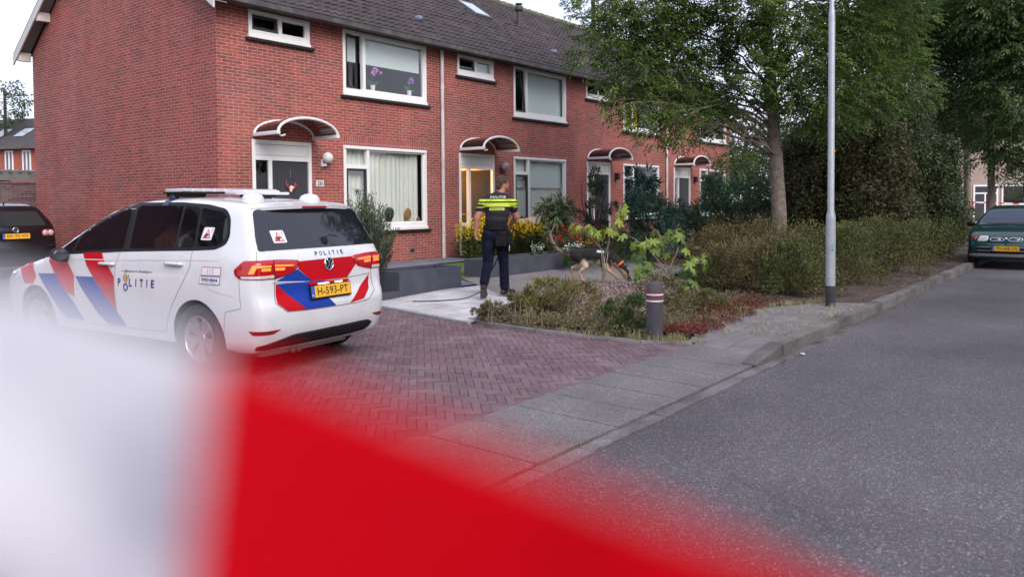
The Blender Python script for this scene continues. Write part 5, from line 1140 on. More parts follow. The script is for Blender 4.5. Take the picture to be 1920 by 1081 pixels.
    def on_back(x, z, off=.004):
        best = None
        for t in (bv, bv2):
            h = t.ray_cast(Vector((x, -1, z)), Vector((0, 1, 0)))
            if h[0] and (best is None or h[0].y < best): best = h[0].y
        return (x, (best if best is not None else -.1)-off, z)
    t = MB(); put_text(t, 'POLITIE', 1, lambda x, y: on_back(-.125+x, 1.545+y-.25*x*x, .007), bold=.03, space=1.15, width=.24, height=.036); t.build('back_lettering', mat('silver_print', (.62, .66, .62), .4), shirt)
    t = MB(); n = 16
    for i in range(n):
        a, b = -.262+.235*i/n, -.262+.235*(i+1)/n; t.quad(on_back(a, 1.337), on_back(b, 1.337), on_back(b, 1.374), on_back(a, 1.374))
    t.build('name_strip', mat('neon_strip', NEON, .6), vest)
    t = MB(); put_text(t, 'HONDENGELEIDER', 1, lambda x, y: on_back(-.145+x, 1.3555+y, .008), bold=.02, width=.205, height=.020); t.build('name_lettering', INK, vest)
    t = MB()
    for i in range(20):
        a, b = -.285+.29*i/20, -.285+.29*(i+1)/20
        for z0, z1 in ((1.394, 1.450), ): t.quad(on_back(a, z0), on_back(b, z0), on_back(b, z1), on_back(a, z1))
    t.build('reflective_band', mat('neon_strip', NEON, .6), vest)
    rd = MB(); rd.box(.055, .085, .10, .14, 1.42, 1.50, bev=.008); rd.tube([(.07, .12, 1.5), (.072, .12, 1.62)], .005, 5); rd.build('radio', LEATH, P)
    tt = MB()      # tattoo on the left forearm
    return P
off = officer()
def fur_mat():
    mt = bpy.data.materials.new('shepherd_fur'); mt.use_nodes = True; n = mt.node_tree.nodes; l = mt.node_tree.links; p = n['Principled BSDF']; p.inputs['Roughness'].default_value = .85
    at = n.new('ShaderNodeVertexColor'); at.layer_name = 'fur'; tc = n.new('ShaderNodeTexCoord'); no = n.new('ShaderNodeTexNoise'); no.inputs['Scale'].default_value = 45; no.inputs['Detail'].default_value = 5; l.new(tc.outputs['Object'], no.inputs['Vector'])
    mr = n.new('ShaderNodeMapRange'); mr.inputs[3].default_value = .6; mr.inputs[4].default_value = 1.4; l.new(no.outputs[0], mr.inputs[0]); vm = n.new('ShaderNodeVectorMath'); vm.operation = 'SCALE'; l.new(at.outputs[0], vm.inputs[0]); l.new(mr.outputs[0], vm.inputs['Scale']); l.new(vm.outputs[0], p.inputs['Base Color'])
    bu = n.new('ShaderNodeBump'); bu.inputs['Strength'].default_value = .9; bu.inputs['Distance'].default_value = .012; l.new(no.outputs[0], bu.inputs['Height']); l.new(bu.outputs[0], p.inputs['Normal']); return mt
FUR = fur_mat()
def dog():
    head_dir = math.atan2(-.30, 1.0)
    D = thing('dog', 'German shepherd dog with orange collar sniffing the path, tail curved up', 'dog', (1.27, 14.05, .125), R_(-14))
    Y = .075
    lm = [('c', (-.10, 0, .465), .140, (.12, 0, .47), .135), ('c', (.12, 0, .465), .138, (.38, 0, .44), .170), ('c', (.38, 0, .43), .170, (.50, 0, .42), .135), ('e', (.40, 0, .37), (.15, .115, .135)), ('e', (.17, 0, .43), (.22, .115, .12)),
          ('c', (.50, 0, .46), .115, (.64, 0, .33), .088), ('c', (.64, 0, .33), .088, (.73, 0, .215), .072), ('e', (.755, 0, .175), (.082, .068, .072)), ('c', (.77, 0, .145), .050, (.845, 0, .045), .030), ('c', (.845, 0, .05), .030, (.855, 0, .032), .026), ('c', (.745, 0, .10), .03, (.82, 0, .035), .02),
          ('c', (-.17, 0, .50), .062, (-.30, 0, .50), .045), ('c', (-.30, 0, .50), .046, (-.45, 0, .57), .042), ('c', (-.45, 0, .57), .043, (-.56, 0, .72), .036), ('c', (-.56, 0, .72), .036, (-.595, 0, .85), .026), ('c', (-.595, 0, .85), .026, (-.555, 0, .93), .014)]
    # hind legs: thigh, knee forward, hock back, shank, paw
    for s, hip, knee, hock, foot, toe in ((-1, (-.06, -Y, .44), (.06, -Y, .29), (-.055, -Y, .155), (.005, -Y, .03), (.065, -Y, .022)), (1, (-.10, Y, .44), (-.05, Y, .29), (-.22, Y, .235), (-.205, Y, .10), (-.19, Y, .055))):
        lm += [('e', ((hip[0]+knee[0])/2-.005, s*Y*-1*-1 if False else hip[1], (hip[2]+knee[2])/2+.02), (.085, .055, .135), Matrix.Rotation(R_(-20), 3, 'Y')), ('c', hip, .09, knee, .058), ('c', knee, .056, hock, .027), ('c', hock, .028, foot, .024), ('c', foot, .026, toe, .024)]
    for sh, elb, wr, paw, toe in (((.42, -Y, .36), (.44, -Y, .245), (.61, -Y, .10), (.66, -Y, .03), (.70, -Y, .022)), ((.40, Y, .36), (.36, Y, .25), (.375, Y, .12), (.355, Y, .035), (.395, Y, .022))):
        lm += [('c', sh, .072, elb, .047), ('c', elb, .042, wr, .029), ('c', wr, .029, paw, .025), ('c', paw, .027, toe, .023)]
    for s in (-1, 1): lm += [('c', (.735, s*.045, .235), .030, (.80, s*.062, .305), .009)]
    o = fuse('body', lm, [FUR], D, .011, 3)
    ca = o.data.color_attributes.new('fur', 'FLOAT_COLOR', 'POINT'); blk = np.array((.010, .009, .009)); tan = np.array((.47, .285, .165)); cream = np.array((.62, .50, .38)); cols = []
    rg2 = np.random.default_rng(4)
    for v in o.data.vertices:
        x, y, z = v.co; nz = .02*math.sin(x*23+z*17)+.015*math.sin(x*41-z*31)
        if x < -.22: c = blk*1.5 if (z-(.50+max(0, -.30-x)*.9)+nz > .0 and x > -.5) else np.array((.16, .12, .09))
        elif x > .68:                                  # head: tan cheeks, dark muzzle and forehead
            k = (x-.68)*.85-(.25-z); c = blk if (x > .80 or k > .02) else tan*.8
            if abs(y) > .04 and z > .24: c = blk
        elif x > .52: c = blk if z > .40-(x-.52)*1.0+nz else (tan*.75)
        elif z > .385+nz-.10*max(0, .35-abs(x-.25)) : c = blk
        elif z > .33+nz and x > -.02: c = cream*.75
        elif x < .12: c = cream*.85 if (z > .22 and x < -.02) else tan*.95
        else: c = tan
        if -.22 <= x <= .52:                      # soft edge of the black saddle
            e_ = .355+nz+.03*math.sin(x*9); k = min(1, max(0, (z-e_+.035)/.07)); lo_ = (tan if x > .12 or z < .22 else cream) if z < .30 else cream*.85; c = lo_*(1-k)+blk*k
        cols += [*c, 1]
    ca.data.foreach_set('color', np.array(cols, dtype=np.float32))
    n_ = MB(); n_.sphere((.868, 0, .035), .020, 8, sc3=(.9, 1, .8)); n_.build('nose', INK, o, smooth=True)
    hn = MB()
    def band(c, d, r0, r1, w, mm):
        c, d = Vector(c), Vector(d).normalized(); ux = d.orthogonal().normalized(); uy = d.cross(ux); k = len(hn.v); n = 24
        for t in (-w, w):
            for i in range(n): a = 2*math.pi*i/n; hn.v.append(tuple(c+d*t+ux*math.cos(a)*r0+uy*math.sin(a)*r1))
        hn.f += [(k+i, k+(i+1) % n, k+n+(i+1) % n, k+n+i) for i in range(n)]; hn.m += [mm]*n
    band((.655, 0, .315), (.55, 0, -.66), .098, .098, .016, 0); hn.build('collar', mat('orange_collar', (.62, .10, .015), .6), D, smooth=True)
    hn = MB(); band((.36, 0, .435), (1, 0, 0), .178, .165, .02, 0); band((.52, 0, .45), (.8, 0, -.35), .145, .130, .016, 0); hn.tube([(.36, 0, .607), (.44, 0, .60), (.53, 0, .565)], .022, 8); hn.build('harness', LEATH, D, smooth=True)
    hp = MB(); hp.add([(.27, -.132, .535), (.40, -.150, .525), (.405, -.138, .565), (.275, -.115, .575)], [(0, 1, 2, 3)]); hp.build('harness_patch', mat('silver_print', (.62, .66, .62), .4), D)
    return D
dg_ = dog()
# the long tracking leash: from the man's hand to the dog, and trailing back over the path
ls = thing('dog_leash', 'long black leash from the officer to the dog, its end trailing on the path', 'leash', (-.09, 12.32, .10))
def rel(p): return Vector(p)-Vector((-.09, 12.32, .10))
dm = Matrix.Translation((1.27, 14.05, .125)) @ Matrix.Rotation(R_(-14), 4, 'Z')
h0 = Vector((.02, .36, 1.065)); h1 = rel(dm @ Vector((.36, 0, .625)))
q = MB(); q.tube([h0+(h1-h0)*t-Vector((0, 0, .16*math.sin(math.pi*t)*.9)) for t in np.linspace(0, 1, 18)], .010, 6)
pa = [h0, Vector((-.02, .28, .85)), Vector((-.20, .25, .45)), Vector((-.42, .35, .10))]+[rel(L(*p)) for p in ((1.95, -4.9, .095), (1.35, -5.2, .075), (.85, -5.35, .062), (.45, -5.1, .055), (.28, -4.85, .05))]
sm = []
for i in range(len(pa)-1):
    p0, p1, p2, p3 = pa[max(0, i-1)], pa[i], pa[i+1], pa[min(len(pa)-1, i+2)]
    for t in (0, .25, .5, .75): sm.append(.5*((2*p1)+(p2-p0)*t+(2*p0-5*p1+4*p2-p3)*t*t+(3*p1-p0-3*p2+p3)*t**3))
q.tube(sm+[pa[-1]], .010, 6); q.build('strap', LEATH, ls, smooth=True)

# ================================================================ street furniture
pl = thing('street_lamp', 'grey galvanised street lamp post with dark base at the kerb', 'street lamp', (4.43, 10.85, .085))
GALV = mat('galvanised_steel', (.46, .49, .54), .5, .4, noise=(3, (.36, .39, .43), .4, .7))
q = MB(); q.lathe([(.064, .28), (.064, 1.20), (.060, 1.26), (.044, 1.33), (.043, 4.02), (.039, 4.06), (.031, 4.11), (.030, 5.9)], 24, close=True); po = q.build('post', GALV, pl, autosmooth=R_(40))
q = MB(); q.lathe([(.066, -.1), (.066, .285)], 24); q.build('base_sleeve', mat('bitumen_paint', (.035, .032, .038), .8, noise=(8, (.07, .06, .055), .45, .7)), pl, autosmooth=R_(40))
q = MB(); q.box(-.018, .012, -.068, -.063, .82, .862); q.build('number_sticker', mat('teal_sticker', (.10, .42, .40), .5), pl)
q = MB(); q.box(-.012, .008, -.068, -.063, .775, .79); q.build('lock', INK, pl)
q = MB(); q.box(.018, .040, -.042, -.034, 2.13, 2.17); q.build('sticker', mat('orange_sticker', (.7, .28, .03), .5), pl)
q = MB(); q.lathe([(.05, 5.86), (.16, 5.92), (.19, 6.02), (.13, 6.12), (.02, 6.16)], 20); q.build('lantern', mat('lamp_head_grey', (.3, .3, .31), .4), pl, autosmooth=R_(40))
bo = thing('bollard', 'dark grey recycled bollard with two red and white bands by the flower bed', 'bollard', (1.585, 8.67, .03))
BOL = mat('bollard_dark', (.052, .048, .060), .75, noise=(4, (.10, .095, .10), .45, .7), bump=(30, .5, .004))
q = MB(); M = Matrix.Rotation(R_(25), 4, 'Z')
def octo(r, z, tilt=0): return [(r*math.cos(a), r*math.sin(a), z+tilt*math.cos(a)) for a in np.linspace(0, 2*math.pi, 17)[:-1]]
rings = [octo(.094, -.08), octo(.092, .60, .0), octo(.080, .632, .008), octo(.05, .640, .008)]
q.v = [p for r in rings for p in r]; q.f = [(i*16+k, i*16+(k+1) % 16, (i+1)*16+(k+1) % 16, (i+1)*16+k) for i in range(3) for k in range(16)]+[tuple(range(48, 64))]; q.m = [0]*len(q.f)
q.build('post', BOL, bo, autosmooth=R_(50))
for z in (.505, .435):
    q = MB(); q.lathe([(.0935, z-.011), (.0945, z-.011), (.0945, z+.004), (.0935, z+.004)], 32, 0, close=False); q.lathe([(.0935, z+.004), (.0945, z+.004), (.0945, z+.017), (.0935, z+.017)], 32, 1, close=False); q.build('reflective_band', [mat('white_reflector', (.8, .78, .78), .3), mat('red_reflector', (.5, .02, .04), .3)], bo, autosmooth=R_(40))
# planters
PLT = mat('anthracite_planter', (.050, .054, .078), .7, noise=(2.5, (.080, .085, .115), .4, .75), bump=(90, .25, .003))
def planter(label, a0, a1, b0, b1, z0, z1, fill):
    o = thing('planter', label, 'planter', L((a0+a1)/2, (b0+b1)/2, z0), ROTF, 'anthracite garden planters'); w, d, h = (a1-a0)/2, (b1-b0)/2, z1-z0; t = .045; q = MB()
    q.box(-w, w, -d, -d+t, -.05, h, bev=.006); q.box(-w, w, d-t, d, -.05, h, bev=.006); q.box(-w, -w+t, -d+t+.002, d-t-.002, -.05, h, bev=.006); q.box(w-t, w, -d+t+.002, d-t-.002, -.05, h, bev=.006)
    q.build('trough', PLT, o); q = MB(); q.box(-w+t, w-t, -d+t, d-t, -.04, h-fill); q.build('soil', SOIL, o); return o
planter('empty grey block planter beside the police car, at the start of the path', .50, 1.98, -4.34, -3.66, .05, .46, .10)
planter('long low dark grey planter wall behind the officer and the dog', 3.10, 6.60, -3.95, -3.40, .10, .47, .05)
eb = thing('edging_board', 'low dark border edging the bed of the feathery conifer beside the police car', 'garden border', L(.2, -4.33, .03), ROTF)
q = MB(); q.box(-.30, .29, -.03, .03, -.05, .13, bev=.006); q.box(-.30, -.24, .032, .9, -.05, .13, bev=.006); q.build('board', PLT, eb)
wc = thing('garden_bucket', 'white plastic garden bin half hidden behind the feathery conifer', 'bin', L(1.9, -2.0, .16), ROTF)
q = MB(); q.lathe([(.14, 0), (.19, .40), (.205, .41), (.205, .45), (.19, .46)], 20); q.build('bin_body', WHITE2, wc, autosmooth=R_(40)); q = MB(); q.lathe([(.215, .45), (.215, .48), (.10, .53), (.02, .54)], 20); q.build('lid', WHITE2, wc, autosmooth=R_(40))
# items standing on the window sill of the first house
def sillpt(a, b=.105, z=1.10): return L(a, b, z)
for lab, nm, a in (('round dark green pot plant standing on the window sill behind the net curtain', 'sill_plant', 4.42), ):
    o = thing(nm, lab, 'house plant', sillpt(a), ROTF); q = MB(); q.lathe([(.05, 0), (.065, .10)], 14); q.build('pot', mat('dark_pot', (.03, .03, .03), .6), o); V = []
    for _ in range(500):
        d = rg.normal(0, 1, 3); d /= np.linalg.norm(d); p = d*np.array([.135, .05, .15])+np.array([0, 0, .21]); u = np.cross(d, [.3, .2, 1]); u /= np.linalg.norm(u)*1/.02; v = np.cross(d, u)*.6; V += [p-u, p-v, p+u, p+v]
    np_mesh('foliage', np.array(V), 4, mat('box_leaf', (.02, .05, .018), .7, island=.4), o)
o = thing('sill_ornament', 'round tan wooden ornament on a foot standing on the window sill', 'ornament', sillpt(5.02), ROTF)
q = MB(); q.sphere((0, 0, .20), .13, 10, sc3=(.85, .22, 1.05)); q.build('disc', mat('tan_wood', (.36, .19, .07), .7, noise=(14, (.22, .11, .04), .4, .7)), o, smooth=True); q = MB(); q.lathe([(.06, 0), (.05, .03), (.02, .07)], 14); q.build('foot', mat('tan_wood', (.36, .19, .07), .7), o)
o = thing('sill_candle', 'small reddish brown jar at the right end of the window sill', 'jar', sillpt(5.37), ROTF); q = MB(); q.lathe([(.045, 0), (.05, .05), (.03, .10), (.0, .12)], 14, close=False); q.build('jar', mat('terracotta_jar', (.20, .07, .05), .6), o, smooth=True)
def orchid(lab, a, col, hgt):
    o = thing('orchid', lab, 'orchid', L(a, .10, 4.13), ROTF, 'orchids on the upper window sill'); q = MB(); q.lathe([(.05, 0), (.06, .11)], 14); q.build('pot', WHITE2, o); q = MB(); q.tube([(0, 0, .1), (.02, 0, .3), (.05, 0, hgt)], .005, 5); q.tube([(0, 0, .1), (-.03, 0, .3), (-.04, 0, hgt-.06)], .005, 5); q.build('stem', mat('stem_green', (.05, .09, .03), .7), o)
    V = []
    for cx, cz in [(.05+rg.normal(0, .07), hgt+rg.normal(0, .05)) for _ in range(9)]:
        for k in range(5):
            t = 2*math.pi*k/5; u = np.array([math.cos(t), -.2, math.sin(t)])*.04; v = np.array([-math.sin(t), 0, math.cos(t)])*.018; c = np.array([cx, -.02, cz]); V += [c, c+u*.6-v, c+u, c+u*.6+v]
    np_mesh('blossom', np.array(V), 4, col, o); V = []
    for k in range(8):
        t = rg.uniform(0, 6.28); u = np.array([math.cos(t)*.20, math.sin(t)*.04, rg.uniform(.02, .14)]); v = np.array([0, .0, .035]); c = np.array([0, 0, .11]); V += [c, c+u*.5-v, c+u, c+u*.5+v]
    np_mesh('leaves', np.array(V), 4, mat('orchid_leaf', (.03, .07, .025), .5, island=.3), o)
orchid('pink orchid at the left of the upper window with the half drawn blind', 3.95, mat('pink_orchid', (.52, .14, .45), .6, island=.3), .42)
orchid('violet orchid at the right of the upper window with the half drawn blind', 5.10, mat('violet_orchid', (.24, .08, .42), .6, island=.3), .36)

# ================================================================ barrier tapes
TAPEW = mat('white_tape', (.90, .90, .94), .45, spec=.2, trans=.5, noise=(24, (.46, .46, .56), .50, .72)); TAPER = mat('red_tape', (.82, .002, .016), .7, spec=.15, trans=.5)  # grey noise in the white tape's colour stands in for fold shadows
def tape(name, label, pts, wv, bounds, th=.0006, fold=None, nw=6):
    """pts: centre line, wv: half-width vectors, bounds: lengths along the tape where the colour changes"""
    o = thing(name, label, 'barrier tape', pts[0]); P0 = Vector(pts[0]); sm, sw = [], []; N = len(pts); K = 14
    for i in range(N-1):
        for t in np.linspace(0, 1, K, endpoint=False):
            q = []
            for A_ in (pts, wv):
                p0, p1, p2, p3 = [Vector(A_[k]) for k in (max(0, i-1), i, i+1, min(N-1, i+2))]; q.append(.5*((2*p1)+(p2-p0)*t+(2*p0-5*p1+4*p2-p3)*t*t+(3*p1-p0-3*p2+p3)*t**3))
            sm.append(q[0]-P0); sw.append(q[1])
    sm.append(Vector(pts[-1])-P0); sw.append(Vector(wv[-1])); s = [0]
    for i in range(1, len(sm)): s.append(s[-1]+(sm[i]-sm[i-1]).length)
    if isinstance(bounds, int):
        sm0 = s[bounds*K]-.0005; bounds = sorted([sm0+k*.215 for k in range(14)]+[sm0-k*.215 for k in range(1, 40) if sm0-k*.215 > 0])
        if sum(1 for b in bounds if b < sm0-.01) % 2: bounds = bounds[1:]
    if fold: fold = (s[int(fold[0]*K)],)+tuple(fold[1:])
    def at_(l):
        k = min(len(s)-2, max(0, int(np.searchsorted(s, l)-1))); f = (l-s[k])/max(1e-9, s[k+1]-s[k]); return sm[k]+(sm[k+1]-sm[k])*f, sw[k]+(sw[k+1]-sw[k])*f
    bs = sorted(set(list(s)+[b for b in bounds if 0 < b < s[-1]])); q = MB()
    def fd(l, a, nn): return nn/th*(fold[2]*math.exp(-((l-fold[0]-fold[1]*a)/fold[3])**2)) if fold else nn*0
    for i in range(len(bs)-1):
        ci = sum(1 for b in bounds if b <= bs[i]+1e-6) % 2
        (c0, w0), (c1, w1) = at_(bs[i]), at_(bs[i+1]); nn = (c1-c0).cross(w0).normalized()*th
        for j in range(nw):
            a, b = -1+2*j/nw, -1+2*(j+1)/nw
            P_ = [c0+w0*a+fd(bs[i], a, nn), c1+w1*a+fd(bs[i+1], a, nn), c1+w1*b+fd(bs[i+1], b, nn), c0+w0*b+fd(bs[i], b, nn)]; q.quad(*[p+nn for p in P_], ci); q.quad(*[p-nn for p in P_[::-1]], ci)
    return q.build('ribbon', [TAPEW, TAPER], o, smooth=True)
def pix(px, py, D):
    u = px-960; w = py-PYC; X = cs*u-sn*w; Y = sn*u+cs*w; d = CR*X/FPX-CU*Y/FPX+CF; return Vector((0, 0, CAMH))+d*(D/d.y)
ctl = [((-900, 560), (-900, 1500), .125, .115), ((-350, 510), (-420, 1450), .092, .092), ((0, 530), (-80, 1420), .086, .083), ((215, 590), (130, 1400), .086, .082), ((412, 655), (330, 1400), .085, .081), ((680, 755), (590, 1420), .081, .080), ((1000, 880), (900, 1480), .077, .079), ((1350, 1015), (1250, 1560), .077, .082), ((1750, 1150), (1660, 1650), .14, .125), ((2300, 1290), (2200, 1800), .16, .14)]
cen = []; wvs = []
for t_, b_, d0, d1 in ctl:
    p, q_ = pix(*t_, d0), pix(*b_, d1); cen.append((p+q_)/2); wvs.append((p-q_)/2)
cen = [Vector((-2.6, .7, 1.50)), Vector((-1.5, .45, 1.52)), Vector((-.8, .28, 1.535)), Vector((-.45, .195, 1.54)), Vector((-.26, .15, 1.542))]+cen+[Vector((.24, .175, 1.475)), Vector((.42, .235, 1.45)), Vector((.75, .33, 1.41)), Vector((1.5, .55, 1.37)), Vector((2.6, .8, 1.36))]; wvs = [Vector((0, .0, .036))]*5+wvs+[Vector((.004, .002, .036))]*5
tape('barrier_tape', 'red and white barrier tape stretched close in front of the camera', cen, wvs, 9, fold=(7.25, -.026, .009, .0065), nw=24)
bt0, bt1 = Vector((20.3, 34.6, 1.40)), Vector((27.5, 34.0, 1.26))
bp = [bt0+(bt1-bt0)*t-Vector((0, 0, .06*math.sin(math.pi*t))) for t in (0, .2, .4, .6, .8, 1)]
tape('barrier_tape', 'thin red and white barrier tape strung between trees behind the green car', bp, [Vector((0, .01, .034))]*6, [0, .22, .60, .85, 1.2, 1.42, 1.8, 2.05, 2.45, 2.7, 3.1, 3.35, 3.75, 4.0, 4.4, 4.65, 5.1, 5.4, 5.8, 6.1])
# ================================================================ plants
def unit(v): return v/np.maximum(np.linalg.norm(v, axis=-1, keepdims=True), 1e-9)
def rdirs(n, rg_): return unit(rg_.normal(0, 1, (n, 3)))
def leafs(C, U, N, ln, wd, bend=.18):
    """pointed leaves: base at C, along U, facing N"""
    n = len(C); U = unit(U); S = unit(np.cross(U, N)); ln = np.broadcast_to(ln, (n,))[:, None]; wd = np.broadcast_to(wd, (n,))[:, None]; Nn = np.cross(S, U)
    return np.stack([C, C+U*ln*.45-S*wd*.5+Nn*ln*bend*.3, C+U*ln-Nn*ln*bend, C+U*ln*.45+S*wd*.5+Nn*ln*bend*.3], 1).reshape(-1, 3)
def pinnate(C, D, rg_, ln=.24, leaflet=.085, pairs=4):
    """feathered ash leaves: a pair of leaflets at each step of the stalk and one at the tip"""
    n = len(C); D = unit(D); N = unit(np.array([0, 0, 1.])+rg_.normal(0, .35, (n, 3))); S = unit(np.cross(D, N)); N = np.cross(S, D); out_ = []
    L_ = ln*rg_.uniform(.7, 1.2, (n, 1))
    for k in range(pairs+1):
        t = .22+.78*k/pairs; P = C+D*L_*t-np.array([0, 0, 1.])*L_*.22*t*t
        if k == pairs: out_.append(leafs(P, D-np.array([0, 0, .4]), N, leaflet*rg_.uniform(.8, 1.2, n), leaflet*.34)); break
        for s in (-1, 1): out_.append(leafs(P, D*.55+S*s*.85-np.array([0, 0, .25])+rg_.normal(0, .12, (n, 3)), N+rg_.normal(0, .2, (n, 3)), leaflet*rg_.uniform(.8, 1.2, n), leaflet*.34))
    return np.concatenate(out_)
def branch(mb, p0, p1, r0, r1, rg_, sag=.12, n=6, wob=.06, seg=7):
    p0, p1 = np.array(p0, float), np.array(p1, float); ln = np.linalg.norm(p1-p0); pts = []
    for i in range(n+1):
        t = i/n; w = rg_.normal(0, wob*ln*.25, 3)*(0 if i in (0, n) else 1); pts.append(tuple(p0+(p1-p0)*t+np.array([0, 0, 1])*ln*sag*math.sin(math.pi*t)+w))
    mb.tube(pts, [r0+(r1-r0)*i/n for i in range(n+1)], seg); return pts
BARK = mat('ash_bark', (.230, .190, .158), .95, noise=(9, (.135, .108, .090), .4, .65), bump=(26, 1, .02)); BARKD = mat('dark_bark', (.06, .05, .042), .95, bump=(26, 1, .02)); TWIG = mat('twig', (.13, .10, .075), .9)
def leaf_mat(name, c, isl=.45, tr=.25, rough=.55, c2=None): return mat(name, c, rough, island=isl, trans=tr, noise=(.9, c2 if c2 else tuple(x*.62 for x in c), .38, .62))
def tree(name, label, loc, trunk, r, clumps, lm, per, kind='ash', leaflet=.085, lsz=.10, seed=1, group=None, bark=BARK, limbs=True, twigs=True):
    """trunk: list of points relative to loc; clumps: [(centre, radius)] relative to loc"""
    rg_ = np.random.default_rng(seed); T = thing(name, label, 'tree', loc, 0, group); q = MB(); n = len(trunk)
    pts = []; rad = []
    for i in range((n-1)*5+1):
        k = min(n-2, i//5); t = i/5-k; p = np.array(trunk[k])*(1-t)+np.array(trunk[k+1])*t; pts.append(tuple(p+rg_.normal(0, .008, 3))); f = i/((n-1)*5); rad.append(r*(1-.62*f)*(1+.35*max(0, 1-f*14))+rg_.normal(0, r*.02))
    q.tube(pts, rad, 14)
    V = []
    for c, R in clumps:
        c = np.array(c, float)
        if limbs:
            h = min(trunk[-1][2]*.98, max(trunk[-1][2]*rg_.uniform(.33, .50), c[2]-.30*math.hypot(c[0]-trunk[-1][0], c[1])+rg_.normal(0, .35))); i = min(len(pts)-1, int(h/trunk[-1][2]*(len(pts)-1)))
            bp_ = branch(q, pts[i], tuple(c), max(.010, rad[i]*.22), .008, rg_, sag=.06, wob=.12, seg=6)
            if twigs:
                for _ in range(5): branch(q, bp_[rg_.integers(3, 7)], tuple(c+rdirs(1, rg_)[0]*R*.85), .012, .004, rg_, .05, 3, .1, 4)
        m_ = int(per*(R/.8)**2*(.62 if kind == 'ash' and R < .6 and c[0] < -2.2 else 1)); d = rdirs(m_, rg_); rr = R*rg_.uniform(.25, 1.0, (m_, 1))**.55; P = c+d*rr*np.array([1.15, 1.15, .78])
        if kind == 'ash': V.append(pinnate(P, d*np.array([1, 1, .45])+rg_.normal(0, .35, (m_, 3)), rg_, .25*leaflet/.085, leaflet))
        elif kind == 'broad': V.append(leafs(P, d+rg_.normal(0, .6, (m_, 3))-np.array([0, 0, .4]), np.array([0, 0, 1.])+rg_.normal(0, .6, (m_, 3)), lsz*rg_.uniform(.7, 1.3, m_), lsz*.6))
        elif kind == 'needle':
            for s in range(3): V.append(leafs(P, d+rg_.normal(0, .45, (m_, 3))+np.array([0, 0, .15]), rdirs(m_, rg_), lsz*rg_.uniform(.7, 1.5, m_), lsz*.28))
    q.build('trunk', bark, T, smooth=True); np_mesh('crown', np.concatenate(V), 4, lm, T); return T
def rel_clumps(loc, lst): return [(tuple(pix(px, py, D)-Vector(loc)), R) for px, py, D, R in lst]
# 1 the ash tree that stands behind the hedge and hangs over the houses
l1 = (5.72, 16.7, .08); rg1 = np.random.default_rng(21)
lst = [(1128, 20, 15.4, .55), (1118, 95, 15.2, .42), (1165, 60, 15.5, .6), (1190, 135, 15.6, .62), (1162, 165, 15.3, .36), (1150, 200, 15.0, .24), (1225, 190, 15.6, .55), (1210, 225, 15.3, .40), (1225, 252, 15.0, .30), (1280, 245, 15.2, .36), (1290, 215, 15.6, .48), (1325, 225, 15.8, .32), (1340, 195, 16.4, .42), (1280, 180, 16.2, .6), (1245, 120, 15.9, .7), (1240, 40, 16.0, .75), (1310, 70, 16.3, .7), (1330, 140, 16.8, .55), (1200, 5, 15.5, .7), (1300, 0, 16.2, .7), (1385, 30, 16.6, .6), (1400, 95, 17.2, .42), (1385, 185, 17.4, .36), (1375, 300, 16.0, .26),
       (1470, 60, 15.6, .65), (1520, 110, 15.8, .6), (1500, 20, 16, .7), (1480, 160, 15.8, .5), (1545, 170, 16, .6), (1590, 60, 16.2, .75), (1600, 130, 16.6, .7), (1590, 10, 16.8, .7), (1510, 210, 16.4, .42), (1660, 30, 17, .8), (1660, 110, 17.4, .7), (1560, 235, 17, .4), (1420, 140, 15.3, .4), (1410, 20, 15.4, .5), (1630, 190, 17.6, .6), (1700, 170, 18, .6)]
cl = rel_clumps(l1, lst)
for _ in range(26):                                  # the part of the crown above the picture
    a = rg1.uniform(0, 6.28); rr = 3.4*math.sqrt(rg1.uniform(0, 1)); z = rg1.uniform(6.6, 9.6); cl.append(((rr*math.cos(a), rr*math.sin(a), z), .9))
ASHL = leaf_mat('ash_leaf', (.150, .225, .055), .5, .45, .5, (.075, .130, .036))
tree('street_tree', 'tall ash tree with bare straight trunk between the hedge and the row of houses', l1, [(.03, 0, -.1), (-.02, 0, 1.5), (-.12, 0, 3.0), (-.22, 0, 4.4), (-.30, .05, 6.2), (-.2, .1, 8.2)], .175, cl, ASHL, 340, leaflet=.105, seed=3)
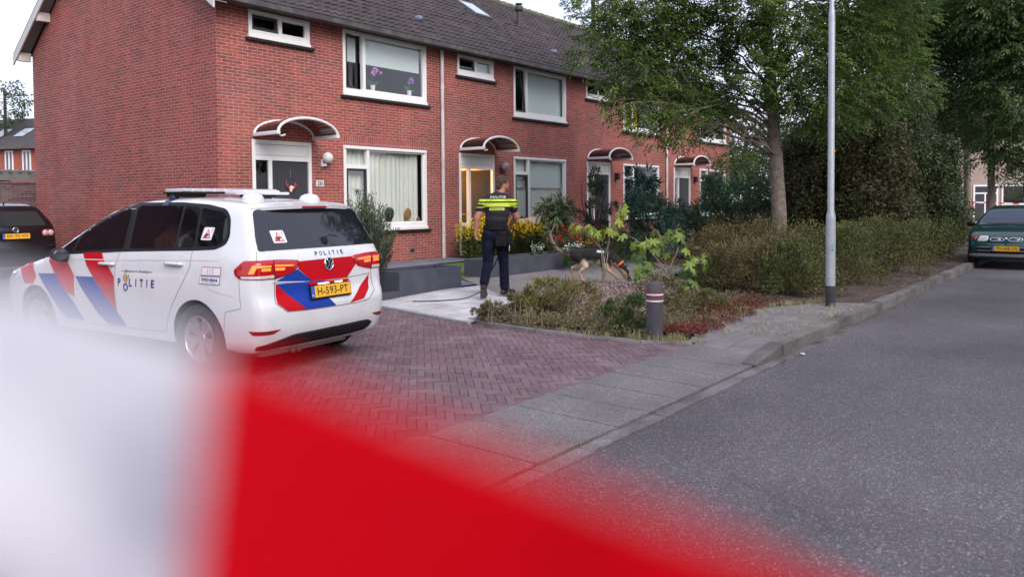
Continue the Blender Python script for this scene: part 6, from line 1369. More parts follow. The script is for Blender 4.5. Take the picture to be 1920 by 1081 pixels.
# 2, 3 two more street trees farther down the kerb
for (lab, base, px0, D, lst, sd) in (
    ('slim street tree with grey trunk left of the green car, behind the dark yew', (1812, 33.0), 1812, 33.0, [(1700, 60, 29, 1.3), (1760, 20, 30, 1.3), (1690, 150, 29, 1.1), (1740, 120, 30, 1.2), (1790, 80, 31, 1.3), (1780, 180, 31, 1.1), (1830, 150, 31, 1.1), (1750, 200, 30, .9), (1800, 250, 31, .8), (1840, 230, 31, .9), (1690, 10, 30, 1.2), (1640, 60, 30, 1.2), (1830, 30, 32, 1.3), (1770, 270, 31.5, .6)], 5),
    ('street tree with dark trunk directly behind the green car', (1857, 29.0), 1857, 29.0, [(1860, 40, 27, 1.1), (1900, 90, 27, 1.1), (1880, 160, 27.5, 1.0), (1930, 190, 27, 1.1), (1870, 235, 28, .9), (1910, 260, 28, .9), (1850, 110, 28, 1.0), (1955, 110, 27, 1.3), (1900, 20, 27, 1.1), (1850, 290, 28.5, .55), (1885, 300, 28.5, .5), (1950, 300, 28, .7), (1960, 20, 27, 1.2)], 6)):
    g = pix(px0, 440, D); loc = (g.x, g.y, .0); cl = rel_clumps(loc, lst)
    rr_ = np.random.default_rng(sd)
    for _ in range(9): a = rr_.uniform(0, 6.28); cl.append(((2.6*math.cos(a), 2.6*math.sin(a), rr_.uniform(8, 10)), 1.4))
    tree('street_tree', lab, loc, [(0, 0, -.1), (.02, 0, 2), (-.05, 0, 4), (-.1, 0, 6.5), (0, 0, 8.5)], .15, cl, leaf_mat('street_tree_leaf', (.150, .230, .075), .5, .48, .5, (.085, .150, .060)), 150, leaflet=.17, seed=sd, group='street trees along the kerb', twigs=False)
# dark yews
def conifer(label, loc, w, d, h, n, seed, lm, sz, name='yew_tree', z0=.05, narrow=.35):
    rg_ = np.random.default_rng(seed); T = thing(name, label, 'tree', loc); q = MB()
    core = unit(rg_.normal(0, 1, (9000, 3))); core[:, 2] = abs(core[:, 2]); kk_ = rg_.uniform(.15, .72, (9000, 1))**.6
    core = core*kk_*np.array([w, d, h*.92]); CORE = leafs(core, rdirs(9000, rg_), rdirs(9000, rg_), sz*2.2*rg_.uniform(.6, 1.3, 9000), sz*1.2)
    for _ in range(9): a = rg_.uniform(0, 6.28); branch(q, (rg_.normal(0, .1), rg_.normal(0, .1), -.1), (math.cos(a)*w*.3, math.sin(a)*d*.3, h*rg_.uniform(.5, .85)), .07, .015, rg_, .02, 5, .08, 6)
    q.build('trunk', BARKD, T, smooth=True); nb = 190; V = []
    lump = rdirs(nb, rg_); lump[:, 2] = rg_.uniform(0, 1, nb); bump_ = []
    for k in range(nb):
        zz = lump[k, 2]; prof = (1-narrow*zz**1.5)*(math.sqrt(max(0, 1-max(0, (zz-.55)/.45)**2.2))) if zz > .55 else (1-narrow*zz**1.5)*min(1, .80+zz*.7); a = rg_.uniform(0, 6.28); rr = prof*rg_.uniform(.72, 1.0)
        c = np.array([math.cos(a)*w*rr, math.sin(a)*d*rr, z0+zz*(h-z0)]); R = rg_.uniform(.26, .50)*min(1, h/4)*1.0
        m_ = n//nb; dd = rdirs(m_, rg_); outw = unit(np.array([math.cos(a), math.sin(a), .35])); P = c+dd*R*rg_.uniform(.3, 1, (m_, 1))**.5*np.array([1, 1, 1.25])
        V.append(leafs(P, outw*.35+rdirs(m_, rg_)+np.array([0, 0, -.2]), rdirs(m_, rg_), sz*rg_.uniform(.5, 1.3, m_), sz*.45))
    np_mesh('crown', np.concatenate(V+[CORE]), 4, lm, T); return T
YEWL = leaf_mat('yew_needles', (.085, .095, .036), .32, .2, .65, (.062, .056, .024)); YEWL2 = leaf_mat('yew_needles_green', (.072, .105, .040), .32, .2, .65, (.054, .066, .026))
conifer('broad dark brownish green yew behind the street lamp post', (8.6, 20.2, .05), 1.75, 1.9, 3.9, 80000, 11, YEWL, .095)
conifer('taller dark green yew nearest the green car, its side hanging over the kerb', (10.55, 21.8, .05), 1.75, 1.9, 4.35, 80000, 12, YEWL2, .095)
# low shrubs, hedge and garden plants
def shrub(name, label, loc, rx, ry, h, lm, n, sz, asp=.5, seed=1, group=None, cat='shrub', up=.5, stems=9, stem_m=TWIG, z_lo=.08, bumpy=.25, droop=0.0, leaf='foliage'):
    rg_ = np.random.default_rng(seed); T = thing(name, label, cat, loc, 0, group); q = MB()
    ph = rg_.uniform(0, 6.28, 4)
    for _ in range(stems): a = rg_.uniform(0, 6.28); k = rg_.uniform(.3, .85); branch(q, (rg_.normal(0, rx*.12), rg_.normal(0, ry*.12), -.05), (math.cos(a)*rx*k, math.sin(a)*ry*k, h*rg_.uniform(.55, .95)), .012*max(.5, h), .004, rg_, .03, 4, .1, 5)
    q.build('stem', stem_m, T); nb = max(26, int(n/100)); V = []
    for k in range(nb):
        a = rg_.uniform(0, 6.28); u = rg_.uniform(0, 1); zz = rg_.uniform(z_lo, 1); lim = math.sqrt(max(.02, 1-(zz*.92)**2.6)); rr = lim*u**.45*(1+bumpy*math.sin(a*3+ph[0])*.5+bumpy*.5*math.sin(a*5+ph[1]))
        c = np.array([math.cos(a)*rx*rr, math.sin(a)*ry*rr, h*zz*(1+bumpy*.4*math.sin(a*2+ph[2]))]); m_ = n//nb; R = rg_.uniform(.14, .36)*min(rx+ry, h*2)*.5
        dd = rdirs(m_, rg_); P = c+dd*R*rg_.uniform(.1, 1, (m_, 1))**.6; P[:, 2] = np.maximum(P[:, 2], .01)
        V.append(leafs(P, dd+unit(c[None]*np.array([1, 1, .3])+1e-6)*.5+np.array([0, 0, up-droop]), np.array([0, 0, 1.])+rg_.normal(0, .7, (m_, 3)), sz*rg_.uniform(.6, 1.4, m_), sz*asp))
    np_mesh(leaf, np.concatenate(V), 4, lm, T); return T
HB = leaf_mat('brownish_shrub_leaf', (.190, .138, .064), .5, .25, .7, (.125, .125, .050)); HG = leaf_mat('green_shrub_leaf', (.110, .150, .044), .5, .25, .7, (.150, .138, .050))
for i, (px, py, rx, ry, h, kind) in enumerate([(1335, 520, .75, .7, .85, 0), (1365, 540, .60, .55, .72, 0), (1415, 520, .85, .8, .95, 0), (1430, 548, .62, .55, .78, 0), (1475, 525, .85, .8, .98, 0), (1492, 552, .62, .55, .80, 1), (1545, 525, .9, .8, 1.0, 1), (1590, 530, .75, .6, .92, 1), (1625, 512, .9, .8, .98, 1), (1665, 508, .85, .7, .92, 1), (1700, 494, .9, .8, .95, 1), (1735, 480, .9, .8, .98, 1), (1768, 468, .9, .7, 1.0, 1), (1795, 460, .9, .8, 1.05, 1), (1560, 478, 1.1, 1, 1.1, 1), (1440, 480, 1.1, 1, 1.05, 0), (1360, 485, 1.0, 1, .95, 0), (1650, 470, 1.1, 1, 1.1, 1)]):
    g = np.array(pix(px, py, 1.0))-np.array([0, 0, CAMH]); t = (.08-CAMH)/g[2]; loc = (g[0]*t, g[1]*t, .08); dist = g[1]*t
    shrub('low_shrub', ('brownish small leaved low shrub in the bed left of the lamp post' if kind == 0 else 'green small leaved low shrub in the row along the kerb'), loc, rx, ry, h, HG if kind else HB, int(8200*min(1.2, 13/dist)), .038*max(1, dist/14), .55, 40+i, 'brownish low shrubs' if kind == 0 else 'green low shrubs', stems=12)
EVG = leaf_mat('evergreen_leaf', (.062, .135, .070), .5, .22, .45, (.035, .080, .045))
for i, (px, D, rx, ry, h) in enumerate([(1340, 23.5, .8, .8, 2.05), (1385, 24.5, .9, .9, 2.1), (1432, 25, .9, .9, 2.0)]):
    g = pix(px, 440, D); shrub('evergreen_bush', 'dark glossy evergreen bush of the clipped row by the end of the houses', (g.x, g.y, .1), rx, ry, h, EVG, 7000, .075, .5, 70+i, 'evergreen bushes at the end of the row', stems=8, bumpy=.12)
g = pix(1415, 452, 19.5); shrub('yellow_green_shrub', 'small yellowish green shrub left of the bare tree trunk', (g.x, g.y, .1), .55, .5, .85, leaf_mat('yellow_green_leaf', (.12, .15, .028), .4, .2), 3000, .06, .5, 77)
TEAL = leaf_mat('teal_leaf', (.105, .215, .150), .5, .3, .5, (.065, .140, .105))
g = pix(1215, 440, 19.2); shrub('leafy_shrub', 'large bluish green leafy shrub hiding the front of the third house', (g.x, g.y, .1), .85, .7, 1.95, TEAL, 5200, .13, .30, 81, stems=12, bumpy=.3, droop=.5, up=.2)
g = pix(1118, 445, 19.6); shrub('leafy_shrub', 'thin dark shrub with reddish twigs left of the bluish green one', (g.x, g.y, .1), .50, .5, 2.05, leaf_mat('dark_thin_leaf', (.100, .140, .085), .5, .25), 2400, .085, .40, 82, stems=18, stem_m=mat('red_twig', (.10, .045, .04), .8), bumpy=.3)
g = pix(1290, 450, 20.5); shrub('leafy_shrub', 'low dark shrub between the bluish green shrub and the evergreen bushes', (g.x, g.y, .1), .8, .7, 1.25, EVG, 4500, .09, .4, 83)
g = pix(1150, 450, 18.3); shrub('garden_shrub', 'low yellow green shrub behind the dog', (g.x, g.y, .14), .8, .5, .75, leaf_mat('fresh_leaf', (.085, .12, .025), .45, .2), 3500, .05, .5, 84)
g = pix(1040, 470, 18.6); rh = shrub('rhododendron', 'upright shrub with long drooping leaves in front of the blind with scalloped edge', (g.x, g.y, .16), .42, .38, 1.45, leaf_mat('rhododendron_leaf', (.150, .205, .095), .45, .15, .4, (.12, .115, .055)), 900, .24, .24, 85, stems=8, droop=.9, up=.1, z_lo=.25)
# feathery conifer in front of the planter, right behind the police car
fc = thing('feathery_conifer', 'feathery grey green conifer with brown inner stems beside the police car', 'shrub', L(.45, -3.70, .06)); rgc = np.random.default_rng(91); q = MB(); V = []
for k in range(74):
    a = rgc.uniform(0, 6.28); t = rgc.uniform(.05, .46); hh = rgc.uniform(.75, 1.62) if k > 10 else rgc.uniform(1.55, 1.95); tip = np.array([math.cos(a)*t*1.0, math.sin(a)*t, hh*(1-.35*t)]); b0 = np.array([rgc.normal(0, .10), rgc.normal(0, .10), 0]); P_ = branch(q, tuple(b0), tuple(tip), .012, .003, rgc, .0, 6, .04, 5); P_ = np.array(P_)
    for s in range(1, 6):
        m_ = 44; f = rgc.uniform(0, 1, (m_, 1)); base = P_[s]*(1-f)+P_[s+1]*f; dirn = unit(P_[s+1]-P_[s]); 
        V.append(leafs(base+rgc.normal(0, .022, (m_, 3)), dirn*1.0+rdirs(m_, rgc)*.75, rdirs(m_, rgc), .075*rgc.uniform(.5, 1.3, m_), .014))
q.build('stem', mat('brown_stem', (.15, .10, .06), .9), fc); np_mesh('foliage', np.concatenate(V), 4, leaf_mat('feathery_needles', (.085, .115, .062), .5, .15, .6, (.055, .085, .05)), fc)
# flower border against the second house
def flowers(name, label, loc, rx, ry, h, n_st, petal, ps, seed, group=None, lm=None, spike=True):
    rg_ = np.random.default_rng(seed); T = thing(name, label, 'flowers', loc, ROTF, group); q = MB(); V = []; B = []
    for _ in range(n_st):
        x, y = rg_.uniform(-rx, rx), rg_.uniform(-ry, ry); hh = h*rg_.uniform(.7, 1.15); tip = (x+rg_.normal(0, .05), y+rg_.normal(0, .05), hh); branch(q, (x, y, 0), tip, .005, .003, rg_, .02, 3, .05, 4)
        m_ = 56; f = rg_.uniform(.05, .92, (m_, 1)); base = np.array([x, y, 0])*(1-f)+np.array(tip)*f; dd = rdirs(m_, rg_); dd[:, 2] = abs(dd[:, 2])*.4; V.append(leafs(base, dd, np.array([0, 0, 1.])+rg_.normal(0, .4, (m_, 3)), .085*rg_.uniform(.6, 1.2, m_), .028))
        m_ = 20 if spike else 14; f = rg_.uniform(.68 if spike else .95, 1.08, (m_, 1)); base = np.array([x, y, 0])*(1-f)+np.array(tip)*f+rg_.normal(0, .018 if spike else .035, (m_, 3)); B.append(leafs(base, rdirs(m_, rg_)+np.array([0, 0, .3]), rdirs(m_, rg_), ps*rg_.uniform(.7, 1.3, m_), ps*.8))
    q.build('stem', mat('stem_green', (.05, .09, .03), .7), T); np_mesh('leaves', np.concatenate(V), 4, lm or leaf_mat('flower_leaf', (.095, .165, .042), .45, .25), T); np_mesh('blossom', np.concatenate(B), 4, petal, T); return T
YEL = mat('yellow_petal', (.88, .64, .012), .6, island=.2, trans=.2); ORA = mat('orange_petal', (.62, .16, .01), .6, island=.25, trans=.2); REDP = mat('red_petal', (.50, .012, .012), .6, island=.25, trans=.2); WHP = mat('white_petal', (.72, .70, .70), .6, trans=.2)
for i, (a, b, h) in enumerate([(6.45, -.75, .82), (7.05, -.8, .9), (7.65, -.75, .84), (8.25, -.8, .80), (8.9, -.75, .78), (9.5, -.8, .74), (10.1, -.7, .70)]):
    flowers('yellow_flowers', 'clump of yellow flower spikes against the wall of the house with the open door', L(a, b, .2), .33, .36, h, 34, YEL, .050, 100+i, 'yellow flower clumps')
flowers('orange_flowers', 'low orange flowers between the yellow spikes and the drooping shrub', L(10.4, -1.55, .17), .5, .3, .42, 18, ORA, .04, 110, spike=False)
g = pix(1068, 455, 17.2); flowers('red_flowers', 'bright red and orange flowers behind the dog tail', (g.x, g.y, .2), .35, .3, .70, 9, REDP, .04, 111, spike=False)
g = pix(1100, 458, 16.6); flowers('orange_flowers', 'orange flowers just above the back of the dog', (g.x, g.y, .2), .45, .25, .62, 9, ORA, .04, 114, spike=False)
g = pix(1080, 462, 16.3); flowers('white_flowers', 'white blossoms in front of the red flowers, behind the dog', (g.x, g.y, .2), .28, .2, .42, 12, WHP, .035, 112, spike=False)
g = pix(1012, 470, 17.0); flowers('white_flowers', 'white and yellow blossoms right of the officer', (g.x, g.y, .2), .30, .2, .45, 5, WHP, .03, 113, spike=False)
# young fig trees in the bed
FIGL = leaf_mat('fig_leaf', (.14, .27, .055), .35, .35, .5, (.27, .32, .04)); FIGY = leaf_mat('fig_leaf_yellowing', (.32, .36, .035), .4, .35, .5, (.19, .30, .045)); FSTEM = mat('fig_stem', (.27, .23, .18), .8)
LOBE = [(0, 0), (.12, .10), (.34, .06), (.47, .20), (.30, .27), (.24, .34), (.40, .52), (.42, .68), (.26, .66), (.14, .52), (.13, .78), (.0, 1.0), (-.13, .78), (-.14, .52), (-.26, .66), (-.42, .68), (-.40, .52), (-.24, .34), (-.30, .27), (-.47, .20), (-.34, .06), (-.12, .10)]
def fig(label, loc, stems, spread, seed, lm, nleaf, size):
    rg_ = np.random.default_rng(seed); T = thing('fig_sapling', label, 'young tree', loc); q = MB(); lf = MB()
    for s in stems:
        p = [np.array(s[0])]
        for e in s[1:]: pp_ = branch(q, tuple(p[-1]), e, .0085, .0055, rg_, .02, 4, .08, 6); p.append(np.array(e))
        tip = p[-1]; d0 = unit((p[-1]-p[-2])[None])[0]
        for k in range(nleaf):
            b = tip-d0*rg_.uniform(0, .42 if size > .16 else .22); a = rg_.uniform(0, 6.28); dd = unit((np.array([math.cos(a), math.sin(a), rg_.uniform(-.5, .7)])*.9+d0*.4)[None])[0]; sz = size*rg_.uniform(.65, 1.2); pe = b+dd*sz*.55; q.tube([tuple(b), tuple(pe)], [.004, .003], 4)
            u = unit((dd*.7+np.array([0, 0, -.85])+rg_.normal(0, .25, 3))[None])[0]; n0 = unit((np.array([dd[0]*.8, dd[1]*.8-.45, .55])+rg_.normal(0, .3, 3))[None])[0]; sd_ = unit(np.cross(u, n0)[None])[0]; nn = np.cross(sd_, u)
            vs = [tuple(pe+u*y*sz+sd_*x*sz+nn*(-.55*x*x-.25*y*y)*sz) for x, y in LOBE]; k0 = len(lf.v); lf.v += vs+[tuple(pe+u*.42*sz)]; c_ = k0+len(LOBE); N_ = len(LOBE); lf.f += [(k0+i, k0+(i+1) % N_, c_) for i in range(N_)]; lf.m += [0]*N_
    q.build('stem', FSTEM, T, smooth=True); lf.build('leaves', lm, T, smooth=True); return T
def gpt(px, py, z=.1): g = np.array(pix(px, py, 1.0))-np.array([0, 0, CAMH]); t = (z-CAMH)/g[2]; return (g[0]*t, g[1]*t, z)
def P2(base, px, py, dD=0): v = pix(px, py, base[1]+dD); return (v.x-base[0], v.y-base[1], v.z-base[2])
b0 = gpt(1132, 560)
fig('tall thin fig sapling with yellow green leaves standing before the dog', b0, [[(0, 0, -.05), P2(b0, 1134, 480), P2(b0, 1150, 420), P2(b0, 1165, 385)], [(.02, 0, -.05), P2(b0, 1128, 470, .1), P2(b0, 1112, 425, .2)], [(-.02, .05, -.05), P2(b0, 1130, 470, .1), P2(b0, 1085, 420, .4)], [(.0, .03, -.05), P2(b0, 1140, 470), P2(b0, 1146, 415, -.1)]], .22, 121, FIGY, 9, .15)
b0 = gpt(1262, 549)
fig('spreading fig sapling with large lobed green leaves behind the bollard', b0, [[(0, 0, -.05), P2(b0, 1252, 515), P2(b0, 1215, 465), P2(b0, 1185, 445)], [(0, 0, -.05), P2(b0, 1252, 515), P2(b0, 1272, 465), P2(b0, 1268, 430)], [(0, 0, -.05), P2(b0, 1250, 515), P2(b0, 1215, 520, -.2), P2(b0, 1200, 500, -.2)], [(.02, 0, -.05), P2(b0, 1255, 512, .1), P2(b0, 1300, 500, .1), P2(b0, 1322, 480, .1)], [(0, .05, -.05), P2(b0, 1248, 512, .2), P2(b0, 1215, 495, .3), P2(b0, 1200, 470, .3)], [(0, .05, -.05), P2(b0, 1248, 500, .2), P2(b0, 1240, 450, .3), P2(b0, 1232, 432, .3)], [(.03, 0, -.05), P2(b0, 1270, 525, .1), P2(b0, 1300, 530, .1)]], .4, 122, FIGL, 15, .172)
# bed plants in front
BG = leaf_mat('bed_green_leaf', (.130, .145, .045), .5, .2, .7, (.17, .14, .055))
bedlab = [('low yellow green shrub at the front of the bed, left of the pink heather', 1050, 590, .50, .40, .46, leaf_mat('bed_yellow_leaf', (.235, .225, .060), .5, .2, .7, (.165, .135, .055)), 5200), ('small brownish shrub at the tip of the bed beside the light path', 925, 597, .24, .22, .17, leaf_mat('bed_brown_leaf', (.20, .16, .095), .5, .15, .8, (.155, .14, .07)), 2800), ('low green and yellow shrub behind the bed tip, nearest the officer', 990, 586, .34, .28, .27, BG, 3800),
          ('fresh dark green herb clump left of the bollard', 1172, 617, .30, .26, .36, leaf_mat('herb_leaf', (.085, .150, .035), .5, .25, .6), 4200), ('olive green ground shrub right of the bollard', 1300, 580, .55, .45, .24, BG, 4600), ('thin brownish green shrub behind the bollard and the fig', 1240, 560, .5, .4, .30, leaf_mat('bed_brown_leaf', (.13, .105, .055), .5, .15, .8), 3200), ('bright green bushy herb at the foot of the spreading fig, right side', 1320, 540, .50, .42, .42, leaf_mat('herb_bright', (.085, .19, .04), .45, .25), 4200), ('pale brown dry shrub between the yellow green shrub and the path', 1080, 572, .45, .3, .30, leaf_mat('bed_dry_leaf', (.26, .20, .14), .5, .15, .8), 2800)]
for i, (lab, px, py, rx, ry, h, lm_, n) in enumerate(bedlab): shrub('bed_plant', lab, gpt(px, py, .06), rx, ry, h, lm_, n, .032, .5, 130+i, None, 'bed plant', stems=16, up=.7)
def carpet(name, label, spots, lm, n, h, sz, seed, asp=.5, up=.6):
    rg_ = np.random.default_rng(seed); V = []
    for px, py, rx in spots:
        c = np.array(gpt(px, py, .07)); m_ = n; a = rg_.uniform(0, 6.28, m_); r_ = rx*np.sqrt(rg_.uniform(0, 1, m_)); P = np.stack([c[0]+r_*np.cos(a), c[1]+r_*np.sin(a), .07+h*rg_.uniform(0, 1, m_)**1.5*(1-.6*(r_/rx)**2)], 1); V.append(leafs(P, rdirs(m_, rg_)+np.array([0, 0, up]), np.array([0, 0, 1.])+rg_.normal(0, .7, (m_, 3)), sz*rg_.uniform(.6, 1.4, m_), sz*asp))
    return tag(np_mesh(name, np.concatenate(V), 4, lm), label, 'ground cover', None, 'stuff')
carpet('red_ground_cover', 'low red leaved ground cover along the pavement corner', [(1290, 622, .22), (1315, 612, .28), (1345, 600, .30), (1375, 588, .30), (1400, 576, .30), (1365, 572, .35), (1420, 565, .35), (1340, 585, .3), (1262, 622, .16)], leaf_mat('red_leaf', (.19, .042, .032), .5, .2, .7, (.13, .06, .03)), 800, .10, .030, 151)
carpet('heather', 'pale pink heather flowers around the bollard and fig stems', [(1130, 575, .30), (1165, 570, .34), (1200, 565, .32), (1150, 555, .34), (1215, 585, .22), (1245, 575, .25), (1110, 560, .3), (1180, 548, .4), (1090, 590, .2), (1160, 590, .26)], leaf_mat('heather_flower', (.50, .36, .37), .4, .2, .8, (.26, .18, .15)), 800, .34, .020, 152, .8)
carpet('ground_cover', 'mixed brown and green low growth filling the bed', [(960, 600, .35), (1010, 605, .35), (1060, 605, .35), (1110, 612, .3), (1145, 620, .25), (1230, 610, .3), (1280, 595, .4), (1330, 575, .45), (1380, 562, .5), (1100, 580, .4), (1020, 580, .4), (1290, 560, .5), (1250, 545, .5), (1180, 560, .4)], leaf_mat('cover_leaf', (.20, .155, .085), .6, .15, .8, (.135, .13, .055)), 900, .16, .028, 153)
st_ = []
for px, py in [(rg.uniform(900, 1340), rg.uniform(555, 618)) for _ in range(90)]:
    if px > 1200 and py < 560: continue
    c_ = gpt(px, py, .06); st_.append((c_[0], c_[1], .05, rg.uniform(.5, 1.2)))
tag(np_mesh('dry_stalks', blades(st_, .36, .0022, 5, 161, .45), 4, mat('dry_stalk', (.30, .22, .15), .9, island=.5)), 'thin dry brown stalks standing up out of the bed', 'dry stalks', kind='stuff')
# trees and houses in the distance
def far_tree(label, px, py, D, rad, n, z_base, lm, seed, kind='broad', name='background_tree', tall=1.0, per=150, group=None):
    g = pix(px, py, D); rg_ = np.random.default_rng(seed); loc = (g.x, g.y, -.05); cz = g.z; cl = []
    for _ in range(n): d = rdirs(1, rg_)[0]; k = rg_.uniform(.35, 1)**.5; cl.append(((d[0]*rad*k, d[1]*rad*k, max(z_base, cz+d[2]*rad*k*tall)), rad*rg_.uniform(.28, .42)))
    return tree(name, label, loc, [(0, 0, -.1), (.05, 0, cz*.5), (0, .1, cz), (0, 0, cz+rad*tall*.7)], .10+.05*rad, cl, lm, per, kind, lsz=.0042*D, seed=seed, bark=BARKD, twigs=False, group=group)
FAR1 = leaf_mat('far_leaf_light', (.080, .115, .034), .45, .25, .7); FAR2 = leaf_mat('far_leaf_dark', (.075, .120, .048), .45, .3, .7)
far_tree('pale green tree showing between the end house and the bare trunk', 1400, 300, 48, 3.0, 26, 1.2, FAR1, 201, per=200)
far_tree('dark leafy tree behind the bare trunk and the lamp post', 1478, 330, 27, 2.1, 28, .6, FAR2, 202, per=300)
far_tree('dark green tree filling the gap above the yews', 1590, 190, 31, 2.6, 26, 3.2, FAR2, 203, per=80)
far_tree('dark foliage filling the space between the bare trunk and the lamp post', 1500, 330, 24.5, 1.5, 26, .4, FAR2, 210, per=230)
far_tree('leafy green bush right of the green car roof', 1925, 350, 38, 1.3, 16, .5, leaf_mat('far_bush', (.06, .11, .03), .45, .2), 204, per=90)
far_tree('dark pine behind the ridge of the roofs', 1112, -25, 44, 1.9, 22, 8.5, leaf_mat('pine_needle', (.026, .046, .022), .5, .1), 205, kind='needle', name='pine_tree', per=70)
far_tree('tree with dark crown above the distant roofs at the far left', 8, 195, 62, 1.9, 18, 5, FAR2, 206, per=70)
far_tree('tall green tree closing the end of the street', 1830, 120, 52, 4.0, 26, 4.5, FAR2, 207, per=42)
far_tree('tall tree beyond the beige house at the right edge', 1990, 200, 50, 4.5, 26, 1.5, FAR2, 208, per=42)
far_tree('dark tree between the yews and the far beige house', 1690, 300, 40, 2.4, 22, .8, FAR2, 209, per=70)
# beige house at the end of the street
bhl = pix(1865, 420, 46); bh = thing('beige_house', 'pale beige house with white door frame at the end of the street', 'house', (bhl.x, bhl.y, .0), R_(-4))
BEIGE = mat('beige_brick', (.36, .28, .24), .85, noise=(1.4, (.30, .23, .20), .4, .7)); q = MB(); q.box(-2.3, 5.5, 0, 7, -.1, 5.6); q.build('wall', BEIGE, bh)
q = MB(); 
for x0, x1, z0, z1 in ((-1.25, .15, .1, 2.35), (.35, 1.9, 1.1, 2.35)): frame_box(q, x0, x1, z0, z1, .09, -.05, .03)
q.box(-.62, -.54, -.048, .03, .2, 1.85); q.box(-1.15, .06, -.046, .03, 1.82, 1.9); q.build('door_frame', WHITE, bh)
q = MB(); q.box(-1.16, .06, -.02, -.004, .2, 2.26); q.build('front_door', mat('dark_blue_door', (.02, .02, .04), .4), bh); q = MB(); q.box(.44, 1.81, -.02, -.004, 1.2, 2.26); q.build('window', CARGL, bh)
q = MB(); q.box(-2.26, -1.75, -.03, -.003, 1.0, 2.2); q.build('side_window', mat('pale_window', (.25, .32, .38), .1), bh)
q = MB(); q.add([(-2.6, -.4, 5.5), (5.8, -.4, 5.5), (5.8, 3.5, 8.4), (-2.6, 3.5, 8.4), (-2.6, 7.4, 5.5), (5.8, 7.4, 5.5)], [(0, 1, 2, 3), (3, 2, 5, 4), (0, 3, 4), (1, 5, 2)]); q.build('roof', TILE, bh)
# distant row beyond the gable, carport and brick wall on the left
dl = pix(30, 430, 60); dh = thing('distant_house', 'distant brick house with dark roof and roof windows left of the gable', 'house', (dl.x, dl.y, 0), R_(-16)); BR2 = mat('far_brick', (.36, .10, .07), .85, noise=(3, (.28, .08, .06), .4, .7))
q = MB(); q.box(-9, 8, 0, 8, -.1, 6.0); q.build('wall', BR2, dh); q = MB(); q.add([(-9.4, -.5, 5.85), (8.4, -.5, 5.85), (8.4, 4, 8.7), (-9.4, 4, 8.7), (8.4, 8.5, 5.85), (-9.4, 8.5, 5.85)], [(0, 1, 2, 3), (3, 2, 4, 5), (0, 3, 5), (1, 4, 2)]); ro_ = q.build('roof', mat('far_roof', (.045, .04, .042), .85, noise=(2, (.075, .065, .065), .4, .7)), dh)
for x in (-2.2, -.45, 1.25):
    q = MB(); frame_box(q, x-.40, x+.40, 4.15, 5.75, .11, -.06, .05); q.box(x-.06, x+.06, -.055, .05, 4.25, 5.65); w_ = q.build('window', WHITE, dh); q = MB(); q.box(x-.30, x+.30, -.02, -.003, 4.27, 5.63); q.build('pane', mat('far_pane', (.10, .11, .12), .08), w_)
for x in (-1.4, .9, 2.9, -3.6):
    k = 2.85/4.5; q = MB(); y0, y1 = 1.2, 2.3; q.add([(x, y0, 5.85+(y0+.5)*k+.06), (x+1.0, y0, 5.85+(y0+.5)*k+.06), (x+1.0, y1, 5.85+(y1+.5)*k+.06), (x, y1, 5.85+(y1+.5)*k+.06)], [(0, 1, 2, 3)]); q.build('skylight', mat('skylight_glass', (.35, .42, .48), .04, spec=1.0), ro_)
q = MB(); q.box(2.2, 2.6, 3.7, 4.1, 8.4, 9.2); q.build('chimney', BARKD, ro_)
gw = thing('garden_wall', 'purplish grey brick garden wall behind the black car', 'wall', L(-3, 12.0, 0), ROTF); q = MB(); q.box(-6, 4.6, 0, .22, -.1, 2.20); q.box(-6.02, 4.62, -.02, .24, 2.20, 2.26); q.box(-.9, -.6, -.06, .0, -.1, 2.2); q.build('wall', brick_mat('purple_brick', (.17, .095, .10), (.21, .12, .12), (.26, .22, .22), (.09, .05, .06)), gw)
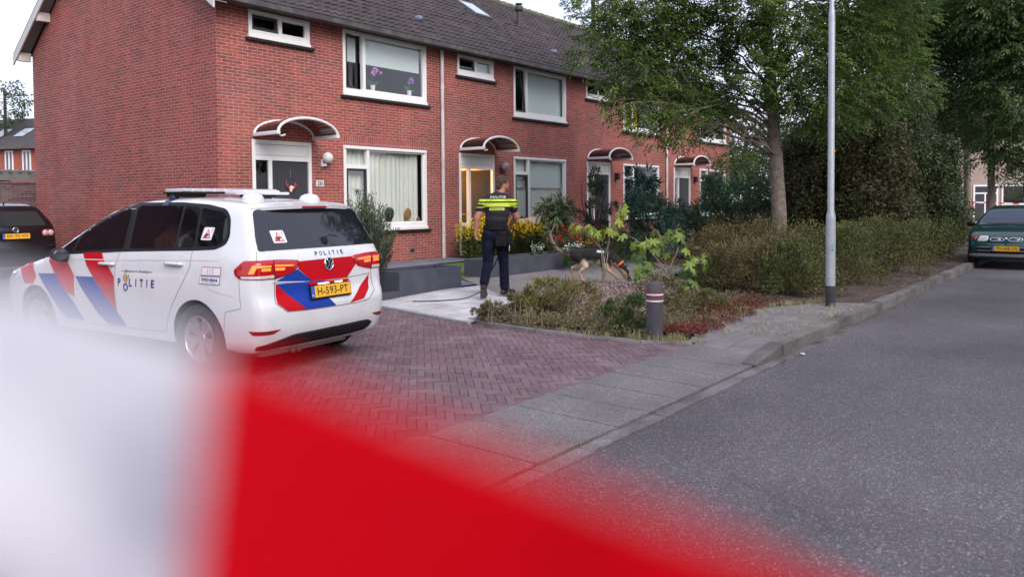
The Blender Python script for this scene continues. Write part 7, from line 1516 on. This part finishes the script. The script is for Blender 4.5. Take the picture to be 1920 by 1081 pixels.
cp = thing('carport', 'flat carport roof with grey corrugated edge above the garden wall', 'carport', L(-3, 12.3, 0), ROTF); q = MB(); q.box(-6, 5, 0, .06, 2.30, 2.56)
for i in range(44): q.tube([(-6+i*.25, -.06, 2.58), (-6+i*.25, 4, 2.64)], .045, 6)
q.build('roof', mat('carport_grey', (.20, .20, .20), .7, noise=(3, (.14, .14, .13), .4, .7)), cp); q = MB()
for x in (-5.5, -2.4, .5, 3.6): q.box(x-.05, x+.05, .1, .2, -.1, 2.3)
q.box(-6, 5, 3.6, 3.7, 0, 2.55); q.build('post', ROOMD, cp)

# the other side of the street, behind the photographer: it shows only in the windows and the paint
def copy_tree(o, parent=None):
    c = o.copy(); COL.objects.link(c)
    if parent: c.parent = parent
    for ch in list(o.children): copy_tree(ch, c)
    return c
src_h = [o for o in bpy.data.objects if o.name.startswith('terraced_house') and o.parent is None]
src_h.sort(key=lambda o: o.name)
for k, (sx, a) in enumerate(((2, 14), (1, 8), (2, 2), (0, -4), (2, -16), (1, -22), (0, -28))):
    c = copy_tree(src_h[sx]); c.location = L(a, -27, 0); c.rotation_euler = (0, 0, ROTF+math.pi)
    c['label'] = 'brick house of the row on the opposite side of the street'; c['group'] = 'houses across the street'
for k, (a, b) in enumerate(((-22, -19.5), (-13, -20.5), (-3.5, -19.5), (6, -20), (15, -19.5))):
    rr_ = np.random.default_rng(300+k); cl = []
    for _ in range(22): d = rdirs(1, rr_)[0]; cl.append(((d[0]*2.9, d[1]*2.9, 7.2+d[2]*3.2), rr_.uniform(1.0, 1.4)))
    tree('street_tree', 'round crowned tree on the opposite side of the street', L(a, b, -.05), [(0, 0, -.1), (0, 0, 2.5), (.1, 0, 5), (0, 0, 8.5)], .15, cl, FAR2, 60, 'broad', lsz=.22, seed=300+k, group='trees across the street', twigs=False)

for sx, a in ((3, -15.2), (2, -21.2), (1, -27.2)):      # the next row along, on the other side of the driveway
    c = copy_tree(src_h[sx]); c.location = L(a, 1.2, 0); c['label'] = 'brick house of the next row, across the driveway'; c['group'] = 'houses across the driveway'
